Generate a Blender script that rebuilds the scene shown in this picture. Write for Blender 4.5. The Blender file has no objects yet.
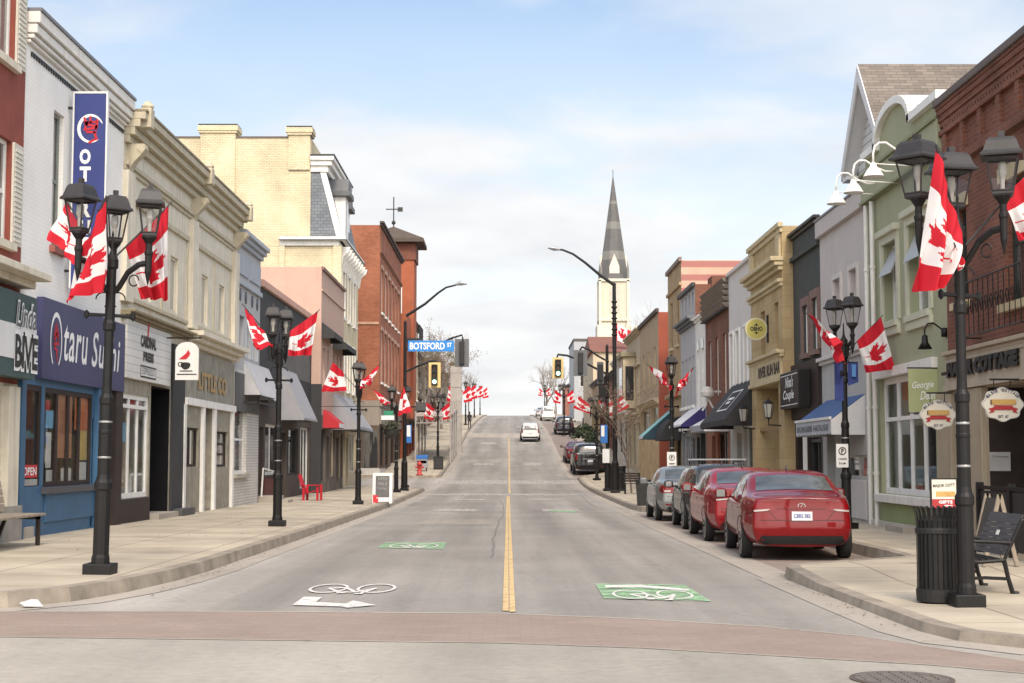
import bpy, bmesh, math, random
from mathutils import Vector, Matrix
from mathutils.bvhtree import BVHTree
random.seed(7)
SC = bpy.context.scene
COL = SC.collection
R = math.radians
# ------------------------------------------------------------------ camera, sky, sun, exposure
CAMZ = 1.55
FPX = 1500.0
PITCH = math.atan(116.5 / FPX)
YAW = math.atan(-4.0 / FPX)
cam_d = bpy.data.cameras.new("camera"); cam = bpy.data.objects.new("camera", cam_d); COL.objects.link(cam)
cam.location = (0, 0, CAMZ)
cam.rotation_euler = (R(90) + PITCH, 0, YAW)
cam_d.sensor_width = 36.0; cam_d.lens = 36.0 * FPX / 1024.0
cam_d.clip_start = 0.1; cam_d.clip_end = 4000
SC.camera = cam
SC.view_settings.view_transform = 'Standard'; SC.view_settings.look = 'None'
SC.view_settings.exposure = 0.62; SC.view_settings.gamma = 1.0; SC.view_settings.use_curve_mapping = False
SUN_AZ, SUN_EL = -8.0, 46.0       # light travels towards +Y, a touch towards -X
sd = bpy.data.lights.new("sun", 'SUN'); sun = bpy.data.objects.new("sun", sd); COL.objects.link(sun)
sd.energy = 1.5; sd.angle = R(10); sd.color = (1.0, 0.92, 0.80)
ldir = Vector((math.sin(R(SUN_AZ)) * math.cos(R(SUN_EL)), math.cos(R(SUN_AZ)) * math.cos(R(SUN_EL)), -math.sin(R(SUN_EL))))
sun.rotation_euler = ldir.to_track_quat('-Z', 'Y').to_euler()
sun.location = (-20, -40, 60)

def build_world():
    w = bpy.data.worlds.new("World"); SC.world = w; w.use_nodes = True
    nt = w.node_tree; N = nt.nodes; L = nt.links; N.clear()
    out = N.new('ShaderNodeOutputWorld'); bg = N.new('ShaderNodeBackground'); bg.inputs[1].default_value = 0.1
    sky = N.new('ShaderNodeTexSky'); sky.sky_type = 'NISHITA'; sky.sun_disc = False
    sky.sun_elevation = R(SUN_EL); sky.sun_rotation = R(180 + SUN_AZ); sky.air_density = 1.0; sky.dust_density = 1.5; sky.ozone_density = 1.0
    tc = N.new('ShaderNodeTexCoord'); sep = N.new('ShaderNodeSeparateXYZ'); L.new(tc.outputs['Generated'], sep.inputs[0])
    def math_(op, a, b=None, clamp=False):
        m = N.new('ShaderNodeMath'); m.operation = op; m.use_clamp = clamp
        for i, v in enumerate((a, b)):
            if v is None: continue
            if isinstance(v, (int, float)): m.inputs[i].default_value = v
            else: L.new(v, m.inputs[i])
        return m.outputs[0]
    zc = math_('MAXIMUM', sep.outputs[2], 0.0)
    den = math_('ADD', zc, 0.22)
    cx = math_('DIVIDE', sep.outputs[0], den); cy = math_('DIVIDE', sep.outputs[1], den)
    cmb = N.new('ShaderNodeCombineXYZ'); L.new(cx, cmb.inputs[0]); L.new(cy, cmb.inputs[1])
    cmb.inputs[2].default_value = 3.7
    n1 = N.new('ShaderNodeTexNoise'); n1.inputs['Scale'].default_value = 2.1; n1.inputs['Detail'].default_value = 7; n1.inputs['Roughness'].default_value = 0.52; n1.inputs['Distortion'].default_value = 0.3
    L.new(cmb.outputs[0], n1.inputs['Vector'])
    mr = N.new('ShaderNodeMapRange'); mr.inputs[1].default_value = 0.42; mr.inputs[2].default_value = 0.66; mr.interpolation_type = 'SMOOTHSTEP'
    L.new(n1.outputs[0], mr.inputs[0])
    # thin cloud thickens towards the horizon
    hz = N.new('ShaderNodeMapRange'); hz.inputs[1].default_value = 0.30; hz.inputs[2].default_value = 0.06; hz.inputs[3].default_value = 0.0; hz.inputs[4].default_value = 0.95
    L.new(zc, hz.inputs[0])
    f = math_('MULTIPLY', mr.outputs[0], 0.55)
    f = math_('ADD', f, hz.outputs[0]); f = math_('ADD', f, 0.06); f = math_('MINIMUM', f, 0.97)
    n2 = N.new('ShaderNodeTexNoise'); n2.inputs['Scale'].default_value = 3.3; n2.inputs['Detail'].default_value = 5; L.new(cmb.outputs[0], n2.inputs['Vector'])
    cr = N.new('ShaderNodeValToRGB')
    cr.color_ramp.elements[0].position = 0.35; cr.color_ramp.elements[0].color = (5.6, 5.7, 5.85, 1)
    cr.color_ramp.elements[1].position = 0.58; cr.color_ramp.elements[1].color = (6.45, 6.45, 6.45, 1)
    L.new(n2.outputs[0], cr.inputs[0])
    mul = N.new('ShaderNodeMix'); mul.data_type = 'RGBA'; mul.blend_type = 'MULTIPLY'; mul.inputs[0].default_value = 1.0
    L.new(sky.outputs[0], mul.inputs[6]); mul.inputs[7].default_value = (1.45, 1.38, 1.30, 1)
    mx = N.new('ShaderNodeMix'); mx.data_type = 'RGBA'; L.new(f, mx.inputs[0]); L.new(mul.outputs[2], mx.inputs[6]); L.new(cr.outputs[0], mx.inputs[7])
    # cloud glow around the sun, behind the camera, added as warm fill light
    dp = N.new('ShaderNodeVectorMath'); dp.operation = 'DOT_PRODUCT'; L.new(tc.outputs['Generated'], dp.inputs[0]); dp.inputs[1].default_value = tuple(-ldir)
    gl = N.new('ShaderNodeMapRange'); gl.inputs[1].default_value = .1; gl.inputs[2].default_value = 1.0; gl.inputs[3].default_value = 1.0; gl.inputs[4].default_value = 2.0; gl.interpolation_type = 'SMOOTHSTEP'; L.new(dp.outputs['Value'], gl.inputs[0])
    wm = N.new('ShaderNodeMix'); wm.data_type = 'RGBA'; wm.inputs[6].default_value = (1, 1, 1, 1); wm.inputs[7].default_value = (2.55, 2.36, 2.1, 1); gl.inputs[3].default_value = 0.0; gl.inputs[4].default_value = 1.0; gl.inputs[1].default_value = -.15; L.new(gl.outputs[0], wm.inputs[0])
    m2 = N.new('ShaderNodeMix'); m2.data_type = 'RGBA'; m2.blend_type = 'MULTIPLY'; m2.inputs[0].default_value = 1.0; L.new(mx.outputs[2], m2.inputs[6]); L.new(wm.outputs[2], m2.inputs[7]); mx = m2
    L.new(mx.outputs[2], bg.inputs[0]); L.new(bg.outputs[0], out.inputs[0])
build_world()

# ------------------------------------------------------------------ from the photograph's pixels to places in the street
_cp, _sp = math.cos(PITCH), math.sin(PITCH)
def ray(px, py):
    x = (px - 512.0) / FPX; v = (341.5 - py) / FPX
    d = Vector((x, _cp - v * _sp, _sp + v * _cp))
    a = YAW; return Vector((d.x * math.cos(a) - d.y * math.sin(a), d.x * math.sin(a) + d.y * math.cos(a), d.z))
def on_x(px, py, c):
    d = ray(px, py); t = c / d.x; return t * d.y, CAMZ + t * d.z
def on_y(px, py, Y):
    d = ray(px, py); t = Y / d.y; return t * d.x, CAMZ + t * d.z
def on_z(px, py, z):
    d = ray(px, py); t = (z - CAMZ) / d.z; return t * d.x, t * d.y

# road height along the street
_ZK = [(-60, 0.1), (0, 0), (15, 0), (35, -.08), (55, -.15), (70, -.12), (80, -.02), (90, .36), (100, .88), (115, 1.75), (130, 2.85), (150, 4.25), (180, 5.8), (210, 7.1), (240, 8.25), (265, 8.95), (285, 9.15), (320, 8.4), (400, 5.0), (900, -10)]
def zr(Y):
    K = _ZK
    if Y <= K[0][0]: return K[0][1]
    for i in range(len(K) - 1):
        if Y <= K[i + 1][0]:
            (x0, y0), (x1, y1) = K[i], K[i + 1]
            h = x1 - x0
            def slope(j):
                if j <= 0 or j >= len(K) - 1: return 0
                a = (K[j][1] - K[j-1][1]) / (K[j][0] - K[j-1][0]); b = (K[j+1][1] - K[j][1]) / (K[j+1][0] - K[j][0])
                return 0 if a * b <= 0 else 2 * a * b / (a + b)
            m0, m1 = slope(i), slope(i + 1); t = (Y - x0) / h
            return (2*t**3 - 3*t*t + 1) * y0 + (t**3 - 2*t*t + t) * h * m0 + (-2*t**3 + 3*t*t) * y1 + (t**3 - t*t) * h * m1
    return K[-1][1]
def zs(X, Y):      # pavement height
    k = .15
    if X > 0 and Y < 19: k = .085
    return zr(Y) + k + .012 * max(0, abs(X) - 4.2)

# ------------------------------------------------------------------ materials
MATS = {}
def _nodes(name):
    m = bpy.data.materials.new(name); m.use_nodes = True; nt = m.node_tree
    b = nt.nodes['Principled BSDF']; return m, nt, b
def _rgba(c, k=1.0): return (min(1, c[0] * k), min(1, c[1] * k), min(1, c[2] * k), 1)
def _sock(b, n):
    return b.inputs[n]
def M(name, col, rough=.8, var=.15, scale=2.5, bump=.0, bscale=60, metal=0, spec=.4, coat=0, streak=0, emit=0, alpha_t=0):
    if name in MATS: return MATS[name]
    m, nt, b = _nodes(name); N = nt.nodes; L = nt.links
    b.inputs['Roughness'].default_value = rough; b.inputs['Metallic'].default_value = metal
    b.inputs['Specular IOR Level'].default_value = spec; b.inputs['Coat Weight'].default_value = coat; b.inputs['Coat Roughness'].default_value = .04
    tc = N.new('ShaderNodeTexCoord')
    n = N.new('ShaderNodeTexNoise'); n.inputs['Scale'].default_value = scale; n.inputs['Detail'].default_value = 6; n.inputs['Roughness'].default_value = .6
    L.new(tc.outputs['Object'], n.inputs['Vector'])
    cr = N.new('ShaderNodeValToRGB'); cr.color_ramp.elements[0].position = .3; cr.color_ramp.elements[1].position = .7
    cr.color_ramp.elements[0].color = _rgba(col, 1 - var); cr.color_ramp.elements[1].color = _rgba(col, 1 + var)
    L.new(n.outputs[0], cr.inputs[0]); csock = cr.outputs[0]
    if streak:
        mp = N.new('ShaderNodeMapping'); mp.inputs['Scale'].default_value = (4, 4, .25); L.new(tc.outputs['Object'], mp.inputs[0])
        n3 = N.new('ShaderNodeTexNoise'); n3.inputs['Scale'].default_value = 1.6; n3.inputs['Detail'].default_value = 5; L.new(mp.outputs[0], n3.inputs['Vector'])
        mr = N.new('ShaderNodeMapRange'); mr.inputs[1].default_value = .5; mr.inputs[2].default_value = .75; mr.inputs[4].default_value = streak; L.new(n3.outputs[0], mr.inputs[0])
        mx = N.new('ShaderNodeMix'); mx.data_type = 'RGBA'; L.new(mr.outputs[0], mx.inputs[0]); L.new(csock, mx.inputs[6]); mx.inputs[7].default_value = _rgba((col[0]*.55, col[1]*.5, col[2]*.45)); csock = mx.outputs[2]
    L.new(csock, b.inputs['Base Color'])
    if bump:
        n2 = N.new('ShaderNodeTexNoise'); n2.inputs['Scale'].default_value = bscale; n2.inputs['Detail'].default_value = 3; L.new(tc.outputs['Object'], n2.inputs['Vector'])
        bp = N.new('ShaderNodeBump'); bp.inputs['Strength'].default_value = bump; bp.inputs['Distance'].default_value = .02; L.new(n2.outputs[0], bp.inputs['Height']); L.new(bp.outputs[0], b.inputs['Normal'])
    if emit:
        b.inputs['Emission Color'].default_value = _rgba(col); b.inputs['Emission Strength'].default_value = emit
    MATS[name] = m; return m
def brick(name, c1, c2, mortar, bw=.22, bh=.075, ms=.012, rough=.85, bump=.5, stain=.25, axis='xy', off=.5, sm=.1):
    if name in MATS: return MATS[name]
    m, nt, b = _nodes(name); N = nt.nodes; L = nt.links
    b.inputs['Roughness'].default_value = rough; b.inputs['Specular IOR Level'].default_value = .3
    tc = N.new('ShaderNodeTexCoord'); sp = N.new('ShaderNodeSeparateXYZ'); L.new(tc.outputs['Object'], sp.inputs[0])
    ad = N.new('ShaderNodeMath'); ad.operation = 'ADD'
    cb = N.new('ShaderNodeCombineXYZ')
    if axis == 'xy':
        L.new(sp.outputs[0], ad.inputs[0]); L.new(sp.outputs[1], ad.inputs[1]); L.new(ad.outputs[0], cb.inputs[0]); L.new(sp.outputs[2], cb.inputs[1])
    elif axis == 'x': L.new(sp.outputs[0], cb.inputs[0]); L.new(sp.outputs[2], cb.inputs[1])
    elif axis == 'y': L.new(sp.outputs[1], cb.inputs[0]); L.new(sp.outputs[2], cb.inputs[1])
    else: L.new(sp.outputs[0], cb.inputs[0]); L.new(sp.outputs[1], cb.inputs[1])
    bt = N.new('ShaderNodeTexBrick'); bt.inputs['Scale'].default_value = 1; bt.inputs['Brick Width'].default_value = bw; bt.inputs['Row Height'].default_value = bh
    bt.inputs['Mortar Size'].default_value = ms; bt.inputs['Mortar Smooth'].default_value = sm; bt.offset = off
    bt.inputs['Color1'].default_value = _rgba(c1); bt.inputs['Color2'].default_value = _rgba(c2); bt.inputs['Mortar'].default_value = _rgba(mortar)
    L.new(cb.outputs[0], bt.inputs['Vector'])
    n = N.new('ShaderNodeTexNoise'); n.inputs['Scale'].default_value = .8; n.inputs['Detail'].default_value = 6; L.new(tc.outputs['Object'], n.inputs['Vector'])
    mr = N.new('ShaderNodeMapRange'); mr.inputs[1].default_value = .3; mr.inputs[2].default_value = .7; mr.inputs[3].default_value = 1 - stain; mr.inputs[4].default_value = 1 + stain * .6; L.new(n.outputs[0], mr.inputs[0])
    mx = N.new('ShaderNodeMix'); mx.data_type = 'RGBA'; mx.blend_type = 'MULTIPLY'; mx.inputs[0].default_value = 1; L.new(bt.outputs[0], mx.inputs[6]); L.new(mr.outputs[0], mx.inputs[7])
    L.new(mx.outputs[2], b.inputs['Base Color'])
    if bump:
        bp = N.new('ShaderNodeBump'); bp.invert = True; bp.inputs['Strength'].default_value = bump; bp.inputs['Distance'].default_value = .01; L.new(bt.outputs['Fac'], bp.inputs['Height']); L.new(bp.outputs[0], b.inputs['Normal'])
    MATS[name] = m; return m
def glass_mat(name, tint=(.95, .96, .96), refl=.14):
    if name in MATS: return MATS[name]
    m, nt, b = _nodes(name); N = nt.nodes; L = nt.links
    out = N['Material Output']; N.remove(b)
    tr = N.new('ShaderNodeBsdfTransparent'); tr.inputs[0].default_value = (*tint, 1)
    gl = N.new('ShaderNodeBsdfGlossy'); gl.inputs['Roughness'].default_value = .03; gl.inputs[0].default_value = (.9, .95, 1, 1)
    tc = N.new('ShaderNodeTexCoord'); no = N.new('ShaderNodeTexNoise'); no.inputs['Scale'].default_value = .9; L.new(tc.outputs['Object'], no.inputs['Vector'])
    bp = N.new('ShaderNodeBump'); bp.inputs['Strength'].default_value = .05; bp.inputs['Distance'].default_value = .05; L.new(no.outputs[0], bp.inputs['Height']); L.new(bp.outputs[0], gl.inputs['Normal'])
    lw = N.new('ShaderNodeLayerWeight'); lw.inputs[0].default_value = .5
    pw = N.new('ShaderNodeMath'); pw.operation = 'POWER'; L.new(lw.outputs['Facing'], pw.inputs[0]); pw.inputs[1].default_value = 4.0
    ma = N.new('ShaderNodeMath'); ma.operation = 'MULTIPLY_ADD'; L.new(pw.outputs[0], ma.inputs[0]); ma.inputs[1].default_value = refl * 3; ma.inputs[2].default_value = .03
    mx = N.new('ShaderNodeMixShader'); L.new(ma.outputs[0], mx.inputs[0]); L.new(tr.outputs[0], mx.inputs[1]); L.new(gl.outputs[0], mx.inputs[2]); L.new(mx.outputs[0], out.inputs[0])
    MATS[name] = m; return m
def display_mat(name, cols, scale=2.2, dim=1.0):
    """goods on the shelves of a shop window: blocks of several colours"""
    if name in MATS: return MATS[name]
    m, nt, b = _nodes(name); N = nt.nodes; L = nt.links
    b.inputs['Roughness'].default_value = .7
    tc = N.new('ShaderNodeTexCoord'); mp = N.new('ShaderNodeMapping'); mp.inputs['Scale'].default_value = (scale, scale * 1.6, scale * .9); L.new(tc.outputs['Object'], mp.inputs[0])
    v = N.new('ShaderNodeTexVoronoi'); v.distance = 'CHEBYCHEV'; v.inputs['Scale'].default_value = 1.0; L.new(mp.outputs[0], v.inputs['Vector'])
    sp = N.new('ShaderNodeSeparateColor'); L.new(v.outputs['Color'], sp.inputs[0])
    cr = N.new('ShaderNodeValToRGB'); cr.color_ramp.interpolation = 'CONSTANT'
    el = cr.color_ramp.elements
    el[0].color = _rgba(cols[0], dim); el[1].position = 1.0 / len(cols); el[1].color = _rgba(cols[1], dim)
    for i, c in enumerate(cols[2:]):
        e = el.new((i + 2.0) / len(cols)); e.color = _rgba(c, dim)
    L.new(sp.outputs[0], cr.inputs[0]); L.new(cr.outputs[0], b.inputs['Base Color'])
    MATS[name] = m; return m

# ------------------------------------------------------------------ mesh builder
class MB:
    def __init__(s): s.v = []; s.f = []; s.m = []; s.mx = None
    def add(s, vs, fs, mi=0):
        o = len(s.v)
        for p in vs:
            p = Vector(p)
            s.v.append(s.mx @ p if s.mx else p)
        for f in fs: s.f.append([o + i for i in f]); s.m.append(mi)
        return s
    def box(s, x0, x1, y0, y1, z0, z1, mi=0):
        if x0 > x1: x0, x1 = x1, x0
        if y0 > y1: y0, y1 = y1, y0
        if z0 > z1: z0, z1 = z1, z0
        return s.add([(x0,y0,z0),(x1,y0,z0),(x1,y1,z0),(x0,y1,z0),(x0,y0,z1),(x1,y0,z1),(x1,y1,z1),(x0,y1,z1)],
              [(0,3,2,1),(4,5,6,7),(0,1,5,4),(1,2,6,5),(2,3,7,6),(3,0,4,7)], mi)
    def quad(s, a, b, c, d, mi=0): return s.add([a, b, c, d], [(0,1,2,3)], mi)
    def poly(s, pts, mi=0): return s.add(pts, [tuple(range(len(pts)))], mi)
    def prism(s, pts, ext, mi=0):
        n = len(pts); e = Vector(ext); top = [Vector(p) + e for p in pts]
        fs = [tuple(reversed(range(n))), tuple(range(n, 2*n))] + [(i, (i+1) % n, n + (i+1) % n, n + i) for i in range(n)]
        return s.add(list(pts) + top, fs, mi)
    def tube(s, path, rad, n=8, mi=0, cap=True):
        path = [Vector(p) for p in path]
        if isinstance(rad, (int, float)): rad = [rad] * len(path)
        vs = []; fs = []; prev = None
        for i, p in enumerate(path):
            t = (path[min(i+1, len(path)-1)] - path[max(i-1, 0)])
            if t.length < 1e-9: t = Vector((0, 0, 1))
            t.normalize()
            if prev is None:
                a = Vector((1, 0, 0)) if abs(t.x) < .8 else Vector((0, 1, 0)); u = t.cross(a).normalized()
            else:
                u = prev - t * prev.dot(t)
                if u.length < 1e-6: u = t.orthogonal()
                u.normalize()
            prev = u; w = t.cross(u)
            for k in range(n):
                an = 2 * math.pi * k / n; vs.append(p + (u * math.cos(an) + w * math.sin(an)) * rad[i])
        for i in range(len(path) - 1):
            for k in range(n):
                fs.append((i*n + k, i*n + (k+1) % n, (i+1)*n + (k+1) % n, (i+1)*n + k))
        if cap:
            fs.append(tuple(reversed(range(n)))); fs.append(tuple(range((len(path)-1)*n, len(path)*n)))
        return s.add(vs, fs, mi)
    def lathe(s, prof, cx=0, cy=0, n=12, mi=0, rot=0, sx=1, sy=1):
        vs = []; fs = []
        for (r, z) in prof:
            for k in range(n):
                a = 2 * math.pi * k / n + rot; vs.append((cx + r * sx * math.cos(a), cy + r * sy * math.sin(a), z))
        for i in range(len(prof) - 1):
            for k in range(n): fs.append((i*n + k, i*n + (k+1) % n, (i+1)*n + (k+1) % n, (i+1)*n + k))
        fs.append(tuple(reversed(range(n)))); fs.append(tuple(range((len(prof)-1)*n, len(prof)*n)))
        return s.add(vs, fs, mi)
    def build(s, name, mats, parent=None, smooth=False, local=False, bevel=0, subsurf=0):
        if not isinstance(mats, (list, tuple)): mats = [mats]
        me = bpy.data.meshes.new(name)
        o = Vector((0, 0, 0))
        if parent is not None and not local:
            p = parent
            while p is not None: o += p.location; p = p.parent
        me.from_pydata([tuple(v - o) for v in s.v], [], s.f)
        for m in mats: me.materials.append(m)
        me.polygons.foreach_set('material_index', s.m)
        if smooth: me.polygons.foreach_set('use_smooth', [True] * len(s.f))
        bm = bmesh.new(); bm.from_mesh(me); bmesh.ops.recalc_face_normals(bm, faces=bm.faces); bm.to_mesh(me); bm.free()
        me.update()
        ob = bpy.data.objects.new(name, me); COL.objects.link(ob)
        if parent is not None: ob.parent = parent
        if bevel:
            b = ob.modifiers.new('bevel', 'BEVEL'); b.width = bevel; b.segments = 2; b.limit_method = 'ANGLE'; b.angle_limit = R(40)
        if subsurf:
            q = ob.modifiers.new('sub', 'SUBSURF'); q.levels = subsurf; q.render_levels = subsurf
        return ob
def pieces(name, mat, parent, mbs, **k):
    return [m.build(name, mat, parent, **k) for m in mbs]
def tag(o, label=None, cat=None, group=None, kind=None):
    if label: o['label'] = label
    if cat: o['category'] = cat
    if group: o['group'] = group
    if kind: o['kind'] = kind
    return o
def thing(name, label, cat, loc, rz=0, group=None):
    o = bpy.data.objects.new(name, None); COL.objects.link(o); o.empty_display_size = .2
    o.location = loc; o.rotation_euler = (0, 0, rz)
    return tag(o, label, cat, group)
def struct(name, mb, mat, **k):
    o = mb.build(name, mat, **k); o['kind'] = 'structure'; return o
def copy_tree(o, parent=None):
    c = o.copy(); COL.objects.link(c)
    if parent is not None: c.parent = parent
    for ch in list(o.children): copy_tree(ch, c)
    return c
_TXT = {}
def text_geo(s, shear=0.0, bold=0.0, space=1.0):
    k = (s, shear, bold, space)
    if k in _TXT: return _TXT[k]
    cu = bpy.data.curves.new('txt', 'FONT'); cu.body = s; cu.size = 1; cu.shear = shear; cu.offset = bold; cu.space_character = space; cu.resolution_u = 3
    ob = bpy.data.objects.new('txt', cu); COL.objects.link(ob)
    dg = bpy.context.evaluated_depsgraph_get(); dg.update()
    me = ob.evaluated_get(dg).to_mesh()
    vs = [v.co.copy() for v in me.vertices]; fs = [tuple(p.vertices) for p in me.polygons]
    ob.evaluated_get(dg).to_mesh_clear(); bpy.data.objects.remove(ob); bpy.data.curves.remove(cu)
    x0 = min(v.x for v in vs); x1 = max(v.x for v in vs); y0 = min(v.y for v in vs); y1 = max(v.y for v in vs)
    vs = [Vector(((v.x - x0) / (x1 - x0), (v.y - y0) / (y1 - y0), 0)) for v in vs]
    _TXT[k] = (vs, fs); return _TXT[k]
def text(mb, s, origin, right, up, w, h, mi=0, shear=0., bold=0.02, space=1.0):
    """lettering s in a box of width w and height h whose lower left corner is origin"""
    vs, fs = text_geo(s, shear, bold, space); r = Vector(right); u = Vector(up); o = Vector(origin)
    mb.add([o + r * (v.x * w) + u * (v.y * h) for v in vs], fs, mi)
# ------------------------------------------------------------------ palette (real-world base colours)
BLACK = M('black_painted_iron', (.009, .0085, .0085), .5, .25, 6, spec=.3)
DARKM = M('dark_metal', (.03, .03, .03), .5, .2, 5)
WHITEP = M('white_paint', (.76, .75, .71), .6, .06, 3, streak=.25)
OFFW = M('off_white_paint', (.70, .68, .63), .65, .07, 3, streak=.35)
CREAM = M('cream_paint', (.62, .57, .46), .7, .10, 2.0, streak=.6, bump=.15, bscale=12)
CREAM2 = M('cream_moulding', (.46, .41, .30), .7, .10, 4, streak=.4)
BRONZE = M('bronze_flashing', (.25, .21, .13), .55, .15, 3, streak=.4)
NAVY = M('navy_sign', (.042, .045, .115), .5, .06, 3)
NAVYB = M('navy_banner', (.03, .045, .18), .55, .06, 3)
SHOPBLUE = M('blue_shopfront_paint', (.042, .115, .21), .55, .10, 3, streak=.25)
TEAL = M('teal_sign', (.05, .085, .083), .6, .08, 3)
CHAR = M('charcoal_render', (.036, .037, .038), .75, .12, 2, streak=.3)
DKBROWN = M('dark_brown_wood', (.024, .014, .011), .6, .25, 4)
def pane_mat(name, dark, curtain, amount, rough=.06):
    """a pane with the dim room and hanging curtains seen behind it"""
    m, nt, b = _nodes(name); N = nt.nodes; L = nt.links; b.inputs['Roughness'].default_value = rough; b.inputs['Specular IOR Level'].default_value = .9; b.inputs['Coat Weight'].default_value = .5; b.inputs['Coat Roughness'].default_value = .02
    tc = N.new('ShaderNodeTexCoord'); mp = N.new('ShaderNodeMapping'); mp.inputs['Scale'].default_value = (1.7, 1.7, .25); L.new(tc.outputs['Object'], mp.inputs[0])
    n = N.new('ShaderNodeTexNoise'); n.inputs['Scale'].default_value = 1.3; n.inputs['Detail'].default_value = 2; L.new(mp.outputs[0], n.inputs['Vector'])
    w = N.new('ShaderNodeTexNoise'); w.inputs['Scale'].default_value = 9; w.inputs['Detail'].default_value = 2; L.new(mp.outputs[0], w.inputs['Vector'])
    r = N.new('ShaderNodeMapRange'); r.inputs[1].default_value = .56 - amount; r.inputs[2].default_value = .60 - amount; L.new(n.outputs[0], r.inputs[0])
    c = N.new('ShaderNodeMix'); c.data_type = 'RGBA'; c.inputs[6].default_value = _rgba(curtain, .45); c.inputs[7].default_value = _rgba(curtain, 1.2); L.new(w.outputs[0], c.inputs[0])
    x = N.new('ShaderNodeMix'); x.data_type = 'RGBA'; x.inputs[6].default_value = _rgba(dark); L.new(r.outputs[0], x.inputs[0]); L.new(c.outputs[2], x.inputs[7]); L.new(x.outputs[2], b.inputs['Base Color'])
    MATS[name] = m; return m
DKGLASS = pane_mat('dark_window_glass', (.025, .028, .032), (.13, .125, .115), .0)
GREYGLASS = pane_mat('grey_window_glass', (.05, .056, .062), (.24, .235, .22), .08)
CURTAIN = M('pale_blind_behind_glass', (.38, .37, .35), .25, .15, 2.5, spec=.8)
SHOPGLASS = glass_mat('shop_glass')
LAMPGLASS = glass_mat('lantern_glass', (.88, .88, .87), .08)
STEEL = M('galvanised_steel', (.32, .33, .34), .4, .1, 4, metal=.6)
ROOFM = M('flat_roof', (.10, .095, .09), .9, .2, 2)
SLATE = brick('slate_shingles', (.17, .19, .21), (.22, .24, .26), (.10, .11, .12), .3, .16, .01, bump=.4)
SHINGLE = brick('brown_shingles', (.21, .18, .15), (.15, .128, .108), (.09, .078, .068), .30, .085, .006, bump=.5, axis='x', stain=.2)
PINK = M('pink_render', (.47, .32, .255), .8, .05, 1.5, streak=.15)
YELLOWB = brick('yellow_painted_brick', (.68, .60, .41), (.60, .525, .355), (.44, .375, .25), .24, .085, .011, bump=.6, stain=.2)
REDB = brick('red_brick_wall', (.215, .078, .048), (.15, .055, .036), (.19, .10, .07), bump=.5, stain=.3)
ORANGEB = brick('orange_brick_wall', (.33, .115, .06), (.25, .08, .042), (.31, .17, .11), .24, .08, .008, bump=.35, stain=.25)
REDW = M('red_painted_wall', (.235, .06, .04), .8, .12, 2.2, bump=.2, streak=.2)
WBRICK = brick('white_painted_brick', (.62, .60, .56), (.56, .54, .50), (.40, .38, .35), .23, .09, .012, bump=.6, stain=.1)
GREENW = M('sage_green_render', (.325, .335, .215), .8, .05, 1.4, streak=.12)
GREYW = M('pale_grey_render', (.50, .455, .425), .8, .05, 1.4, streak=.15)
DGREEN = M('dark_green_grey_render', (.047, .053, .05), .75, .12, 2, streak=.2)
SANDST = brick('sandstone_blocks', (.46, .35, .19), (.40, .29, .15), (.33, .25, .15), .7, .3, .008, bump=.25, stain=.22)
SANDTRIM = M('sandstone_trim', (.50, .41, .25), .8, .12, 3, bump=.2, streak=.35)
GREYWHITE = M('grey_white_render', (.57, .535, .50), .8, .05, 1.4, streak=.2)
BROWNB = brick('brown_brick_wall', (.20, .075, .045), (.14, .05, .032), (.18, .10, .07), bump=.5, stain=.25)
BLUEGREY = M('blue_grey_paint', (.40, .395, .395), .7, .06, 2, streak=.2)
BEIGEB = brick('beige_brick_wall', (.44, .32, .18), (.37, .26, .14), (.36, .27, .17), .24, .09, .008, bump=.3, stain=.2)
PALEBEIGE = M('pale_beige_stone', (.50, .42, .29), .8, .1, 2.5, streak=.25)
SIDING = brick('white_clapboard', (.62, .62, .60), (.60, .60, .58), (.28, .28, .27), 3.0, .19, .02, bump=.6, stain=.05, sm=.6)
def stripes(name, c1, c2, per):
    m = M(name, c1, .8, .12, 1.2); nt = m.node_tree; N = nt.nodes; L = nt.links; b = N['Principled BSDF']; src = b.inputs['Base Color'].links[0].from_socket
    tc = N.new('ShaderNodeTexCoord'); sp = N.new('ShaderNodeSeparateXYZ'); L.new(tc.outputs['Object'], sp.inputs[0]); q = N.new('ShaderNodeMath'); q.operation = 'MULTIPLY'; q.inputs[1].default_value = 1 / per; L.new(sp.outputs[2], q.inputs[0]); f = N.new('ShaderNodeMath'); f.operation = 'FRACT'; L.new(q.outputs[0], f.inputs[0])
    r = N.new('ShaderNodeMapRange'); r.inputs[1].default_value = .5; r.inputs[2].default_value = .56; L.new(f.outputs[0], r.inputs[0]); x = N.new('ShaderNodeMix'); x.data_type = 'RGBA'; L.new(r.outputs[0], x.inputs[0]); L.new(src, x.inputs[6]); x.inputs[7].default_value = _rgba(c2); L.new(x.outputs[2], b.inputs['Base Color']); return m
STRIPES = stripes('faded_pink_striped_boards', (.52, .34, .25), (.36, .15, .13), .62)
GREYAWN = M('grey_canvas', (.30, .30, .315), .85, .08, 2, streak=.15)
LGREYAWN = M('light_grey_canvas', (.42, .42, .43), .85, .08, 2, streak=.15)
BLACKAWN = M('black_canvas', (.032, .031, .032), .85, .1, 2)
REDAWN = M('red_canvas', (.42, .025, .035), .8, .08, 2)
BLUEAWN = M('blue_canvas', (.05, .095, .22), .8, .08, 2)
TEALAWN = M('teal_canvas', (.22, .44, .45), .8, .08, 2)
WHITEAWN = M('white_canvas', (.60, .60, .61), .8, .08, 2)
PURPLE = M('purple_canvas', (.035, .03, .13), .8, .08, 2)
GOLD = M('gold_letters', (.38, .25, .09), .4, .1, 3)
SIGNWHITE = M('white_sign_board', (.68, .68, .66), .55, .04, 2, streak=.12)
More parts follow.
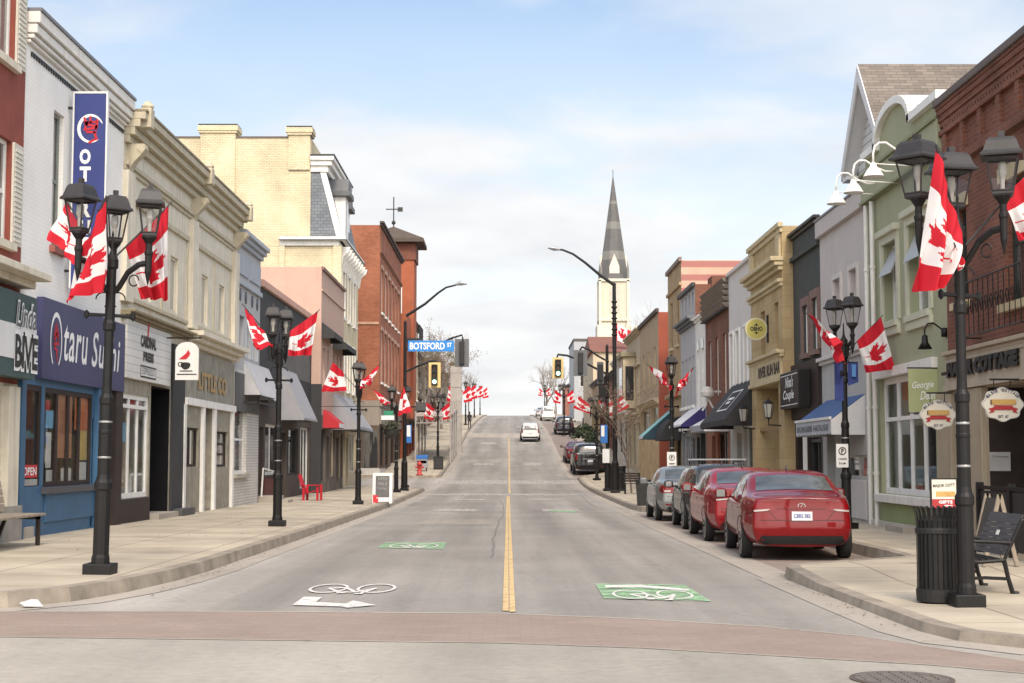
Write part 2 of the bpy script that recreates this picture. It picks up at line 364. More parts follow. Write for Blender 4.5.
LETW = M('white_lettering', (.75, .75, .74), .6, .04, 2)
LETK = M('black_lettering', (.02, .02, .02), .6, .04, 2)
LETR = M('red_lettering', (.50, .02, .03), .6, .05, 2)
WOOD = M('weathered_wood', (.27, .225, .175), .85, .25, 6, streak=.3)
OLIVE = M('olive_banner', (.36, .39, .20), .7, .05, 2)
FLAGRED = M('flag_red', (.56, .012, .028), .75, .08, 5)
FLAGWHITE = M('flag_white', (.78, .77, .76), .75, .05, 5)
BARK = M('grey_bark', (.16, .125, .095), .9, .25, 8)
CONC = M('old_concrete', (.35, .315, .265), .9, .12, 1.5, bump=.2)
TRAFY = M('signal_yellow', (.66, .48, .20), .5, .06, 3)
DISP1 = display_mat('display_warm', [(.05, .02, .012), (.28, .09, .03), (.07, .05, .04), (.35, .24, .10), (.12, .02, .02), (.04, .035, .03)], 2.0, .8)
DISP2 = display_mat('display_grey', [(.05, .05, .05), (.14, .13, .12), (.03, .03, .03), (.26, .25, .23), (.08, .07, .06)], 1.5, .9)
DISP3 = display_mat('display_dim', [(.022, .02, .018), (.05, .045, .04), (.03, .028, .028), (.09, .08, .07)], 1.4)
# ------------------------------------------------------------------ ground, road, pavements, markings
def road_mat(name, col, track=.14, streakx=1.1, crack=.35, fine=.12, bands=True):
    m, nt, b = _nodes(name); N = nt.nodes; L = nt.links
    b.inputs['Roughness'].default_value = .88; b.inputs['Specular IOR Level'].default_value = .25
    tc = N.new('ShaderNodeTexCoord')
    def noise(scale, sv, detail=5, rough=.6):
        mp = N.new('ShaderNodeMapping'); mp.inputs['Scale'].default_value = sv; L.new(tc.outputs['Object'], mp.inputs[0])
        n = N.new('ShaderNodeTexNoise'); n.inputs['Scale'].default_value = scale; n.inputs['Detail'].default_value = detail; n.inputs['Roughness'].default_value = rough
        L.new(mp.outputs[0], n.inputs['Vector']); return n.outputs[0]
    def mapr(s, a, b_, c, d):
        r = N.new('ShaderNodeMapRange'); L.new(s, r.inputs[0])
        for i, v in enumerate((a, b_, c, d)): r.inputs[i+1].default_value = v
        return r.outputs[0]
    def mul(a, b_):
        q = N.new('ShaderNodeMath'); q.operation = 'MULTIPLY'; L.new(a, q.inputs[0])
        if isinstance(b_, float): q.inputs[1].default_value = b_
        else: L.new(b_, q.inputs[1])
        return q.outputs[0]
    f = mapr(noise(1.0, (streakx, .035, 1)), .35, .65, 1 - track, 1 + track)
    f = mul(f, mapr(noise(.35, (1, 1, 1), 6), .3, .7, 1 - track * .7, 1 + track * .7))
    f = mul(f, mapr(noise(9, (1, 1, 1), 6, .75), .3, .7, 1 - fine, 1 + fine))
    if bands:   # four darker wheel paths worn into the two lanes
        sp = N.new('ShaderNodeSeparateXYZ'); L.new(tc.outputs['Object'], sp.inputs[0])
        s1 = N.new('ShaderNodeMath'); s1.operation = 'MULTIPLY'; L.new(sp.outputs[0], s1.inputs[0]); s1.inputs[1].default_value = 2 * math.pi / 1.95
        s2 = N.new('ShaderNodeMath'); s2.operation = 'COSINE'; L.new(s1.outputs[0], s2.inputs[0])
        f = mul(f, mapr(s2.outputs[0], -1, 1, .92, 1.07))
        ab = N.new('ShaderNodeMath'); ab.operation = 'ABSOLUTE'; L.new(sp.outputs[0], ab.inputs[0]); f = mul(f, mapr(ab.outputs[0], 2.7, 4.1, 1.0, 1.32))   # dusty verges
    v = N.new('ShaderNodeTexVoronoi'); v.feature = 'DISTANCE_TO_EDGE'; v.inputs['Scale'].default_value = .28
    mp = N.new('ShaderNodeMapping'); L.new(tc.outputs['Object'], mp.inputs[0])
    nn = N.new('ShaderNodeTexNoise'); nn.inputs['Scale'].default_value = 1.3; nn.inputs['Detail'].default_value = 6; L.new(tc.outputs['Object'], nn.inputs['Vector'])
    vm = N.new('ShaderNodeVectorMath'); vm.operation = 'ADD'; L.new(mp.outputs[0], vm.inputs[0]); L.new(nn.outputs['Color'], vm.inputs[1]); L.new(vm.outputs[0], v.inputs['Vector'])
    f = mul(f, mapr(v.outputs[0], .0, .006, 1 - crack, 1.0))
    cb = N.new('ShaderNodeMix'); cb.data_type = 'RGBA'; cb.blend_type = 'MULTIPLY'; cb.inputs[0].default_value = 1; cb.inputs[6].default_value = _rgba(col); L.new(f, cb.inputs[7])
    L.new(cb.outputs[2], b.inputs['Base Color'])
    bp = N.new('ShaderNodeBump'); bp.inputs['Strength'].default_value = .25; bp.inputs['Distance'].default_value = .01
    nb = noise(70, (1, 1, 1), 3); L.new(nb, bp.inputs['Height']); L.new(bp.outputs[0], b.inputs['Normal'])
    return m
ASPH = road_mat('worn_asphalt', (.25, .234, .210), .16, crack=.15)
FORE = road_mat('junction_concrete', (.312, .290, .248), .16, .5, .12, .12, False)
BAND = brick('crosswalk_pavers', (.29, .228, .19), (.26, .203, .168), (.235, .19, .158), .22, .11, .006, bump=.2, axis='z', stain=.12)
GUT = road_mat('gutter_concrete', (.345, .31, .262), .12, .8, .3, .1, False)
BAYM = brick('parking_pavers', (.28, .228, .195), (.25, .205, .175), (.22, .185, .16), .22, .11, .006, bump=.2, axis='z', stain=.2)
PAVE = brick('pavement_concrete', (.455, .40, .305), (.425, .37, .285), (.25, .21, .16), 1.55, 1.5, .016, bump=.3, axis='z', stain=.26, off=0)
KERBM = M('kerb_concrete', (.275, .238, .19), .9, .32, 2.2, bump=.3, streak=.0)
GROUNDM = M('earth_and_gravel', (.17, .15, .11), .95, .3, .3)

def frange(a, b, st):
    r = []; x = a
    while x < b - 1e-6: r.append(x); x += st
    r.append(b); return r
def sheet(name, xs, ys, dz, mat, kind='structure', zf=None):
    mb = MB(); zf = zf or (lambda X, Y: zr(Y))
    vs = [(x, y, zf(x, y) + dz) for y in ys for x in xs]; n = len(xs)
    fs = [(j*n + i, j*n + i + 1, (j+1)*n + i + 1, (j+1)*n + i) for j in range(len(ys)-1) for i in range(n-1)]
    mb.add(vs, fs); o = mb.build(name, mat, smooth=True); o['kind'] = kind; return o
_YR = frange(-25, 60, 5) + frange(62, 320, 3)[0:]
sheet('ground', [-600, -200, -60, -12, 0, 12, 60, 200, 600], [-60, -25] + frange(-20, 60, 10) + frange(63, 330, 4) + [360, 400, 500, 700, 900], -.28, GROUNDM)
sheet('road', [-9, -4.2, -2, 0, 2, 4, 9], frange(12.0, 60, 4) + frange(62, 330, 3), 0, ASPH)
sheet('junction', [-70, -20, -6, 0, 6, 20, 70], frange(-25, 12, 3), -.001, FORE)
sheet('side_street', [-70, -30, -9.0], [77.2, 80, 83, 86, 89.2], 0.002, ASPH)

def strip(name, left, right, dz, mat, kind='structure', sub=2.0, hz=None):
    """ribbon between two polylines (X, Y) with the same number of points"""
    mb = MB(); L_, R_ = [], []
    for i in range(len(left) - 1):
        n = max(1, int(math.ceil((Vector(left[i+1]) - Vector(left[i])).length / sub)))
        for k in range(n):
            t = k / n
            L_.append(Vector(left[i]).lerp(Vector(left[i+1]), t)); R_.append(Vector(right[i]).lerp(Vector(right[i+1]), t))
    L_.append(Vector(left[-1])); R_.append(Vector(right[-1]))
    hz = hz or (lambda X, Y: zr(Y))
    vs = []
    for a, b in zip(L_, R_): vs += [(a.x, a.y, hz(a.x, a.y) + dz), (b.x, b.y, hz(b.x, b.y) + dz)]
    fs = [(2*i, 2*i+1, 2*i+3, 2*i+2) for i in range(len(L_) - 1)]
    mb.add(vs, fs); o = mb.build(name, mat, smooth=True); o['kind'] = kind; return o

# crosswalk of brick pavers across the near end of the street (slightly bowed)
def cw(px): return on_z(px, 0, 0)
_top = [(-140, 612.5), (0, 612.5), (250, 612.5), (500, 614.5), (640, 620), (760, 627.5), (860, 637), (930, 648), (1024, 662), (1180, 690)]
_bot = [(-160, 637), (0, 637), (250, 640), (500, 643), (640, 648), (760, 655), (860, 661), (930, 665), (1030, 674), (1190, 700)]
T_ = [on_z(a, b, 0) for a, b in _top]; B_ = [on_z(a, b, 0) for a, b in _bot]
strip('crosswalk', B_, T_, .006, BAND)
strip('crosswalk_edge', T_, [(x, y + .09) for x, y in T_], .008, GUT)
strip('crosswalk_edge', [(x, y - .05) for x, y in B_], B_, .007, GUT)
strip('junction_slab', [(x - (6 if i == 0 else 0), 9.0) for i, (x, y) in enumerate(B_)], [(x, y - .05) for x, y in B_], .003, FORE)

# kerb lines, far to near
KL = [(-4.15, 74.5), (-4.15, 30), (-4.17, 21), (-4.25, 19.2), (-4.45, 17.6), (-4.75, 16.4), (-5.2, 15.75), (-6.0, 15.45), (-9, 15.2), (-30, 14.9)]
KLi = [(-8.9, 74.5), (-8.9, 30), (-8.9, 21), (-8.9, 19.2), (-8.9, 18.6), (-8.95, 18.3), (-9.0, 18.2), (-9.1, 18.1), (-10, 18.0), (-30, 17.8)]
KL0 = [(-9.5, 76.9), (-6.2, 76.7), (-5.0, 76.3), (-4.4, 75.6), (-4.15, 74.5)]
KL0i = [(-9.5, 74.5), (-8.95, 74.5), (-8.9, 74.5), (-8.9, 74.5), (-8.9, 74.5)]
KF = [(-3.7, 318), (-3.75, 200), (-3.9, 140), (-4.05, 90.5), (-4.3, 89.9), (-5.2, 89.6), (-9.5, 89.5)]
KFi = [(-8.9, 318), (-8.9, 200), (-8.9, 140), (-8.9, 91), (-8.9, 90.9), (-8.9, 90.8), (-9.5, 90.7)]
KR = [(3.7, 318), (4.0, 200), (5.9, 180), (5.9, 140), (5.9, 95), (5.7, 92), (4.4, 89.8), (4.1, 88.5), (4.1, 49), (4.2, 47.4), (4.6, 46.2), (5.4, 45.2), (5.75, 44.2), (5.75, 23), (5.7, 21.6), (4.0, 20.4), (3.72, 20.15), (3.62, 19.6), (3.66, 16), (3.7, 14.4), (3.72, 13.6), (3.85, 12.9), (4.3, 12.3), (5.2, 11.9), (7, 11.7), (30, 11.2)]
KRi = [(8.6, 318), (8.6, 200), (8.6, 180), (8.6, 140), (8.6, 95), (8.6, 92), (8.6, 89.8), (8.6, 88.5), (8.6, 49), (8.6, 47.4), (8.6, 46.2), (8.6, 45.2), (8.6, 44.2), (8.6, 23), (8.6, 21.6), (8.6, 20.4), (8.6, 20.15), (8.6, 19.6), (8.6, 17.5), (8.6, 17), (8.6, 16.8), (8.6, 16.6), (8.7, 16.5), (9, 16.4), (10, 16.2), (30, 15.8)]
def pavement(name, kl, ki):
    def inset(kl, ki, d): 
        out = []
        for i, p in enumerate(kl):
            a = Vector(kl[max(0, i-1)]); b = Vector(kl[min(len(kl)-1, i+1)]); t = (b - a).normalized(); n = Vector((-t.y, t.x))
            if n.dot(Vector(ki[i]) - Vector(p)) < 0: n = -n
            out.append(tuple(Vector(p) + n * d))
        return out
    k1 = inset(kl, ki, .18)
    strip(name, k1, ki, 0, PAVE, hz=zs)
    a = strip('kerb', kl, k1, .002, KERBM, hz=zs)
    # kerb face: slightly battered
    mb = MB(); pts = []
    for i in range(len(kl) - 1):
        n = max(1, int(math.ceil((Vector(kl[i+1]) - Vector(kl[i])).length / 2.0)))
        for k in range(n): pts.append((Vector(kl[i]).lerp(Vector(kl[i+1]), k/n), Vector(k1[i]).lerp(Vector(k1[i+1]), k/n)))
    pts.append((Vector(kl[-1]), Vector(k1[-1])))
    vs = []
    for p, q in pts:
        o = p + (p - q) * .25
        vs += [(p.x, p.y, zs(p.x, p.y) + .002), (o.x, o.y, zr(p.y) - .06)]
    mb.add(vs, [(2*i, 2*i+1, 2*i+3, 2*i+2) for i in range(len(pts)-1)]); struct('kerb_face', mb, KERBM)
    g0 = [tuple(Vector(p) + (Vector(p) - Vector(q)) * .25) for p, q in zip(kl, k1)]
    g1 = [tuple(Vector(p) + (Vector(p) - Vector(q)) * 2.3) for p, q in zip(kl, k1)]
    return g0, g1
g0, g1 = pavement('pavement', KL, KLi); strip('gutter', g0[:-2], g1[:-2], .005, GUT)
g0, g1 = pavement('pavement', KL0, KL0i)
g0, g1 = pavement('pavement', KF, KFi); strip('gutter', g0[:5], g1[:5], .005, GUT)
g0, g1 = pavement('pavement', KR, KRi); strip('gutter', g0[7:10], g1[7:10], .005, GUT); strip('gutter', g0[17:23], g1[17:23], .005, GUT)
# parking bays in pavers beside the right lane, with their pale border strip
strip('parking_bay', [(3.80, 45.6), (3.80, 20.6)], [(5.8, 45.6), (5.8, 21.2)], .005, BAYM)
strip('parking_bay', [(3.95, 182), (3.95, 91.0)], [(5.95, 182), (5.95, 91.0)], .005, BAYM)
strip('bay_border', [(3.36, 47.5), (3.30, 19.4)], [(3.80, 47.5), (3.80, 19.4)], .006, GUT)
strip('bay_border', [(3.62, 200), (3.62, 89)], [(3.95, 200), (3.95, 89)], .006, GUT)
# ---- painted markings
def road_paint(name, col, worn=.5, scale=7):
    m = M(name, col, .8, .15, 4); nt = m.node_tree; N = nt.nodes; L = nt.links; b = N['Principled BSDF']
    tc = N.new('ShaderNodeTexCoord'); n = N.new('ShaderNodeTexNoise'); n.inputs['Scale'].default_value = scale; n.inputs['Detail'].default_value = 8; n.inputs['Roughness'].default_value = .75; L.new(tc.outputs['Object'], n.inputs['Vector'])
    r = N.new('ShaderNodeMapRange'); r.inputs[1].default_value = worn - .12; r.inputs[2].default_value = worn + .12; r.inputs[3].default_value = .1; L.new(n.outputs[0], r.inputs[0]); L.new(r.outputs[0], b.inputs['Alpha']); return m
PAINTW = road_paint('road_paint_white', (.62, .60, .56), .38)
PAINTF = road_paint('worn_road_paint', (.50, .47, .43), .5)
PAINTY = road_paint('road_paint_yellow', (.55, .40, .20), .36)
PAINTG = road_paint('road_paint_green', (.30, .52, .29), .50, 3.5)
def mark(name, pts, mat, dz=.010):
    mb = MB(); mb.add([(x, y, zr(y) + dz) for x, y in pts], [tuple(range(len(pts)))]); return struct(name, mb, mat)
def lane(name, x0, x1, y0, y1, mat, dz=.010, st=3.0):
    ys = frange(y0, y1, st); return strip(name, [(x0, y) for y in ys], [(x1, y) for y in ys], dz, mat)
lane('centre_line', -.055, .008, 15.35, 66.5, PAINTY); lane('centre_line', .016, .075, 15.25, 66.5, PAINTY)
lane('centre_line', .03, .13, 71.5, 137, PAINTY); lane('centre_line', .03, .12, 146, 300, PAINTF)
for y0, y1 in ((67.2, 70.2), (83.8, 87.5)):
    lane('crossing_band', -4.0, 4.0, y0, y1, PAINTF, .009)
lane('crossing_band', -3.9, 3.9, 137.5, 144.5, GUT, .009)
lane('lane_dash', -2.3, -.9, 60.5, 62.0, PAINTF); lane('lane_dash', .9, 2.2, 60.5, 61.8, PAINTF)
for y in (47.5, 103, 128):
    lane('lane_dash', -2.4, -1.0, y, y + 2.6, PAINTF); lane('lane_dash', 1.1, 2.3, y, y + 2.6, PAINTF)
# shared-lane symbols; each is drawn in its own frame (u along X, v along Y)
def ring(cx, cy, rx, ry, w, n=26):
    vs = []; 
    for k in range(n):
        a = 2 * math.pi * k / n; vs += [(cx + rx*math.cos(a), cy + ry*math.sin(a)), (cx + (rx-w)*math.cos(a), cy + (ry-w*ry/rx)*math.sin(a))]
    return vs, [(2*k, (2*k+2) % (2*n), (2*k+3) % (2*n), 2*k+1) for k in range(n)]
def bicycle(name, x0, x1, y0, y1, mat, dz):
    mb = MB(); w = x1 - x0; h = y1 - y0
    def P(u, v): return (x0 + u*w, y0 + v*h, zr(y0 + v*h) + dz)
    for cu in (.23, .77):
        vs, fs = ring(cu, .5, .22, .42, .035); mb.add([P(*p) for p in vs], fs)
    def bar(a, b, t=.02):
        a = Vector(a); b = Vector(b); d = (b - a).normalized(); n = Vector((-d.y * .35, d.x * 1.0)).normalized() * t
        n = Vector((n.x, n.y * 2.2))
        mb.add([P(*(a+n)), P(*(b+n)), P(*(b-n)), P(*(a-n))], [(0,1,2,3)])
    for a, b in (((.23,.5),(.40,.15)), ((.40,.15),(.58,.15)), ((.58,.15),(.42,.55)), ((.42,.55),(.23,.5)), ((.58,.15),(.77,.5)), ((.77,.5),(.64,.0)), ((.38,.08),(.47,.08)), ((.58,.02),(.68,.02))): bar(a, b)
    return struct(name, mb, mat)
def quad_px(name, pts, mat, dz): 
    mb = MB(); P = [on_z(a, b, 0.0) for a, b in pts]; mb.add([(x, y, zr(y) + dz) for x, y in P], [tuple(range(len(P)))]); return struct(name, mb, mat)
X0, Y0 = on_z(314, 594.5, 0); X1, Y1 = on_z(400, 583.5, 0)
bicycle('bicycle_symbol', -2.37, -1.32, Y0, Y1, PAINTW, .012)
quad_px('turn_arrow', [(292, 606), (304, 597.5), (322, 598), (316, 603), (346, 604.5), (353, 601.5), (376, 606), (347, 608.8), (342, 607.6)], PAINTW, .012)
quad_px('green_patch', [(378, 546), (384, 540.5), (447, 540.5), (443, 547.5)], PAINTG, .011)
X0, Y0 = on_z(390, 547, 0); X1, Y1 = on_z(440, 541.5, 0)
bicycle('bicycle_symbol', -2.15, -1.25, Y0 + .1, Y1, PAINTW, .015)
quad_px('green_patch', [(595, 584), (684, 585), (711, 602), (604, 599)], PAINTG, .011)
X0, Y0 = on_z(650, 601, 0); X1, Y1 = on_z(650, 589, 0)
bicycle('bicycle_symbol', 1.17, 2.1, Y0, Y1 - .15, PAINTW, .015)
quad_px('chevron_mark', [(605, 586), (640, 585.5), (690, 590), (688, 591.8), (640, 588), (606, 588.4)], PAINTW, .014)
quad_px('worn_patch', [(548, 507.5), (552, 506), (578, 507), (576, 508.5)], PAINTG, .012)
# tar seams, repair patches, oil stains
TAR = M('tar_seam', (.15, .138, .125), .7, .2, 6); PATCH1 = road_mat('asphalt_patch', (.238, .22, .198), .14, crack=.0, fine=.2, bands=False); PATCH2 = road_mat('pale_asphalt_patch', (.285, .258, .222), .14, crack=.0, fine=.2, bands=False)
rd = random.Random(11)
def seam(x0, y0, x1, y1, w=.025):
    n = max(3, int(math.hypot(x1 - x0, y1 - y0) / .5)); p = []; d = 0; q = Vector((-(y1 - y0), x1 - x0)).normalized()
    for i in range(n + 1): t_ = i / n; d += rd.uniform(-.03, .03); p.append((x0 + (x1 - x0) * t_ + q.x * d, y0 + (y1 - y0) * t_ + q.y * d))
    strip('tar_seam', [(a - q.x * w / 2, b_ - q.y * w / 2) for a, b_ in p], [(a + q.x * w / 2, b_ + q.y * w / 2) for a, b_ in p], .0075, TAR)
for a in ((-3.7, 44, 3.3, 43.4), (-1.9, 47, -1.8, 64), (3.0, 52, 3.1, 66), (-3.2, 92, 3, 92.5), (-3.2, 112, 3, 111), (-.25, 24, -.2, 62)): seam(*a, w=.02)
for (x0, x1, y0, y1, m_) in ((-2.2, -.4, 37, 41, PATCH2), (.4, 1.6, 49, 54, PATCH1), (-3.6, -1.9, 53, 58, PATCH1), (.3, 3.2, 97, 101, PATCH1), (-3, -.6, 106, 110, PATCH2)): lane('repair_patch', x0, x1, y0, y1, m_, .0055)
# manhole lid in the junction
t = thing('manhole_cover', 'round iron manhole lid set in the pale concrete of the junction', 'manhole cover', (2.76, 10.65, .005))
mb = MB(); mb.lathe([(.36, -.02), (.36, .008), (.33, .008), (.33, .006)], n=36); mb.build('rim', M('rusty_iron', (.10, .08, .068), .7, .2, 8), t, local=True)
mb = MB(); mb.lathe([(.325, -.02), (.325, .010)], n=36)
for i in range(-3, 4):
    for j in range(-3, 4):
        if i*i + j*j < 11: mb.box(i*.085-.024, i*.085+.024, j*.085-.024, j*.085+.024, .008, .016)
mb.build('lid', M('worn_iron', (.13, .115, .10), .65, .2, 8), t, local=True)
# ------------------------------------------------------------------ building kit
class Bld:
    """a terraced building whose street front lies on the plane X = c; n is +1 on the left side, -1 on the right"""
    def __init__(s, name, label, c, Y0, Y1, zt, mat, depth=11, zb=None, cat='building', group=None, roofmat=None, sidemat=None):
        s.c = c; s.n = 1 if c < 0 else -1; s.Y0 = min(Y0, Y1) + .004; s.Y1 = max(Y0, Y1) - .004; s.zt = zt; s.mat = mat; s.depth = depth
        s.zb = min(zr(s.Y0), zr(s.Y1)) - .3 if zb is None else zb
        s.root = thing(name, label, cat, (c, (s.Y0 + s.Y1) / 2, zr((s.Y0 + s.Y1) / 2) + .15), 0, group)
        s.holes = []; s.roofmat = roofmat or ROOFM; s.sidemat = sidemat or mat; s.bands = []
    def X(s, d): return s.c + s.n * d
    def P(s, px, py, d=0): return on_x(px, py, s.X(d))
    def R(s, xn, yt, yb, xf, d=0):
        """rectangle: yt, yb measured at xn, the edge nearer to the camera; xf is the far edge"""
        Ya, Za = s.P(xn, yt, d); Yb, Zb = s.P(xn, yb, d); Yf, _ = s.P(xf, (yt + yb) / 2, d); Yn = s.P(xn, (yt + yb) / 2, d)[0]
        return (min(Yn, Yf), max(Yn, Yf), min(Za, Zb), max(Za, Zb))
    def bx(s, mb, Y0, Y1, Z0, Z1, d0, d1, mi=0): return mb.box(s.X(d0), s.X(d1), Y0, Y1, Z0, Z1, mi)
    def box(s, name, mat, Y0, Y1, Z0, Z1, d0, d1, parent=None, bevel=0):
        mb = MB(); s.bx(mb, Y0, Y1, Z0, Z1, d0, d1); return mb.build(name, mat, parent or s.root, bevel=bevel)
    def sheet(s, name, mat, rects, parent=None):
        mb = MB()
        for r in rects: s.bx(mb, *r)
        return mb.build(name, mat, parent or s.root)
    # openings
    def hole(s, r, rev=.2): s.holes.append((r, rev)); return r
    def window(s, r, frame=WHITEP, glass=DKGLASS, nv=1, nh=2, fw=.07, sill=None, lintel=None, rev=.10, hole=True, surround=None, sw=.14, name='window', bar=.035, sproud=.06):
        Y0, Y1, Z0, Z1 = r
        if hole: s.hole(r, rev + .1)
        mb = MB(); d0, d1 = -rev - .04, -rev + .015
        s.bx(mb, Y0, Y0 + fw, Z0, Z1, d0, d1); s.bx(mb, Y1 - fw, Y1, Z0, Z1, d0, d1)
        s.bx(mb, Y0 + fw, Y1 - fw, Z1 - fw, Z1, d0, d1); s.bx(mb, Y0 + fw, Y1 - fw, Z0, Z0 + fw, d0, d1)
        for i in range(1, nv):
            y = Y0 + fw + (Y1 - Y0 - 2 * fw) * i / nv; s.bx(mb, y - bar, y + bar, Z0 + fw, Z1 - fw, -rev - .035, -rev + .008)
        for i in range(1, nh):
            z = Z0 + fw + (Z1 - Z0 - 2 * fw) * i / nh; s.bx(mb, Y0 + fw, Y1 - fw, z - bar, z + bar, -rev - .036, -rev + .004)
        w = mb.build(name, frame, s.root)
        mb = MB(); s.bx(mb, Y0 + .02, Y1 - .02, Z0 + .02, Z1 - .02, -rev - .03, -rev - .018); mb.build('pane', glass, w)
        if sill is not None:
            mb = MB(); s.bx(mb, Y0 - .1, Y1 + .1, Z0 - .13, Z0 - .002, -.02, sproud + .05); mb.build('sill', sill, w)
        if lintel is not None:
            mb = MB(); s.bx(mb, Y0 - .12, Y1 + .12, Z1 + .002, Z1 + .24, -.02, .05); mb.build('lintel', lintel, w)
        if surround is not None:
            mb = MB(); s.bx(mb, Y0 - sw, Y0 - .002, Z0, Z1 + sw, -.02, .05); s.bx(mb, Y1 + .002, Y1 + sw, Z0, Z1 + sw, -.02, .05); s.bx(mb, Y0 - .001, Y1 + .001, Z1 + .002, Z1 + sw + .003, -.02, .055)
            mb.build('surround', surround, w)
        return w
    def shopwin(s, r, frame=WHITEP, nv=3, nh=1, fw=.08, rev=.12, disp=DISP2, dep=.9, transom=None, hole=True, name='shop_window', bar=.035):
        w = s.window(r, frame, SHOPGLASS, nv, nh, fw, rev=rev, hole=hole, name=name, bar=bar)
        Y0, Y1, Z0, Z1 = r
        if transom:
            mb = MB(); s.bx(mb, Y0 + fw, Y1 - fw, transom - .04, transom + .04, -rev - .05, -rev + .04); mb.build('transom', frame, w)
        mb = MB(); d = -rev - dep; a, c, e, g = Y0 - .3, Y1 + .3, Z0 - .05, Z1 + .2; D = -rev - .11
        P = lambda y, z, q: (s.X(q), y, z)     # back board and shelf in one piece
        mb.prism([P(a, e, D), P(a, e, d), P(a, g, d), P(a, g, d - .05), P(a, e - .05, d - .05), P(a, e - .05, D)], (0, c - a, 0))
        mb.build('window_display', disp, w); return w
    def door(s, r, mat=DKBROWN, glass=DKGLASS, rev=.3, hole=True, light=.55, frame=None):
        Y0, Y1, Z0, Z1 = r
        if hole: s.hole(r, rev + .12)
        mb = MB(); s.bx(mb, Y0, Y1, Z0, Z1, -rev - .06, -rev); d = mb.build('door', mat, s.root)
        mb = MB(); s.bx(mb, Y0 + .12, Y1 - .12, Z0 + (Z1 - Z0) * (1 - light), Z1 - .15, -rev - .01, -rev + .008); mb.build('pane', glass, d)
        mb = MB(); mb.tube([(s.X(-rev), Y0 + .1, Z0 + .95), (s.X(-rev + .06), Y0 + .1, Z0 + 1.0), (s.X(-rev + .06), Y0 + .1, Z0 + 1.2), (s.X(-rev), Y0 + .1, Z0 + 1.25)], .012, 6); mb.build('handle', STEEL, d)
        return d
    def awning(s, Y0, Y1, ztop, zfront, out, mat, val=.22, valmat=None, side=None, name='awning'):
        mb = MB(); X0, X1 = s.X(.0), s.X(out); n = s.n
        th = .02
        mb.prism([(X0, Y0, ztop), (X1, Y0, zfront), (X1, Y0, zfront - th), (X0, Y0, ztop - th)], (0, Y1 - Y0, 0))
        if val:
            k = max(2, int((Y1 - Y0) / .35)); 
            for i in range(k):
                a = Y0 + (Y1 - Y0) * i / k; b = Y0 + (Y1 - Y0) * (i + 1) / k; e = .04
                mb.prism([(X1 + n*.003, a, zfront), (X1 + n*.003, b, zfront), (X1 + n*.003, b, zfront - val + e), (X1 + n*.003, (a+b)/2, zfront - val), (X1 + n*.003, a, zfront - val + e)], (n * .012, 0, 0), 1)
        for y, e in ((Y0, .012), (Y1, -.012)):
            mb.prism([(X0, y, ztop - th), (X1, y, zfront - th), (X1, y, zfront - val), (X0, y, zfront - val)], (0, e, 0), 2)
        return mb.build(name, [mat, valmat or mat, side or mat], s.root)
    def cornice(s, z0, z1, out, mat, ex=.0, steps=3, name='cornice', d0=-.02, Y0=None, Y1=None, crown=None):
        mb = MB(); Y0 = s.Y0 if Y0 is None else Y0; Y1 = s.Y1 if Y1 is None else Y1
        for i in range(steps):
            a = z0 + (z1 - z0) * i / steps; b = z0 + (z1 - z0) * (i + 1) / steps - (.0 if i == steps - 1 else .0)
            o = out * (i + 1) / steps; e = ex * (i + 1) / steps
            s.bx(mb, Y0 - e, Y1 + e, a + .001, b, d0, o)
        c = mb.build(name, mat, s.root, bevel=.012)
        if crown is not None:
            mb = MB(); s.bx(mb, Y0 - ex - .01, Y1 + ex + .01, z1 + .001, z1 + .05, d0, out + .03); mb.build('flashing', crown, c)
        return c
    def text(s, txt, Ya, Yb, z0, z1, d, mat, parent, shear=0, bold=.02, name='lettering', space=1.0, dz=0):
        """lettering on the front plane pushed out by d; reads left to right for someone facing it"""
        mb = MB(); lo, hi = min(Ya, Yb), max(Ya, Yb)
        if s.n > 0: o = (s.X(d), lo, z0); r = (0, 1, dz)
        else: o = (s.X(d), hi, z0); r = (0, -1, dz)
        text(mb, txt, o, r, (0, 0, 1), hi - lo, z1 - z0, shear=shear, bold=bold, space=space)
        return mb.build(name, mat, parent)
    def comb(s, name, mat, y0, pitch, w, n, z0, z1, zt, d0, d1, parent):
        """a row of dentils cut in one moulding"""
        p = [(y0, zt)]
        for i in range(n): a = y0 + i * pitch; p += [(a, z0), (a + w, z0), (a + w, z1), (a + pitch, z1)]
        p += [(y0 + n * pitch, zt)]
        mb = MB(); mb.prism([(s.X(d0), y, z) for y, z in p], (s.n * (d1 - d0), 0, 0)); return mb.build(name, mat, parent)
    def finish(s, z_split=None, lower=None, parapet=0):
        """the wall itself: front with openings and reveals, sides, back; the roof is a part of its own"""
        ys = sorted(set([s.Y0, s.Y1] + [min(max(v, s.Y0), s.Y1) for (r, _) in s.holes for v in r[:2]]))
        zz = [s.zb, s.zt] + [min(max(v, s.zb), s.zt) for (r, _) in s.holes for v in r[2:]]
        if z_split: zz.append(z_split)
        zz = sorted(set(zz)); mb = MB(); X = s.c
        for i in range(len(ys) - 1):
            for j in range(len(zz) - 1):
                y, z = (ys[i] + ys[i+1]) / 2, (zz[j] + zz[j+1]) / 2
                if any(r[0] < y < r[1] and r[2] < z < r[3] for (r, _) in s.holes): continue
                mb.quad((X, ys[i], zz[j]), (X, ys[i+1], zz[j]), (X, ys[i+1], zz[j+1]), (X, ys[i], zz[j+1]), 1 if (z_split and z < z_split) else 0)
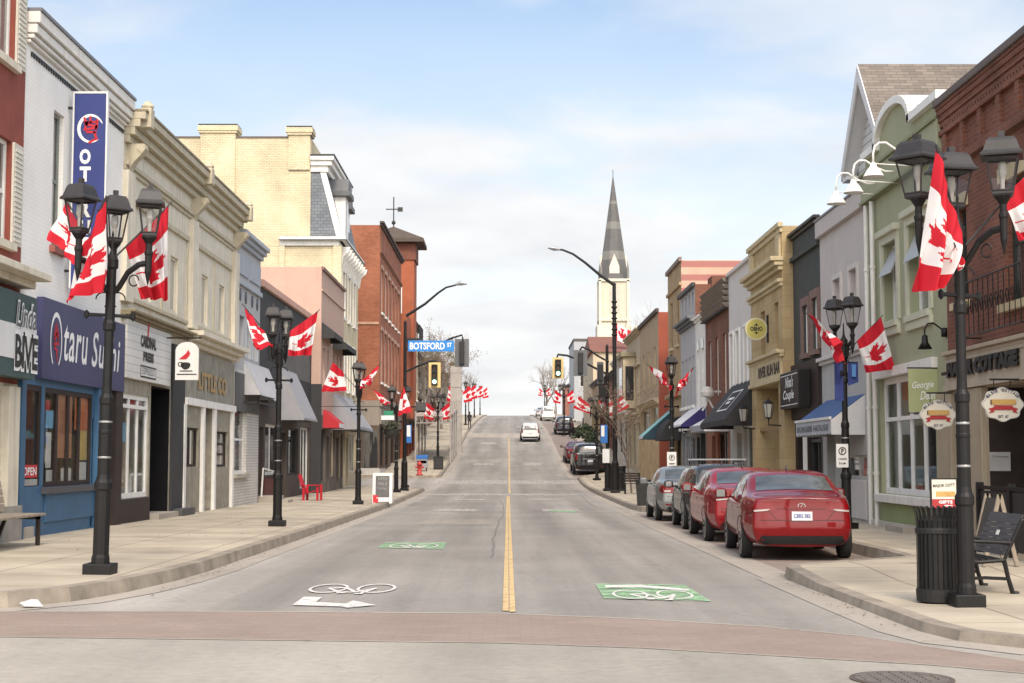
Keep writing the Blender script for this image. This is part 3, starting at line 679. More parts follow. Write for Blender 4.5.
        for (r, rev) in s.holes:
            Y0, Y1, Z0, Z1 = r; B = s.X(-rev); k = 1 if (z_split and Z0 < z_split) else 0
            mb.quad((X, Y0, Z0), (B, Y0, Z0), (B, Y0, Z1), (X, Y0, Z1), k); mb.quad((X, Y1, Z0), (B, Y1, Z0), (B, Y1, Z1), (X, Y1, Z1), k)
            mb.quad((X, Y0, Z1), (B, Y0, Z1), (B, Y1, Z1), (X, Y1, Z1), k); mb.quad((X, Y0, Z0), (B, Y0, Z0), (B, Y1, Z0), (X, Y1, Z0), k)
        B = s.X(-s.depth)
        for y in (s.Y0, s.Y1): mb.quad((X, y, s.zb), (B, y, s.zb), (B, y, s.zt), (X, y, s.zt), 2)
        mb.quad((B, s.Y0, s.zb), (B, s.Y1, s.zb), (B, s.Y1, s.zt), (B, s.Y0, s.zt), 2)
        s.wall = mb.build('wall', [s.mat, lower or s.mat, s.sidemat], s.root)
        mb = MB(); zt = s.zt - parapet
        s.bx(mb, s.Y0 + .05, s.Y1 - .05, zt - .1, zt - .02, -s.depth + .05, -.15)
        # a dividing wall inside, so that no shop window looks right through the house
        mb.build('roof', s.roofmat, s.root)
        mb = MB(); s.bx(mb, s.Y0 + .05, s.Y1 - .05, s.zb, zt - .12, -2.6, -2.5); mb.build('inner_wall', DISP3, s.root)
        return s
    def rows(s, zs_, Ys, w, h, **k):
        """ordinary windows at sill heights zs_ and centres Ys"""
        for z in zs_:
            for y in Ys: s.window((y - w/2, y + w/2, z, z + h), **k)
# ------------------------------------------------------------------ LEFT SIDE OF THE STREET
# L1: red brick house with shutters
b = Bld('brick_building', 'red brick house with cream shutters above a green shop fascia, at the left edge', -8.4, 18.3, 25.7, 11.4, REDW)
SHUT = M('cream_shutter', (.56, .53, .45), .65, .06, 4)
for (z0, z1) in ((b.P(20, 248)[1], b.P(20, 147)[1]), (b.P(20, 70)[1], 10.6)):
    for yc in (24.55, 21.2):
        w = b.window((yc - .52, yc + .52, z0, z1), WHITEP, GREYGLASS, 2, 2, sill=CREAM, sw=.1)
        for sg in (-1, 1):
            ya = yc + sg * .80; mb = MB(); b.bx(mb, ya - .24, ya + .24, z0, z1, .0, .04)
            k = int((z1 - z0) / .09)
            for i in range(k):
                zz = z0 + .06 + (z1 - z0 - .12) * i / k; mb.prism([(b.X(.04), ya - .18, zz), (b.X(.055), ya - .18, zz), (b.X(.041), ya - .18, zz + .07)], (0, .36, 0))
            mb.build('shutter', SHUT, w)
b.cornice(4.44, 4.69, .55, CREAM, steps=2, name='ledge')
z0, z1 = b.P(41, 381, .3)[1], b.P(41, 300, .3)[1]; za, zb_ = b.P(41, 364, .3)[1], b.P(41, 331, .3)[1]
f = b.box('fascia', TEAL, 18.6, 25.68, z0, z1, -.02, .3)
f2 = b.box('sign_band', SIGNWHITE, 18.7, 25.67, za, zb_, .28, .312, f)
yA, yB = b.P(14, 350, .3)[0], b.P(36.5, 350, .3)[0]
b.text('BIVE', yA - .03, yB + .03, za - .2, zb_ - .1, .316, LETW, f, bold=.09)
b.text('BIVE', yA, yB, za - .14, zb_ - .16, .324, LETK, f, bold=.03)
b.text('Linda', yA, yB - .1, zb_ - .06, z1 - .12, .318, LETW, f, shear=.25, bold=.07)
b.text('Linda', yA + .02, yB - .12, zb_ - .03, z1 - .16, .326, M('grey_lettering', (.12, .13, .13), .6), f, shear=.25, bold=.005)
b.shopwin((19.3, 24.9, .75, 2.7), DKBROWN, 4, disp=DISP3)
mb = MB(); b.bx(mb, 24.95, 25.5, 0, 2.75, -.02, .12); p = mb.build('pilaster', CREAM, b.root, bevel=.01)
b.box('plinth', M('grey_stone', (.28, .26, .23), .9, .2, 3, bump=.3), 18.4, 25.64, -.3, .75, -.02, .15)
b.finish(z_split=2.8, lower=CREAM)

# L2: white building with the blue shop
b = Bld('white_building', 'white rendered building above the navy sushi sign and blue shopfront', -8.4, 25.7, 32.4, 9.15, brick('white_painted_brick_wall', (.80, .785, .745), (.785, .77, .73), (.73, .715, .675), .22, .078, .007, bump=.15, stain=.08))
zt = b.P(36, 7, .22)[1]
mb = MB(); zz = [b.P(34, 46, .05)[1], b.P(35, 40, .1)[1], b.P(35, 32, .15)[1], b.P(36, 20, .2)[1], zt]
for i, d in enumerate((.07, .13, .18, .23)): b.bx(mb, b.Y0, b.Y1 + .0, zz[i] + .002, zz[i+1] - (.02 if i < 3 else 0), -.02, d)
c = mb.build('cornice', OFFW, b.root, bevel=.012)
b.box('flashing', M('grey_flashing', (.16, .16, .18), .5, .1), b.Y0, b.Y1, zt + .001, zt + .06, -.3, .26, c)
z = b.P(31, 52, .03)[1]; b.comb('dentil_row', DARKM, 25.95, .142, .07, 45, z - .05, z + .015, z + .03, -.02, .03, c)
r = b.R(52.5, 108, 246, 63); b.window(r, M('grey_green_frame', (.22, .24, .22), .6), DKGLASS, 1, 2, sill=M('rust_red_sill', (.24, .08, .06), .7, .2), sw=.1)
r2 = (29.7, 30.5, r[2], r[3]); b.window(r2, M('grey_green_frame', (.22, .24, .22), .6), DKGLASS, 1, 2, sill=M('rust_red_sill', (.24, .08, .06), .7, .2))
zs0, zs1 = b.P(42, 378, .12)[1], b.P(42, 296, .12)[1]
s = b.box('sign_board', NAVY, 26.62, 32.36, zs0, zs1, -.02, .12)
H = zs1 - zs0
# the ring and shrimp of the sign, then the script
def ringlogo(bb, yc, zc, ry, rz, d, parent):
    n = bb.n; mb = MB(); pts = []
    for k in range(34):
        a = R(-60 + 300 * k / 33); pts.append((yc + ry * math.cos(a), zc + rz * math.sin(a), .8 + .6 * math.sin(math.pi * k / 33)))
    w = .085 * rz + .02
    for i in range(33):
        (ya, za, wa), (yb, zb, wb) = pts[i], pts[i+1]
        def inn(y, z, w_): f_ = 1 - w * w_ / max(rz, .01); return (yc + (y - yc) * f_, zc + (z - zc) * f_)
        p, q = inn(ya, za, wa), inn(yb, zb, wb)
        mb.quad((bb.X(d), ya, za), (bb.X(d), yb, zb), (bb.X(d), q[0], q[1]), (bb.X(d), p[0], p[1]))
    mb.build('ring_emblem', LETW, parent)
    mb = MB()
    for (u, v, l, a) in ((-.25, .35, .5, 70), (0, .42, .55, 95), (.25, .3, .5, 110), (-.1, .1, .7, 20), (.05, -.1, .7, 15), (.0, -.3, .6, -10), (.15, -.55, .5, -60), (-.3, .0, .4, 80), (.35, .05, .45, 80), (.1, .25, .6, 10)):
        y, z = yc + u * ry, zc + v * rz; dy, dz = math.cos(R(a)) * l * ry * .5, math.sin(R(a)) * l * rz * .5; t = .07 * rz
        nn = Vector((-dz, dy)); nn = nn.normalized() * t if nn.length else nn
        mb.quad((bb.X(d + .003), y - dy + nn.x, z - dz + nn.y), (bb.X(d + .003), y + dy + nn.x * .3, z + dz + nn.y * .3), (bb.X(d + .003), y + dy - nn.x * .3, z + dz - nn.y * .3), (bb.X(d + .003), y - dy - nn.x, z - dz - nn.y))
    mb.build('shrimp_emblem', LETR, parent)
yl = b.P(56.5, 345, .13)[0]
ringlogo(b, yl, zs0 + H * .50, .36, H * .36, .125, s)
b.text('taru', b.P(64, 350, .13)[0], b.P(88, 350, .13)[0], zs0 + H * .27, zs0 + H * .74, .126, LETW, s, shear=.2, bold=.012, space=1.1)
b.text('Sushi', b.P(92, 355, .13)[0], b.P(120, 360, .13)[0], zs0 + H * .27, zs0 + H * .76, .126, LETW, s, shear=.2, bold=.012, space=1.1)
z_sp = zs0 + .05
# shopfront
b.window(b.R(21, 383, 487, 41), DKBROWN, SHOPGLASS, 1, 1, .1, rev=.03, name='shop_window')
q = b.R(20.5, 383, 487, 42, -.5); b.box('window_display', DISP3, q[0], q[1] + .3, q[2], q[3], -.55, -.5)
r = b.R(44, 387, 487, 92); w = b.shopwin(r, DKBROWN, 4, 1, .09, disp=DISP1, dep=.7, bar=.06, rev=.03)
POST = [M('orange_poster', (.55, .16, .05), .6), M('brown_poster', (.38, .16, .08), .6), M('blue_poster', (.18, .42, .62), .6), M('yellow_poster', (.55, .38, .10), .6), M('white_poster', (.55, .54, .5), .6), M('red_poster', (.42, .03, .03), .6)]
for (xa, ya, yb_, xb, k) in ((46, 410, 428, 55, 2), (46, 432, 468, 51, 4), (58, 391, 458, 72, 1), (75, 392, 430, 89, 0), (79, 430, 460, 87, 3), (46, 470, 486, 55, 4), (61, 468, 486, 71, 4), (46, 400, 410, 50, 5), (76, 462, 484, 86, 4)):
    q = b.R(xa, ya, yb_, xb, -.07); b.box('poster', POST[k], q[0], q[1], q[2], q[3], -.078, -.07, w)
q = b.R(21, 465, 478, 36, -.02); o = b.box('open_sign', LETR, q[0], q[1], q[2], q[3], -.012, .0)
b.text('OPEN', q[0] + .05, q[1] - .05, q[2] + .04, q[3] - .04, .004, LETW, o)
q = b.R(22, 479.5, 486, 36, -.02); b.box('notice', M('pale_notice', (.30, .30, .29), .7), q[0], q[1], q[2], q[3], -.012, .0)
r3 = b.R(44, 492, 526, 92); b.box('panel', SHOPBLUE, r3[0], r3[1], r3[2] + .06, r3[3] - .02, -.01, .03, bevel=.008)
b.box('sill_board', M('dark_sill', (.07, .07, .08), .5), r[0] - .1, r[1] + .1, r[2] - .12, r[2] - .005, -.02, .1)
b.box('pilaster', SHOPBLUE, b.P(94, 440)[0], b.P(99, 440)[0], 0.0, z_sp, -.02, .08); b.box('pilaster', SHOPBLUE, b.Y0 + .01, b.P(20.6, 440)[0] + .02, 0.0, z_sp, -.02, .08)
b.box('pilaster', DKBROWN, b.P(111, 440)[0], b.Y1 - .02, 0.0, z_sp, -.02, .1)
b.door((30.35, 31.35, .18, 2.35), SHOPBLUE); b.box('grey_stack', CONC, 26.1, 26.6, -.2, .35, -.02, .06)
b.finish(z_split=z_sp, lower=SHOPBLUE)
# navy blade sign standing out from the white front
Yb = 28.25; xL, zT = on_y(75.5, 94, Yb); xR, _ = on_y(107, 100, Yb); zB = on_y(74, 288, Yb)[1]
t = thing('blade_sign', 'tall navy blade sign with red shrimp emblem and white letters on the white building', 'sign', ((xL + xR) / 2, Yb, zB))
mb = MB(); mb.box(xL, xR, Yb - .04, Yb + .04, zB, zT); mb.build('board', NAVYB, t, bevel=.008)
mb = MB(); mb.box(xL - .03, xL, Yb - .05, Yb + .05, zB, zT); mb.box(xR, xR + .03, Yb - .05, Yb + .05, zB, zT); mb.box(xL - .03, xR + .03, Yb - .05, Yb + .05, zT, zT + .04); mb.build('edge_frame', SIGNWHITE, t)
for z in (zB + .3, zT - .3): mb = MB(); mb.box(-8.42, xL + .02, Yb - .02, Yb + .02, z, z + .05); mb.build('bracket', DARKM, t)
mb = MB()
for ch, yp in (('O', 157), ('T', 174.5), ('A', 192), ('R', 210), ('U', 228), ('S', 245)):
    xc, zc = on_y(85.5, yp, Yb); text(mb, ch, (xc - .10, Yb - .045, zc - .145), (1, 0, 0), (0, 0, 1), .21, .29, bold=.05)
mb.build('lettering', LETW, t)
mb = MB(); xc, zc = on_y(91, 129, Yb); pts = []
for k in range(30):
    a = R(20 + 290 * k / 29); w = .055 * math.sin(math.pi * k / 29) ** .6 + .008; pts.append(((xc + .25 * math.cos(a), zc + .28 * math.sin(a)), (xc + (.25 - w) * math.cos(a), zc + (.28 - w) * math.sin(a))))
for i in range(29): mb.quad((pts[i][0][0], Yb - .046, pts[i][0][1]), (pts[i+1][0][0], Yb - .046, pts[i+1][0][1]), (pts[i+1][1][0], Yb - .046, pts[i+1][1][1]), (pts[i][1][0], Yb - .046, pts[i][1][1]))
mb.build('ring_emblem', LETW, t)
mb = MB()
for (u, v, l, a) in ((0, .12, .24, 5), (.02, .06, .26, -8), (.03, .0, .22, 10), (.02, -.07, .2, 0), (-.08, .05, .2, 70), (.12, .08, .2, 80), (.1, -.14, .18, -70), (.04, -.24, .16, 30), (-.1, .15, .14, 110), (.0, .17, .14, 95)):
    dx, dz = math.cos(R(a)) * l / 2, math.sin(R(a)) * l / 2; n_ = Vector((-dz, dx)).normalized() * .022
    mb.quad((xc+u-dx+n_.x, Yb-.048, zc+v-dz+n_.y), (xc+u+dx+n_.x, Yb-.048, zc+v+dz+n_.y), (xc+u+dx-n_.x, Yb-.048, zc+v+dz-n_.y), (xc+u-dx-n_.x, Yb-.048, zc+v-dz-n_.y))
mb.build('shrimp_emblem', LETR, t)

# L3: cream building with bracketed cornice
b = Bld('cream_building', 'long cream building with bronze cornice and scroll brackets over the white press cafe sign', -8.4, 32.4, 46.0, 9.0, CREAM)
zc0, zc1 = 8.45, b.P(145, 112, .42)[1]
b.cornice(zc0, zc1, .46, CREAM2, steps=4, ex=.0, crown=BRONZE)
za = b.P(127, 165, .06)[1]; b.cornice(za - .1, za + .1, .1, CREAM2, steps=2, name='architrave')
def scroll(bb, y, z1, h, out, w, mat, parent):
    mb = MB(); n = bb.n; pr = []
    for k in range(13):
        t_ = k / 12; pr.append((bb.X(.02 + (out - .02) * (.5 + .5 * math.cos(math.pi * t_)) ** 1.2 + .03 * math.sin(3 * math.pi * t_)), z1 - h * t_))
    poly = [(bb.X(-.01), y - w/2, z1)] + [(x, y - w/2, z) for x, z in pr] + [(bb.X(-.01), y - w/2, z1 - h)]
    mb.prism(poly, (0, w, 0)); mb.prism([(x, y - w/2 - .02, z) for x, z in ((bb.X(out - .02), z1 - .02), (bb.X(out + .03), z1 - .1), (bb.X(out - .05), z1 - .22), (bb.X(out - .16), z1 - .12))], (0, w + .04, 0))
    return mb.build('scroll_bracket', mat, parent)
for y in (32.75, 39.6, 45.7):
    scroll(b, y, zc0, .85, .40, .3, CREAM2, b.root)
    mb = MB(); b.bx(mb, y - .16, y + .16, zc1 - .32, zc1 + .12, .3, .54); mb.lathe([(.12, zc1 + .12), (.15, zc1 + .18), (.05, zc1 + .3)], b.X(.42), y, 8); mb.build('finial', CREAM2, b.root, bevel=.02)
    b.box('pilaster', CREAM, y - .42, y + .25, 4.95, za - .12, -.02, .13, bevel=.015)
PAN = M('cream_panel', (.46, .42, .335), .75, .07, 2, streak=.4)
for (ya, yb_) in ((33.15, 39.1), (39.95, 45.2)):
    
    mb = MB(); b.bx(mb, ya + .1, yb_ - .1, za - .75, za - .62, -.01, .07); b.bx(mb, ya + .1, yb_ - .1, 5.02, 5.12, -.01, .06)
    for k in range(3): y = ya + .16 + (yb_ - ya - .32) * k / 2; b.bx(mb, y - .05, y + .05, 5.12, za - .75, -.01, .035)
    mb.build('panel_moulding', CREAM2, b.root, bevel=.01)
    for k in range(2):
        y = ya + .16 + (yb_ - ya - .32) * (k + .5) / 2
        b.window((y - .42, y + .42, 5.2, za - 1.35), CREAM, PAN, 1, 1, .07, rev=.07, name='blind_window')
z0, z1 = b.P(122, 312, .3)[1], b.P(122, 303.5, .3)[1]
b.cornice(z0, z1, .32, BRONZE, steps=3, name='shop_cornice', Y1=39.0)
b.cornice(b.P(203, 345, .45)[1], b.P(203, 330, .45)[1], .46, CREAM, steps=3, name='shop_cornice', Y0=39.05)
# white plank sign
q = b.R(127, 311.5, 377, 171, .1); zp0, zp1 = q[2], min(q[3], z0 - .02)
PLANK = brick('white_planks', (.66, .65, .62), (.62, .61, .58), (.40, .39, .37), 4.0, .17, .008, bump=.3, stain=.08)
s = b.box('sign_board', PLANK, q[0], q[1], zp0, zp1, -.02, .1)
def L3t(txt, xa, xb, ya, yb_, mat, **k):
    Ya, Za = b.P(xa, yb_, .1); Yb2, _ = b.P(xb, yb_, .1); Zb = b.P(xa, ya, .1)[1]; return b.text(txt, Ya, Yb2, Za, Zb, .109, mat, s, **k)
L3t('CARDINAL', 140.5, 156, 334, 346.5, LETK, bold=.06); L3t('PRESS', 143, 153.5, 351, 361, LETK, bold=.06)
bx_ = b.R(140.5, 364.5, 377, 156, .1); o = b.box('label_box', LETK, bx_[0], bx_[1], bx_[2], bx_[3], .09, .104, s); b.box('label_face', SIGNWHITE, bx_[0] + .05, bx_[1] - .05, bx_[2] + .04, bx_[3] - .04, .09, .1055, s)
L3t('ESPRESSO', 142, 154.5, 367, 374, M('grey_letters', (.15, .15, .15), .6), bold=.01)
mb = MB(); Ya, Za = b.P(147, 338, .1); mb.poly([(b.X(.107), Ya, Za), (b.X(.107), Ya + .12, Za + .5), (b.X(.107), Ya + .2, Za + .7), (b.X(.107), Ya + .22, Za + .35), (b.X(.107), Ya + .1, Za - .1)]); mb.build('red_bird_mark', LETR, s)
# ground floor
r = b.R(120, 392, 499, 148.5); w = b.shopwin(r, WHITEP, 3, 1, .11, disp=DISP2, transom=b.P(121, 405)[1], bar=.05, rev=.05)
b.box('base_panel', DKBROWN, r[0] - .02, r[1] + .02, 0, r[2] - .02, -.02, .05)
q = b.R(134, 389, 398, 147, -.02); b.box('red_panel', M('red_lightbox', (.38, .05, .05), .4), q[0], q[1], q[2] + .05, q[3], -.13, -.06, w)
q = b.R(121, 422, 442, 128, -.3); b.box('poster', POST[2], q[0], q[1], q[2], q[3], -.3, -.29, w)
q = b.R(120.5, 440, 496, 127, -.35); b.box('poster', M('tan_poster', (.34, .24, .16), .6), q[0], q[1], q[2], q[3], -.36, -.35, w)
r = b.R(150, 385, 507, 169); b.door((r[0], r[1], .12, r[3]), M('black_door', (.008, .008, .009), .7, spec=.1), rev=.75)
BKD = MATS['black_door']; mb = MB(); b.bx(mb, r[0] + .002, r[0] + .03, .12, r[3], -.74, -.01); b.bx(mb, r[1] - .03, r[1] - .002, .12, r[3], -.74, -.01); b.bx(mb, r[0] + .03, r[1] - .03, r[3] - .03, r[3] - .002, -.74, -.01); mb.build('door_lining', BKD, b.root)
b.box('pier', CHAR, b.P(170, 440)[0], b.P(182, 440)[0], 0, 4.4, -.02, .06); b.box('step', CONC, r[0] - .05, r[1] + .05, -.1, .24, -.7, .25)
b.box('step', M('dark_step', (.08, .08, .08), .8), b.P(170.5, 500)[0], b.P(186, 500)[0] - .3, -.1, .28, -.02, .3)
q = b.R(183, 346, 396, 233, .05); s = b.box('fascia', M('weathered_grey_panel', (.28, .265, .215), .8, .25, 2.5, streak=.4), q[0], q[1], q[2], q[3], -.02, .05)
Ya = b.P(198, 385, .06)[0]; Yb2 = b.P(226, 388, .06)[0]; b.text('LITTLE CO', Ya, Yb2, q[2] + .25, q[2] + .75, .075, GOLD, s, bold=.04)
BOARD = brick('grey_boards', (.25, .235, .20), (.21, .20, .17), (.12, .11, .095), 1000, .16, .01, bump=.3, stain=.25, axis='xy')
q2 = b.R(183, 399, 510, 232.5); yA, yB = q2[0], q2[1]
mb = MB(); b.bx(mb, yA, yB, q[2] - .2, q[2] - .01, -.02, .1)
for xx in (182, 201, 212.5, 230.5): y = b.P(xx, 450)[0]; b.bx(mb, y - .12, y + .12, 0, q[2] - .2, -.02, .09)
mb.build('white_frame', WHITEP, b.root)
b.window(b.R(185, 427, 467, 198.5), DKBROWN, DKGLASS, 2, 1, .07, rev=.08); b.window(b.R(214.8, 431, 467, 227.5), DKBROWN, GREYGLASS, 1, 3, .07, rev=.08)
b.door(b.R(203, 402, 508, 211.5), M('grey_wooden_door', (.23, .20, .16), .8, .25, 5), rev=.25, light=.4)
b.finish(z_split=4.4, lower=M('grey_weathered_boards', (.29, .265, .21), .85, .25, 3, streak=.5))

# hanging cafe sign with the red bird and the cup
Yh = 36.4; xa, zb_ = on_y(175.3, 380, Yh); xb, zt_ = on_y(199, 342, Yh); xm = (xa + xb) / 2; hw = (xb - xa) / 2
t = thing('hanging_sign', 'white arched hanging sign with a red bird on a black coffee cup', 'sign', (xm, Yh, zb_))
mb = MB(); P_ = [(xa, zb_), (xb, zb_), (xb, zt_ - hw * .75)] + [(xm + hw * math.cos(R(a)), zt_ - hw * .75 + hw * .75 * math.sin(R(a))) for a in range(15, 180, 15)] + [(xa, zt_ - hw * .75)]
mb.prism([(x, Yh - .03, z) for x, z in P_], (0, .06, 0)); mb.build('board', SIGNWHITE, t)
mb = MB(); mb.tube([(-8.4, Yh, zt_ + .10), (xb + .06, Yh, zt_ + .10)], .018, 6); mb.tube([(xm, Yh, zt_ + .1), (xm, Yh, zt_ - .02)], .01, 6)
mb.build('bracket', BLACK, t)
mb = MB(); cz = zb_ + .38
mb.add(*[( [(xm - .03 + .12 * math.cos(R(a)), Yh - .036, cz + (.13 * math.sin(R(a)) if math.sin(R(a)) < 0 else .05 * math.sin(R(a)))) for a in range(0, 360, 20)]), [tuple(range(18))]][0:2])
vs, fs = ring(xm - .15, cz, .07, .06, .025, 16); mb.add([(x, Yh - .036, z) for x, z in vs], fs); mb.box(xm - .17, xm + .14, Yh - .037, Yh - .034, cz - .175, cz - .15)
mb.box(xa + .04, xb - .04, Yh - .037, Yh - .03, zb_ + .125, zb_ + .15); mb.build('cup_emblem', LETK, t)
mb = MB(); mb.add([(xm - .2, Yh - .037, cz + .12), (xm - .02, Yh - .037, cz + .12), (xm + .06, Yh - .037, cz + .2), (xm + .08, Yh - .037, cz + .26), (xm + .03, Yh - .037, cz + .36), (xm - .02, Yh - .037, cz + .27), (xm - .08, Yh - .037, cz + .22)], [(0,1,2,3,4,5,6)]); mb.build('bird_emblem', LETR, t)

# L4: narrow blue-grey front over white brick
b = Bld('narrow_building', 'narrow blue-grey ornamented front over white brick, beside the cream building', -8.4, 46.0, 50.6, 8.5, BLUEGREY)
b.cornice(8.2, b.P(258, 239, .3)[1], .32, M('pale_blue_grey_paint', (.36, .39, .43), .7, .06, 2, streak=.2), steps=3)
PBG = MATS['pale_blue_grey_paint']
mb = MB(); b.bx(mb, 46.2, 48.1, 7.3, 7.95, -.01, .05); b.bx(mb, 48.4, 50.4, 7.3, 7.95, -.01, .05); b.bx(mb, 46.1, 50.5, 6.95, 7.1, -.01, .1); mb.build('frieze_panel', PBG, b.root, bevel=.01)
for i, y in enumerate((46.7, 47.7, 48.9, 49.9)):
    for z in (6.65,):
        mb = MB(); yy = y + (.25 if z < 6.5 else 0); mb.prism([(b.X(.0), yy - .12, z), (b.X(.0), yy, z + .2), (b.X(.0), yy + .12, z), (b.X(.0), yy, z - .2)], (b.n * .05, 0, 0)); mb.build('diamond_ornament', M('dark_blue_grey_paint', (.11, .125, .15), .7), b.root)
for y in (46.95, 48.3, 49.6): b.window((y - .42, y + .42, 4.75, 6.0), PBG, GREYGLASS, 1, 2, .07, surround=PBG, sw=.08)
r = b.R(234, 404, 474, 246.5); b.window(r, WHITEP, GREYGLASS, 1, 2, .1, sill=M('stone_sill', (.40, .37, .31), .8), rev=.1)
b.box('fascia', M('dark_fascia', (.10, .10, .10), .7), 46.1, 50.5, 3.0, 4.2, -.02, .04)
mb = MB(); mb.box(b.X(0), b.X(.5), 47.5, 47.54, 3.28, 3.33); mb.box(b.X(.46), b.X(.5), 47.5, 52, 3.28, 3.33); mb.build('awning_rail', DARKM, b.root)
b.awning(47.6, 50.55, 4.66, 3.55, .58, LGREYAWN, .0)
b.finish(z_split=4.3, lower=WBRICK)

# L5: charcoal shop with the big grey awnings
b = Bld('charcoal_building', 'low charcoal building with grey awnings and a dark red stall riser', -8.4, 50.6, 64.0, 7.45, CHAR, roofmat=PINK)
b.cornice(7.36, 7.6, .12, M('salmon_flashing', (.50, .30, .23), .7), steps=1, name='coping')
b.window((52.0, 53.4, 4.95, 6.6), CHAR, DKGLASS, 1, 2); b.window((55.5, 56.9, 4.95, 6.6), CHAR, DKGLASS, 1, 2); b.window((59.4, 60.8, 4.95, 6.6), CHAR, DKGLASS, 1, 2)
b.awning(50.65, 52.6, 4.66, 3.5, .5, LGREYAWN, .0)
mb = MB()
for i in range(22): b.bx(mb, 56 + i * .34, 56.06 + i * .34, 4.7, 6.3, -.01, .03)
mb.build('batten_cladding', M('grey_battens', (.10, .10, .105), .7), b.root)
b.awning(55.6, 59.4, 4.9, 3.05, .85, GREYAWN, .1)
b.box('stall_riser', M('dark_red_boards', (.12, .035, .03), .75, .2, 3), 51.8, 55.6, -.3, .85, -.02, .05)
b.shopwin((52.0, 55.5, .95, 2.75), OFFW, 2, 1, .1, disp=DISP3); b.door((50.8, 51.7, .25, 2.6), DKBROWN, rev=.8)
b.door((55.8, 57.0, .1, 2.5), DKBROWN, rev=.5); b.shopwin((57.3, 60.2, .9, 2.7), DARKM, 3, 1, .07, disp=DISP2); b.shopwin((60.8, 63.7, .3, 2.8), OFFW, 3, 1, .08, disp=DISP2)
mb = MB(); mb.tube([(-8.3, 50.75, .25), (-8.25, 50.75, 1.2), (-8.2, 54.2, 1.0), (-8.2, 54.2, .1)], .03, 6); mb.build('handrail', WHITEP, b.root)
mb = MB(); mb.box(-8.4, -7.7, 50.75, 51.8, -.2, .28); mb.box(-8.4, -7.4, 50.7, 51.9, -.2, .14); mb.build('step', CONC, b.root)
q = (57.0, 60.0, 3.0, 3.5); b.box('shop_sign', DKBROWN, *q, -.02, .08)
b.finish(z_split=3.3, lower=M('brown_grey_shopfront', (.065, .048, .04), .75, .15, 2))

# L6: pink building
zp = on_x(323, 268, -8.0)[1]
b = Bld('pink_building', 'salmon pink building with small charcoal hoods, in front of the yellow one', -8.0, 64.0, 72.9, zp, PINK)
b.cornice(zp - .12, zp + .02, .1, M('brown_coping', (.2, .12, .10), .7), steps=1, name='coping'); b.cornice(zp - 1.05, zp - .95, .06, PINK, steps=1, name='string_course')
b.awning(64.2, 67.4, on_x(322, 322, -8.0)[1], on_x(322, 322, -8.0)[1] - .45, .55, CHAR, .25, name='hood'); b.awning(68.2, 72.4, on_x(334, 334, -8.0)[1], on_x(334, 334, -8.0)[1] - .5, .65, CHAR, .25, name='hood')
for y in (65.0, 66.6, 68.8, 70.2, 71.7): b.window((y - .42, y + .42, 4.6, 6.3), PINK, DKGLASS, 1, 2)
b.awning(65.0, 67.2, 3.65, 3.05, .7, REDAWN, .2, WHITEAWN, name='awning')
b.awning(68.6, 72.7, 4.5, 3.0, 1.15, GREYAWN, .15)
b.shopwin((64.3, 65.9, .5, 2.8), DARKM, 2, 1, .08, disp=DISP2); b.door((66.3, 67.3, .1, 2.5), DKBROWN); b.shopwin((67.8, 69.6, .7, 2.8), PALEBEIGE, 2, 1, .08, disp=DISP3); b.door((70.0, 71.0, .1, 2.5), DKBROWN); b.shopwin((71.3, 72.7, .6, 2.7), PALEBEIGE, 1, 1, .08, disp=DISP3)
b.finish(z_split=3.4, lower=M('grey_brown_shopfront', (.12, .10, .085), .75, .15, 2))

mb = MB(); mb.box(-8.44, -7.97, 63.96, 64.2, -.3, 4.7); mb.build('corner_post', CHAR, b.root)
# L7: yellow building with the mansard roof
Yw = 73.3; cY = -8.3
zl = on_y(300, 246, Yw)[1]
b = Bld('yellow_building', 'tall pale yellow painted brick building with grey slate mansard roof and chimneys', cY, Yw, 82.6, zl, YELLOWB, depth=24)
zu = on_y(260, 138, Yw)[1]; xp = on_y(310.5, 200, Yw)[0]
mb = MB(); mb.box(xp, cY - 23.9, Yw + .004, Yw + 9.2, zl - .01, zu); up = mb.build('upper_wall', YELLOWB, b.root)
mb = MB(); mb.box(xp + .03, cY - 23.9, Yw - .04, Yw + .3, zu + .001, zu + .08); mb.build('coping', M('dark_coping', (.12, .10, .09), .8), up)
for (xa, xb2, yt) in ((201, 236, 125), (289, 310.5, 127)):
    xA, zz = on_y(xa, yt, Yw); xB = on_y(xb2, yt, Yw)[0]
    mb = MB(); mb.box(xA, xB, Yw - .1, Yw + .9, zl + .5 if xa < 210 else zu - 1.6, zz); ch = mb.build('chimney', YELLOWB, up)
    mb = MB(); mb.box(xA - .08, xB + .08, Yw - .18, Yw + .98, zz - .42, zz - .3); mb.box(xA - .13, xB + .13, Yw - .22, Yw + 1.02, zz - .3, zz - .06); mb.build('chimney_cap', YELLOWB, ch)
    mb = MB(); mb.box(xA - .1, xB + .1, Yw - .2, Yw + 1.0, zz - .06, zz + .02); mb.build('flashing', DARKM, ch)
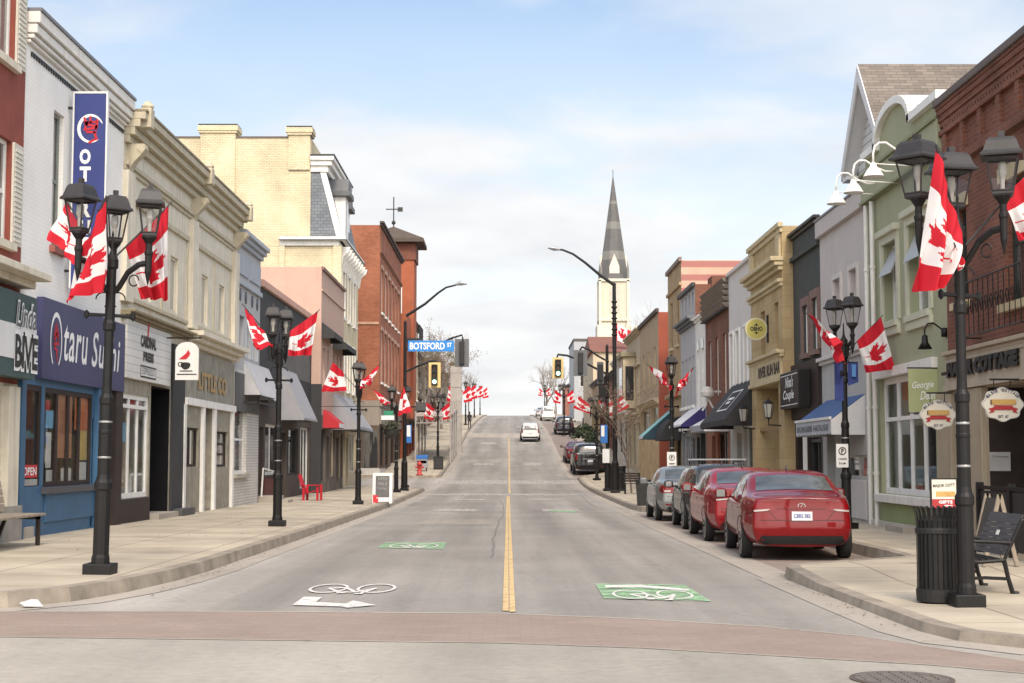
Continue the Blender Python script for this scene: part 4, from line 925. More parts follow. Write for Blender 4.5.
# mansard
z0 = zl + .55; xa0 = on_y(342, 238, Yw)[0]; xa1, z1 = on_y(325, 172, Yw)
mb = MB(); mb.prism([(xp, Yw + .06, z0 - .3), (xa0, Yw + .06, z0 - .3), (xa1, Yw + .06, z1), (xp, Yw + .06, z1)], (0, 8.9, 0)); ms = mb.build('mansard_roof', SLATE, b.root)
mb = MB(); mb.prism([(xa0 - .28, Yw + .02, z0 - .1), (xa0 + .04, Yw + .02, z0 - .1), (xa1 + .04, Yw + .02, z1), (xa1 - .24, Yw + .02, z1)], (0, .22, 0)); mb.build('corner_board', WHITEP, ms)
xc1, zc1 = on_y(334.5, 156, Yw)
mb = MB(); mb.box(xp, xc1 - .3, Yw - .05, Yw + 8.4, z1 + .001, z1 + .3); mb.box(xp, xc1 - .12, Yw - .18, Yw + 8.5, z1 + .301, zc1 - .25); mb.box(xp, xc1, Yw - .3, Yw + 8.6, zc1 - .25, zc1 - .04); tc_ = mb.build('top_cornice', WHITEP, ms, bevel=.03)
mb = MB(); mb.box(xp, xc1 + .04, Yw - .32, Yw + 8.7, zc1 - .04, zc1 + .04); mb.build('flashing', DARKM, tc_)
for yd in (75.6, 79.6):
    xd = on_y(352, 200, yd)[0]; 
    if yd > 78: xd = -8.3
    mb = MB(); mb.box(-9.4, xd - .25, yd - .7, yd + .7, z0 - .2, z0 + 2.2); d_ = mb.build('dormer', WHITEP, ms, bevel=.02)
    mb = MB(); mb.box(-9.6, xd, yd - .95, yd + .95, z0 + 2.2, z0 + 2.45); mb.prism([(-9.6, yd - .9, z0 + 2.45), (-9.6, yd + .9, z0 + 2.45), (-9.6, yd + .6, z0 + 3.1), (-9.6, yd - .6, z0 + 3.1)], (9.6 + xd - .1, 0, 0)); mb.build('dormer_roof', M('grey_lead', (.12, .125, .13), .6, .15), d_)
    mb = MB(); mb.box(xd - .26, xd - .23, yd - .45, yd + .45, z0 + .2, z0 + 1.9); mb.build('pane', DKGLASS, d_)
# eaves cornice
xe, ze = on_y(346, 240, Yw - .3); xs = on_y(280, 240, Yw)[0]
mb = MB(); mb.box(xs, xe - .35, Yw - .12, 82.5, zl + .0, zl + .25); mb.box(xs, xe - .15, Yw - .22, 82.6, zl + .25, zl + .42); mb.box(xs, xe, Yw - .35, 82.7, zl + .42, ze); ec = mb.build('cornice', WHITEP, b.root, bevel=.03)
mb = MB(); mb.box(xs, xe + .03, Yw - .38, 82.72, ze + .001, ze + .05); mb.prism([(xs + .2, Yw - .3, ze + .05), (xe - .2, Yw - .3, ze + .05), (xe - .5, Yw + .1, ze + .3), (xs + .2, Yw + .1, ze + .3)], (0, 0, .01)); mb.build('flashing', M('grey_lead', (.12, .125, .13), .6), ec)
for i in range(9):
    mb = MB(); y = Yw + .3 + i * 1.12; mb.prism([(cY, y, zl), (cY + .5, y, zl), (cY + .42, y, zl - .25), (cY + .15, y, zl - .5), (cY + .08, y, zl - 1.0), (cY, y, zl - 1.1)], (0, .22, 0)); mb.build('cornice_bracket', WHITEP, ec)
mb = MB(); mb.box(-8.6, cY + .12, Yw - .12, Yw + .16, 4.6, zl); mb.build('corner_pilaster', YELLOWB, b.root); mb = MB(); mb.box(xs - .02, xs + .25, Yw - .12, Yw + .05, 5, zl); mb.build('corner_pilaster', YELLOWB, b.root)
for z in (8.6, 5.0): 
    for y in (75.2, 77.8, 80.4): b.window((y - .55, y + .55, z, z + 2.3), WHITEP, GREYGLASS, 1, 2, surround=WHITEP, sill=WHITEP)
b.awning(75.0, 79.5, 4.7, 3.05, 1.15, GREYAWN, .15)
mb = MB(); b.bx(mb, Yw + .02, 82.5, 3.3, 4.4, -.02, .15); mb.build('fascia', DKBROWN, b.root)
b.shopwin((73.7, 76.6, .7, 2.9), DARKM, 2, 1, .08, disp=DISP2); b.door((77.0, 78.1, .1, 2.6), DKBROWN); b.shopwin((78.5, 82.2, .8, 2.9), CREAM, 3, 1, .08, disp=DISP2)
b.finish(z_split=3.4, lower=PALEBEIGE)

# L8: orange brick building over the side street
zb8 = on_y(380, 225, 90.2)[1]
b = Bld('brick_building', 'orange brick corner building with tall white windows behind the street name sign', -7.75, 90.2, 108.2, zb8, ORANGEB, depth=16)
b.cornice(zb8 - .05, zb8 + .22, .25, M('dark_brown_cornice', (.07, .05, .045), .7), steps=2, ex=.2); b.cornice(zb8 - 1.75, zb8 - 1.55, .12, M('brown_brick_course', (.24, .10, .06), .8), steps=2, ex=.06, name='string_course')
mb = MB(); mb.box(-7.8, -23, 90.14, 90.2, zb8 - 6.05, zb8 - 5.9); mb.build('stone_course', M('pale_course', (.42, .27, .18), .8), b.root)
zA, zB = on_x(381, 268, -7.75)[1], on_x(381, 312, -7.75)[1]; zC, zD = on_x(381, 330, -7.75)[1], on_x(381, 392, -7.75)[1]
for i in range(6):
    y = 92 + i * 2.75
    for (a, c_) in ((zB, zA), (zD + .6, zC)): b.window((y - .62, y + .62, a, c_), WHITEP, GREYGLASS, 1, 2, .13, sill=OFFW, lintel=M('pale_lintel', (.38, .25, .19), .8))
b.cornice(4.6, 5.1, .4, M('taupe_fascia', (.27, .23, .19), .7, .1), steps=2, name='shop_cornice'); b.box('fascia', M('taupe_fascia', (.27, .23, .19), .7, .1), 90.3, 108, 3.6, 4.6, -.02, .12)
for y in (91.0, 95.0, 99.4, 104): b.shopwin((y, y + 3.2, 1.0, 3.5), DKBROWN, 3, 1, .1, disp=DISP2)
b.box('stone_base', M('white_stone_base', (.45, .43, .40), .85, .15, 5, bump=.4), 90.3, 94.4, -.3, .9, -.02, .1)
b.finish(z_split=4.6, lower=M('brown_shop_wood', (.10, .07, .05), .7, .15))
mb = MB(); mb.box(-11.5, -7.72, 90.04, 90.2, 3.5, 5.0); sf = mb.build('side_fascia', M('taupe_fascia', (.27, .23, .19), .7, .1), b.root)
mb = MB(); mb.box(-11.5, -7.72, 90.06, 90.2, .0, 3.5); sw_ = mb.build('side_shopfront', M('brown_shop_wood', (.10, .07, .05), .7), b.root)
for xx in (-11.2, -9.9, -8.7): mb = MB(); mb.box(xx, xx + .9, 90.02, 90.06, 1.0, 3.2); mb.build('side_window', DKGLASS, sw_)
mb = MB(); mb.box(-11.4, -7.70, 89.98, 90.06, .1, .95); mb.build('stone_base', MATS['white_stone_base'], sw_)

# L9: brick building with corner tower
b = Bld('tower_building', 'red brick building with a square pyramid-roofed tower and weather vane', -7.35, 108.4, 118.6, on_x(410, 318, -7.35)[1], M('tower_brick_red', (.32, .095, .045), .85, .15, 1.5, bump=.2), depth=14)
TB = MATS['tower_brick_red']; ty, tx, hw = 115.0, -8.85, 1.7; ze = on_y(400, 246, ty)[1]; za = on_y(393, 226.5, ty)[1]
mb = MB(); mb.box(tx - hw, tx + hw, ty - hw, ty + hw, 4, ze); tw = mb.build('tower', TB, b.root)
mb = MB(); mb.box(tx - hw - .12, tx + hw + .12, ty - hw - .12, ty + hw + .12, ze - 1.3, ze - .05); mb.build('tower_frieze', M('dark_tower_brick', (.16, .06, .04), .85, .2), tw)
e = 2.45; mb = MB(); mb.add([(tx-e, ty-e, ze), (tx+e, ty-e, ze), (tx+e, ty+e, ze), (tx-e, ty+e, ze), (tx-e, ty-e, ze+.28), (tx+e, ty-e, ze+.28), (tx+e, ty+e, ze+.28), (tx-e, ty+e, ze+.28), (tx, ty, za)], [(0,3,2,1), (0,1,5,4), (1,2,6,5), (2,3,7,6), (3,0,4,7), (4,5,8), (5,6,8), (6,7,8), (7,4,8)])
rf = mb.build('tower_roof', M('brown_tower_roof', (.085, .065, .05), .8, .15), tw)
mb = MB(); zf = on_y(393, 197, ty)[1]; mb.tube([(tx, ty, za - .1), (tx, ty, zf)], .05, 6); mb.lathe([(.03, za + .1), (.16, za + .25), (.16, za + .35), (.03, za + .5)], tx, ty, 8); mb.box(tx - .6, tx + .7, ty - .03, ty + .03, zf - 1.0, zf - .92); mb.box(tx + .3, tx + .7, ty - .02, ty + .02, zf - 1.15, zf - .8); mb.build('weather_vane', DARKM, rf)
w_ = MB(); w_.box(tx + hw - 1.9, tx + hw - .9, ty - hw - .03, ty - hw + .02, ze - 6.2, ze - 3.2); w_.build('tower_window', WHITEP, tw)
for z in (8.2, 4.8):
    for y in (110, 112.2, 114.4, 116.6): b.window((y - .5, y + .5, z, z + 2.0), WHITEP, DKGLASS, 1, 2)
b.cornice(4.0, 4.4, .4, DKBROWN, steps=2, name='shop_cornice')
for y in (109, 112, 115.2): b.shopwin((y, y + 2.4, 1.6, 3.7), DKBROWN, 2, disp=DISP3)
b.finish()
mb = MB(); Xb = -7.35
for z in (on_x(405, 330, -7.0)[1],):
    for i in range(9): mb.tube([(Xb, 108.8 + i * .55, z), (Xb + .9, 108.8 + i * .55, z)], .03, 4); mb.tube([(Xb + .9, 108.8 + i * .55, z), (Xb + .9, 108.8 + i * .55, z + 1.0)], .03, 4)
    mb.tube([(Xb + .9, 108.8, z + 1), (Xb + .9, 113.2, z + 1)], .04, 4); mb.box(Xb, Xb + .95, 108.7, 113.3, z - .1, z)
mb.build('balcony', DARKM, b.root)

# buildings further up the hill on the left
def farb(name, label, c, Y0, Y1, h, mat, cols, rows_, depth=12, w=.9, wh=1.6, shop=True, group=None, roof=None, cmat=None):
    z0 = zr((Y0 + Y1) / 2) + .15
    bb = Bld(name, label, c, Y0, Y1, z0 + h, mat, depth=depth, group=group)
    st = (Y1 - Y0) / cols
    for j in range(rows_):
        for i in range(cols):
            y = Y0 + st * (i + .5); z = z0 + 3.9 + j * 3.0
            if z + wh > z0 + h - .3: continue
            bb.window((y - w/2, y + w/2, z, z + wh), WHITEP, GREYGLASS if (i + j) % 2 else DKGLASS, 1, 2, sill=OFFW)
    bb.cornice(z0 + h - .35, z0 + h + .1, .3, cmat or DKBROWN, steps=3)
    if shop:
        bb.cornice(z0 + 3.0, z0 + 3.3, .3, cmat or DKBROWN, steps=2, name='shop_cornice')
        k = max(1, int((Y1 - Y0) / 3.6)); ss = (Y1 - Y0) / k
        for i in range(k):
            ya = Y0 + ss * i + .3; bb.shopwin((ya, ya + ss - 1.5, z0 + .6, z0 + 2.75), DKBROWN, 2, disp=DISP3); bb.door((ya + ss - 1.4, ya + ss - .5, z0 + .05, z0 + 2.5), DKBROWN)
    bb.finish(); return bb
farb('cream_building', 'cream narrow building beyond the tower, behind the left signal', -7.7, 119, 128, 10.0, PALEBEIGE, 3, 2)
farb('taupe_building', 'taupe two-storey building uphill behind the bare trees', -8.2, 128.5, 150, 7.2, M('taupe_render', (.30, .26, .22), .8, .1), 7, 1)
farb('brown_building', 'low brown building behind the far left row of street lamps', -8.4, 151, 178, 6.2, BROWNB, 8, 1)
farb('grey_house', 'grey low building close to the crest of the hill on the left', -8.6, 180, 205, 5.0, M('far_grey_render', (.33, .32, .31), .8, .1), 7, 1)
farb('stone_house', 'pale stone building at the top of the hill on the left', -8.6, 208, 240, 4.2, PALEBEIGE, 8, 1)
# ------------------------------------------------------------------ RIGHT SIDE OF THE STREET
# R1: red brick shop at the right edge
b = Bld('brick_shop', 'red brick shop with corbelled cornice and a beige lettered fascia, at the right edge', 7.9, 16.6, 26.85, 7.55, REDB)
ztop = b.P(1020, 28, .18)[1]; zdt = b.P(1017, 57, .16)[1]
b.zt = ztop - .12
mb = MB(); z = zdt - .12
for i, (h, d) in enumerate(((.10, .06), (.11, .09), (.10, .12))): b.bx(mb, b.Y0, b.Y1, z + .001, z + h, -.02, d); z += h
b.bx(mb, b.Y0, b.Y1, z + .001, ztop - .14, -.02, .14); c = mb.build('cornice', REDB, b.root)
mb = MB(); b.bx(mb, b.Y0, b.Y1, ztop - .139, ztop, -.35, .19); mb.build('coping', M('grey_brown_coping', (.12, .095, .085), .7, .15), c, bevel=.02)
b.comb('dentil_row', REDB, 16.7, .146, .08, 68, zdt - .22, zdt - .13, zdt - .121, -.02, .08, c)
zp1 = b.P(1010, 88)[1]; zp0 = b.P(1020, 113)[1]
mb = MB(); b.bx(mb, b.Y0, b.Y1, zp1, zp1 + .09, -.02, .09); b.bx(mb, b.Y0, b.Y1, zp0 - .12, zp0, -.02, .07); b.bx(mb, b.Y0, b.Y1, zp0 - .2, zp0 - .12, -.02, .11)
ys = [b.P(x, 130)[0] for x in (947, 965, 983, 1002, 1022, 1045)]
for y in ys + [18.3, 17.2]: b.bx(mb, y - .09, y + .09, zp0 + .001, zp1 - .001, -.02, .07)
mb.build('brick_panels', REDB, b.root)
for r in (b.R(1031, 168, 297, 1004), b.R(967, 205, 300, 956), (18.2, 19.2, 4.0, 5.9)): b.window(r, M('dark_green_frame', (.03, .035, .03), .5), DKGLASS, 1, 2, .08, sill=SANDTRIM, lintel=SANDTRIM, rev=.15)
# fascia
z0, z1 = b.P(941, 387, .08)[1], b.P(941, 353, .12)[1]; FB = M('beige_fascia', (.40, .335, .255), .7, .08, 2.5, streak=.3)
f = b.box('fascia', FB, b.Y0 + .1, b.Y1 - .05, z0, z1 - .1, -.02, .06); b.cornice(z1 - .14, z1, .15, FB, steps=2, name='fascia_cornice', Y0=b.Y0 + .1, Y1=b.Y1 - .03)
mb = MB(); b.bx(mb, b.Y0 + .1, b.Y1 - .05, z0 - .09, z0 - .001, -.02, .12)
for y in (b.Y1 - .2, 20.0): b.bx(mb, y - .1, y + .1, z0, z1 - .14, .05, .09)
b.bx(mb, 20.1, b.Y1 - .3, z0 + .001, z0 + .06, .05, .085); b.bx(mb, 20.1, b.Y1 - .3, z1 - .2, z1 - .141, .05, .085); mb.build('fascia_moulding', FB, f)
Ya, Yb2 = b.P(948, 375, .08)[0], b.P(1019, 360, .08)[0]
b.text('MAJOR COTTAGE', Ya, Yb2, z0 + .06, z1 - .2, .085, DKBROWN, f, bold=.08); b.text('MAJOR COTTAGE', Ya, Yb2, z0 + .06, z1 - .2, .11, LETK, f, bold=.07)
mb = MB(); b.bx(mb, Ya + .05, Ya + .35, z0 + .2, z1 - .35, .05, .1); mb.build('fascia_ornament', DKBROWN, f)
BC = M('beige_column', (.35, .29, .205), .7, .08, 3, streak=.3)
for (xa, xb) in ((941, 955), (967, 986)): b.box('column', BC, b.P(xa, 430)[0], b.P(xb, 430)[0], 0, z0 - .1, -.02, .08, bevel=.02)
yr = b.P(987, 430)[0]
r = (19.6, yr, .1, z0 - .12); b.hole(r, 1.5); mb = MB(); b.bx(mb, 19.5, yr + .1, 0, z0, -1.55, -1.5); bk = mb.build('recess_wall', DKBROWN, b.root)
mb = MB(); b.bx(mb, yr - .04, yr - .002, 0.1, z0 - .125, -1.48, -.03); rs = mb.build('recess_side', DKBROWN, b.root)
for y in (20.0, 21.5, 23.0): b.box('door', M('dark_door', (.05, .032, .024), .5), y, y + 1.1, .1, 2.2, -1.5, -1.46, bk)
xa, zt_ = on_y(989.5, 452, yr - .05); xb, zb_ = on_y(1010.5, 471, yr - .05); mb = MB(); mb.box(xa, xb, yr - .065, yr - .042, zb_, zt_); nb = mb.build('notice', M('grey_notice', (.40, .39, .37), .7), rs)
mb = MB(); text(mb, 'Community', (xa + .04, yr - .068, zt_ - .1), (1, 0, 0), (0, 0, 1), .26, .045, bold=0); mb.build('lettering', LETK, nb)
b.window(b.R(966.5, 398, 500, 956), DKBROWN, DKGLASS, 1, 1, .05, rev=.1); b.window((17.3, 19.2, .7, z0 - .25), DKBROWN, DKGLASS, 2, 1, .07, rev=.1)
b.finish(z_split=z0 - .05, lower=BC)
# iron window guard with scrolls
mb = MB(); r = b.R(1024, 262, 322, 962, .3); n0 = 12
for z in (r[2], r[3]): mb.tube([(7.55, r[0], z), (7.55, r[1], z)], .014, 5)
for i in range(n0 + 1):
    y = r[0] + (r[1] - r[0]) * i / n0; mb.tube([(7.55, y, r[2]), (7.55, y, r[3])], .008, 4)
    if i < n0: mb.tube([(7.55, y + .1 + .08 * math.cos(a * .5) * (1 - a / 20), (r[2] + r[3]) / 2 + .16 * math.sin(a * .5) * (1 - a / 20)) for a in range(16)], .008, 4)
for y in (r[0], r[1]): mb.tube([(7.9, y, r[2]), (7.55, y, r[2])], .014, 5)
mb.build('window_guard', BLACK, b.root)

# R2: sage green shop with the curved parapet
b = Bld('green_shop', 'sage green shop with curved white-edged parapet and big white window', 7.9, 26.85, 32.75, 8.2, GREENW)
zl0, zl1 = b.P(868, 199, .1)[1], b.P(866, 175, .1)[1]; zsh = b.P(912, 116, .0)[1]
b.zt = zsh - .14; y0 = b.P(912, 114)[0]; y1 = b.P(879, 132)[0]; zap = b.P(899, 97)[1] - .12; yc = (y0 + y1) / 2; ra = (y1 - y0) / 2
arc = [(yc + ra * math.cos(R(a)), b.zt + (zap - b.zt) * math.sin(R(a)) ** .85) for a in range(180, -1, -10)]
mb = MB(); mb.prism([(7.9, y, z) for y, z in arc], (.35, 0, 0)); pp = mb.build('parapet', GREENW, b.root)
mb = MB(); top = [(b.Y0, b.zt)] + [(y, z) for y, z in arc] + [(b.Y1, b.zt)]
for i in range(len(top) - 1):
    (ya, za), (yb, zb) = top[i], top[i+1]
    if abs(yb - ya) < 1e-4 and abs(zb - za) < 1e-4: continue
    d = Vector((yb - ya, zb - za)).normalized(); nn = Vector((-d.y, d.x)); nn = nn if nn.y >= 0 else -nn
    if nn.y < .01: nn = Vector((nn.x, 0))
    t1, t2 = nn * .16, nn * .002
    mb.prism([(7.78, ya + t2.x, za + t2.y), (7.78, yb + t2.x, zb + t2.y), (7.78, yb + t1.x, zb + t1.y), (7.78, ya + t1.x, za + t1.y)], (.62, 0, 0))
mb.build('parapet_edge', WHITEP, pp)
b.cornice(zl0, zl1, .12, GREENW, steps=1, name='band'); mb = MB(); b.bx(mb, b.Y0, b.Y1, zl1 + .001, zl1 + .06, -.02, .17); b.bx(mb, b.Y0, b.Y1, zl0 - .06, zl0 - .001, -.02, .16); mb.build('band_edge', M('olive_trim', (.22, .24, .13), .7), b.root)
GT = M('pale_green_trim', (.50, .50, .38), .7, .05, 3, streak=.15)
for r in (b.R(898, 238, 319, 884), b.R(930, 214, 309, 909)):
    w = b.window(r, WHITEP, GREYGLASS, 1, 2, .1, surround=GT, sw=.16, sill=GT, rev=.2)
    b.box('window_cornice', GT, r[0] - .2, r[1] + .2, r[3] + .16, r[3] + .3, -.02, .14, w, .015); b.box('apron', GT, r[0] - .14, r[1] + .14, r[2] - .3, r[2] - .13, -.02, .07, w, .015)
    h = (r[3] - r[2]); mb = MB(); X = b.X(-.16); X2 = b.X(.12)
    mb.prism([(X, r[0] + .1, r[3] - .1), (X - .03, r[0] + .1, r[3] - .1), (X2 - .03, r[0] + .1, r[3] - h * .42), (X2, r[0] + .1, r[3] - h * .42)], (0, r[1] - r[0] - .2, 0)); mb.build('tilted_sash', M('hazy_glass', (.36, .36, .35), .4, .1, 2, spec=.4), w)
r = b.R(936, 368, 498, 881); zt_ = b.P(882, 420)[1]; b.shopwin(r, WHITEP, 4, 1, .12, disp=DISP3, transom=zt_, bar=.07, rev=.1)
b.box('shop_head', OFFW, r[0] - .2, r[1] + .25, r[3] + .001, r[3] + .2, -.02, .12, bevel=.015); b.box('shop_sill', OFFW, r[0] - .15, r[1] + .15, r[2] - .18, r[2] - .01, -.02, .14, bevel=.015)
b.box('stall_riser', M('green_panel', (.25, .29, .14), .75, .06, 2), r[0], r[1], .2, r[2] - .2, -.02, .03); b.box('base_course', M('pale_base', (.48, .46, .40), .8), b.Y0 + .05, b.Y1 - .1, -.2, .24, -.02, .1)
for xp_ in (869.5, 875.5): 
    mb = MB(); y = b.P(xp_, 400, .08)[0]; mb.tube([(b.X(.09), y, .05), (b.X(.09), y, zl0 - .1)], .05, 8)
    for z in (1.2, 2.6, 4.1, 5.6): mb.lathe([(.065, z), (.065, z + .06)], b.X(.09), y, 8)
    mb.build('drainpipe', OFFW, b.root)
b.box('step', CONC, 28.3, 29.6, -.2, .25, -.02, .5)
b.finish()
# three white gooseneck lamps
for k, (px, py, pl) in enumerate(((878, 172, 'nearest to the brick shop'), (857.5, 188, 'in the middle of the three'), (840, 199, 'farthest down the front'))):
    X = 6.95; Yl = X * 1500 / (px - 508.0); zb_ = on_y(px, py + 5, Yl)[1]
    t = thing('wall_lamp', 'white gooseneck wall lamp on the green parapet, ' + pl, 'wall lamp', (7.78, Yl, zb_ + .5), 0, 'white gooseneck lamps')
    mb = MB(); mb.lathe([(.02, zb_ + .28), (.05, zb_ + .27), (.07, zb_ + .20), (.13, zb_ + .13), (.20, zb_ + .01), (.205, zb_), (.19, zb_ + .01)], X, Yl, 18); mb.build('lamp_shade', WHITEP, t, smooth=True)
    mb = MB(); pts = [(X, Yl, zb_ + .26), (X, Yl, zb_ + .45), (X + .03, Yl, zb_ + .58), (X + .12, Yl, zb_ + .66), (X + .25, Yl, zb_ + .66), (X + .45, Yl, zb_ + .52), (X + .65, Yl, zb_ + .44), (7.86, Yl, zb_ + .44)]; mb.tube(pts, .022, 8); mb.tube([(X + .0, Yl, zb_ + .26), (7.86, Yl, zb_ + .2)], .012, 6); mb.lathe([(.07, -.03), (.07, .03)], 0, 0, 10); mb.v[-20:] = [Vector((7.84 + v.z, Yl + v.x, zb_ + .44 + v.y)) for v in mb.v[-20:]]
    mb.build('arm', WHITEP, t, smooth=True)
# black gooseneck lamp
Yk = 26.9; X, zb_ = on_y(925, 349, Yk)
t = thing('wall_lamp', 'black gooseneck wall lamp above the olive green banner', 'wall lamp', (7.85, Yk, zb_ + .3))
mb = MB(); mb.lathe([(.02, zb_ + .26), (.05, zb_ + .24), (.06, zb_ + .12), (.13, zb_), (.12, zb_ + .01)], X, Yk, 14); mb.build('lamp_shade', BLACK, t, smooth=True)
mb = MB(); mb.tube([(X, Yk, zb_ + .25), (X, Yk, zb_ + .36), (X + .06, Yk, zb_ + .46), (X + .16, Yk, zb_ + .47), (X + .28, Yk, zb_ + .38), (X + .38, Yk, zb_ + .30), (7.92, Yk, zb_ + .30)], .016, 8); mb.lathe([(.06, zb_ + .22), (.06, zb_ + .38)], 7.86, Yk, 8); mb.build('arm', BLACK, t, smooth=True)
# olive banner
Yo = 27.55; xa, zt_ = on_y(908, 369, Yo); xb = on_y(938, 369, Yo)[0]; zb_ = on_y(908, 412, Yo)[1]
t = thing('blade_sign', 'pale olive banner with white script, between green shop and brick shop', 'sign', (xb, Yo, zb_))
mb = MB(); mb.box(xa, xb, Yo - .012, Yo + .012, zb_, zt_); bd = mb.build('banner', OLIVE, t)
mb = MB(); mb.tube([(xa - .02, Yo, zt_ + .02), (7.92, Yo, zt_ + .02)], .014, 6); mb.tube([(xa - .02, Yo, zb_ - .02), (7.92, Yo, zb_ - .02)], .01, 6); mb.build('bracket', DARKM, t)
mb = MB(); w = xb - xa; h = zt_ - zb_; text(mb, 'Georgie', (xa + .12 * w, Yo - .016, zb_ + .50 * h), (1, 0, .06), (0, 0, 1), .72 * w, .2 * h, shear=.3, bold=.01); mb.build('lettering', LETW, t); mb = MB(); text(mb, 'Dean', (xa + .38 * w, Yo - .016, zb_ + .28 * h), (1, 0, .06), (0, 0, 1), .5 * w, .2 * h, shear=.3, bold=.01); mb.build('lettering', LETW, t)

# gabled house standing behind the grey and green fronts
gX = 8.3; Ya, za = on_x(858, 64, gX); Yf, zf = on_x(842, 170, gX); Yn = 2 * Ya - Yf
t = thing('gabled_house', 'white clapboard gable with brown shingled roof rising behind the green parapet', 'house', (12, Ya, 0))
mb = MB(); mb.prism([(gX + .36, Yn + .2, 0), (gX + .36, Yf - .2, 0), (gX + .36, Yf - .2, zf + .1), (gX + .36, Ya, za - .3), (gX + .36, Yn + .2, zf + .1)], (10, 0, 0)); mb.build('wall', SIDING, t)
mb = MB(); th = .16
for (y, sg) in ((Yn, 1), (Yf, -1)): mb.prism([(gX, y, zf), (gX, Ya, za), (gX, Ya, za - th * 1.6), (gX, y, zf - th)], (11, 0, 0))
rf = mb.build('roof', SHINGLE, t)
mb = MB()
for (y, sg) in ((Yn, 1), (Yf, -1)): mb.prism([(gX - .03, y, zf - .02), (gX - .03, Ya, za - .03), (gX - .03, Ya, za - .42), (gX - .03, y, zf - .3)], (.04, 0, 0)); mb.prism([(gX + .02, y, zf - th - .03), (gX + .02, Ya, za - th * 1.6 - .03), (gX + .02, Ya, za - th * 1.6 - .05), (gX + .02, y, zf - th - .05)], (.34, 0, 0))
mb.box(gX, gX + .6, Yf - .55, Yf, zf - .34, zf - .25); mb.build('bargeboard', M('grey_white_trim', (.62, .62, .62), .7, .06), rf)

# R3: pale grey front
b = Bld('grey_shop', 'pale grey rendered shop with blue awning beside the green shop', 7.9, 32.75, 37.7, 7.45, GREYW)
zt_ = b.P(843, 202, .1)[1]; zb_ = b.P(823, 234, .1)[1]; b.zt = zt_ - .02
b.cornice(zb_, zt_, .12, GREYW, steps=1, name='parapet_band', crown=M('grey_flashing', (.16, .16, .18), .5, .1))
mb = MB(); b.bx(mb, 33.6, 37.6, zt_ + .06, zt_ + .2, -1.2, -.6); b.bx(mb, 33.5, 37.7, zt_ + .2, zt_ + .42, -1.3, -.45); mb.build('back_gutter', M('grey_brown_gutter', (.17, .15, .14), .6), b.root)
for r in (b.R(858, 267, 304, 850.5), b.R(841.5, 277, 307, 834.5)): b.window(r, GREYWHITE, M('grey_blind', (.17, .17, .17), .3, .2, 2, spec=.6), 1, 1, .06, surround=GREYWHITE, sw=.12, rev=.14)
z = b.P(861, 348, .1)[1]; b.cornice(z - .12, z + .06, .15, GREYWHITE, steps=2, name='shop_cornice')
Ya, za = b.P(864, 397)[0], b.P(864, 394)[1]; b.awning(33.2, 37.2, za, za - .55, .75, BLUEAWN, .35, M('grey_valance', (.46, .47, .50), .8), SIGNWHITE)
mb = MB(); b.bx(mb, 33.2, 37.2, za - .56, za - .50, .74, .80); aw = mb.build('awning_bar', SIGNWHITE, b.root)
b.text('BURGER HOUSE', 33.4, 37.0, za - .80, za - .66, .785, M('grey_lettering', (.12, .13, .13), .6), aw, bold=.02)
b.shopwin(b.R(867, 455, 479, 843), GREYWHITE, 2, 1, .06, disp=DISP3); r = b.R(867, 480, 520, 843); b.box('panel', GREYWHITE, r[0], r[1], r[2], r[3], -.01, .03, bevel=.01)
b.door((36.3, 37.2, .1, 2.3), GREYWHITE); b.finish(z_split=z - .12, lower=M('light_grey_shopfront', (.42, .41, .39), .7, .06, 2, streak=.15))

# R4: dark green-grey front
b = Bld('dark_shop', 'dark green-grey shop front with pale blinds and a black hanging board', 7.9, 37.7, 41.3, 7.7, DGREEN)
zt_ = b.P(797, 233)[1]; b.zt = zt_; b.cornice(zt_ - .12, zt_ + .04, .16, DARKM, steps=2); z = b.P(799, 256)[1]; b.cornice(z - .08, z + .04, .1, DGREEN, steps=1, name='string_course')
BSUR = M('brown_brick_surround', (.19, .12, .10), .85, .2, 6)
for r in (b.R(818.8, 296, 349, 813.2), b.R(809.2, 304, 353, 803.7)): b.window(r, WHITEP, CURTAIN, 1, 1, .05, surround=BSUR, sw=.22, sill=BSUR, rev=.08)
z = b.P(820, 358)[1]; b.box('fascia', DKBROWN, b.Y0, b.Y1, 2.6, z, -.02, .1)
r = b.R(816, 367.5, 402, 791, .35); s = b.box('sign_box', BLACK, 38.6, 41.2, r[2] - .05, r[3] + .08, .1, .42, bevel=.02); 
mb = MB(); zc = (r[2] + r[3]) / 2
b.bx(mb, 38.75, 41.05, r[3] - .02, r[3], .418, .426); b.bx(mb, 38.75, 41.05, r[2] + .03, r[2] + .05, .418, .426); mb.build('sign_border', LETW, s)
b.text("Nina's", 39.3, 40.4, zc + .08, zc + .38, .427, LETW, s, shear=.3); b.text("Couple", 39.2, 40.7, zc - .3, zc + .02, .427, LETW, s, shear=.3)
b.shopwin((37.95, 39.6, .6, 2.4), DARKM, 2, 1, .06, disp=DISP2, transom=2.0); b.door((40.0, 41.0, .1, 2.3), DKBROWN, frame=WHITEP); b.box('white_post', WHITEP, 39.68, 39.86, .1, 2.4, -.02, .08)
b.finish(z_split=2.6, lower=DKBROWN)

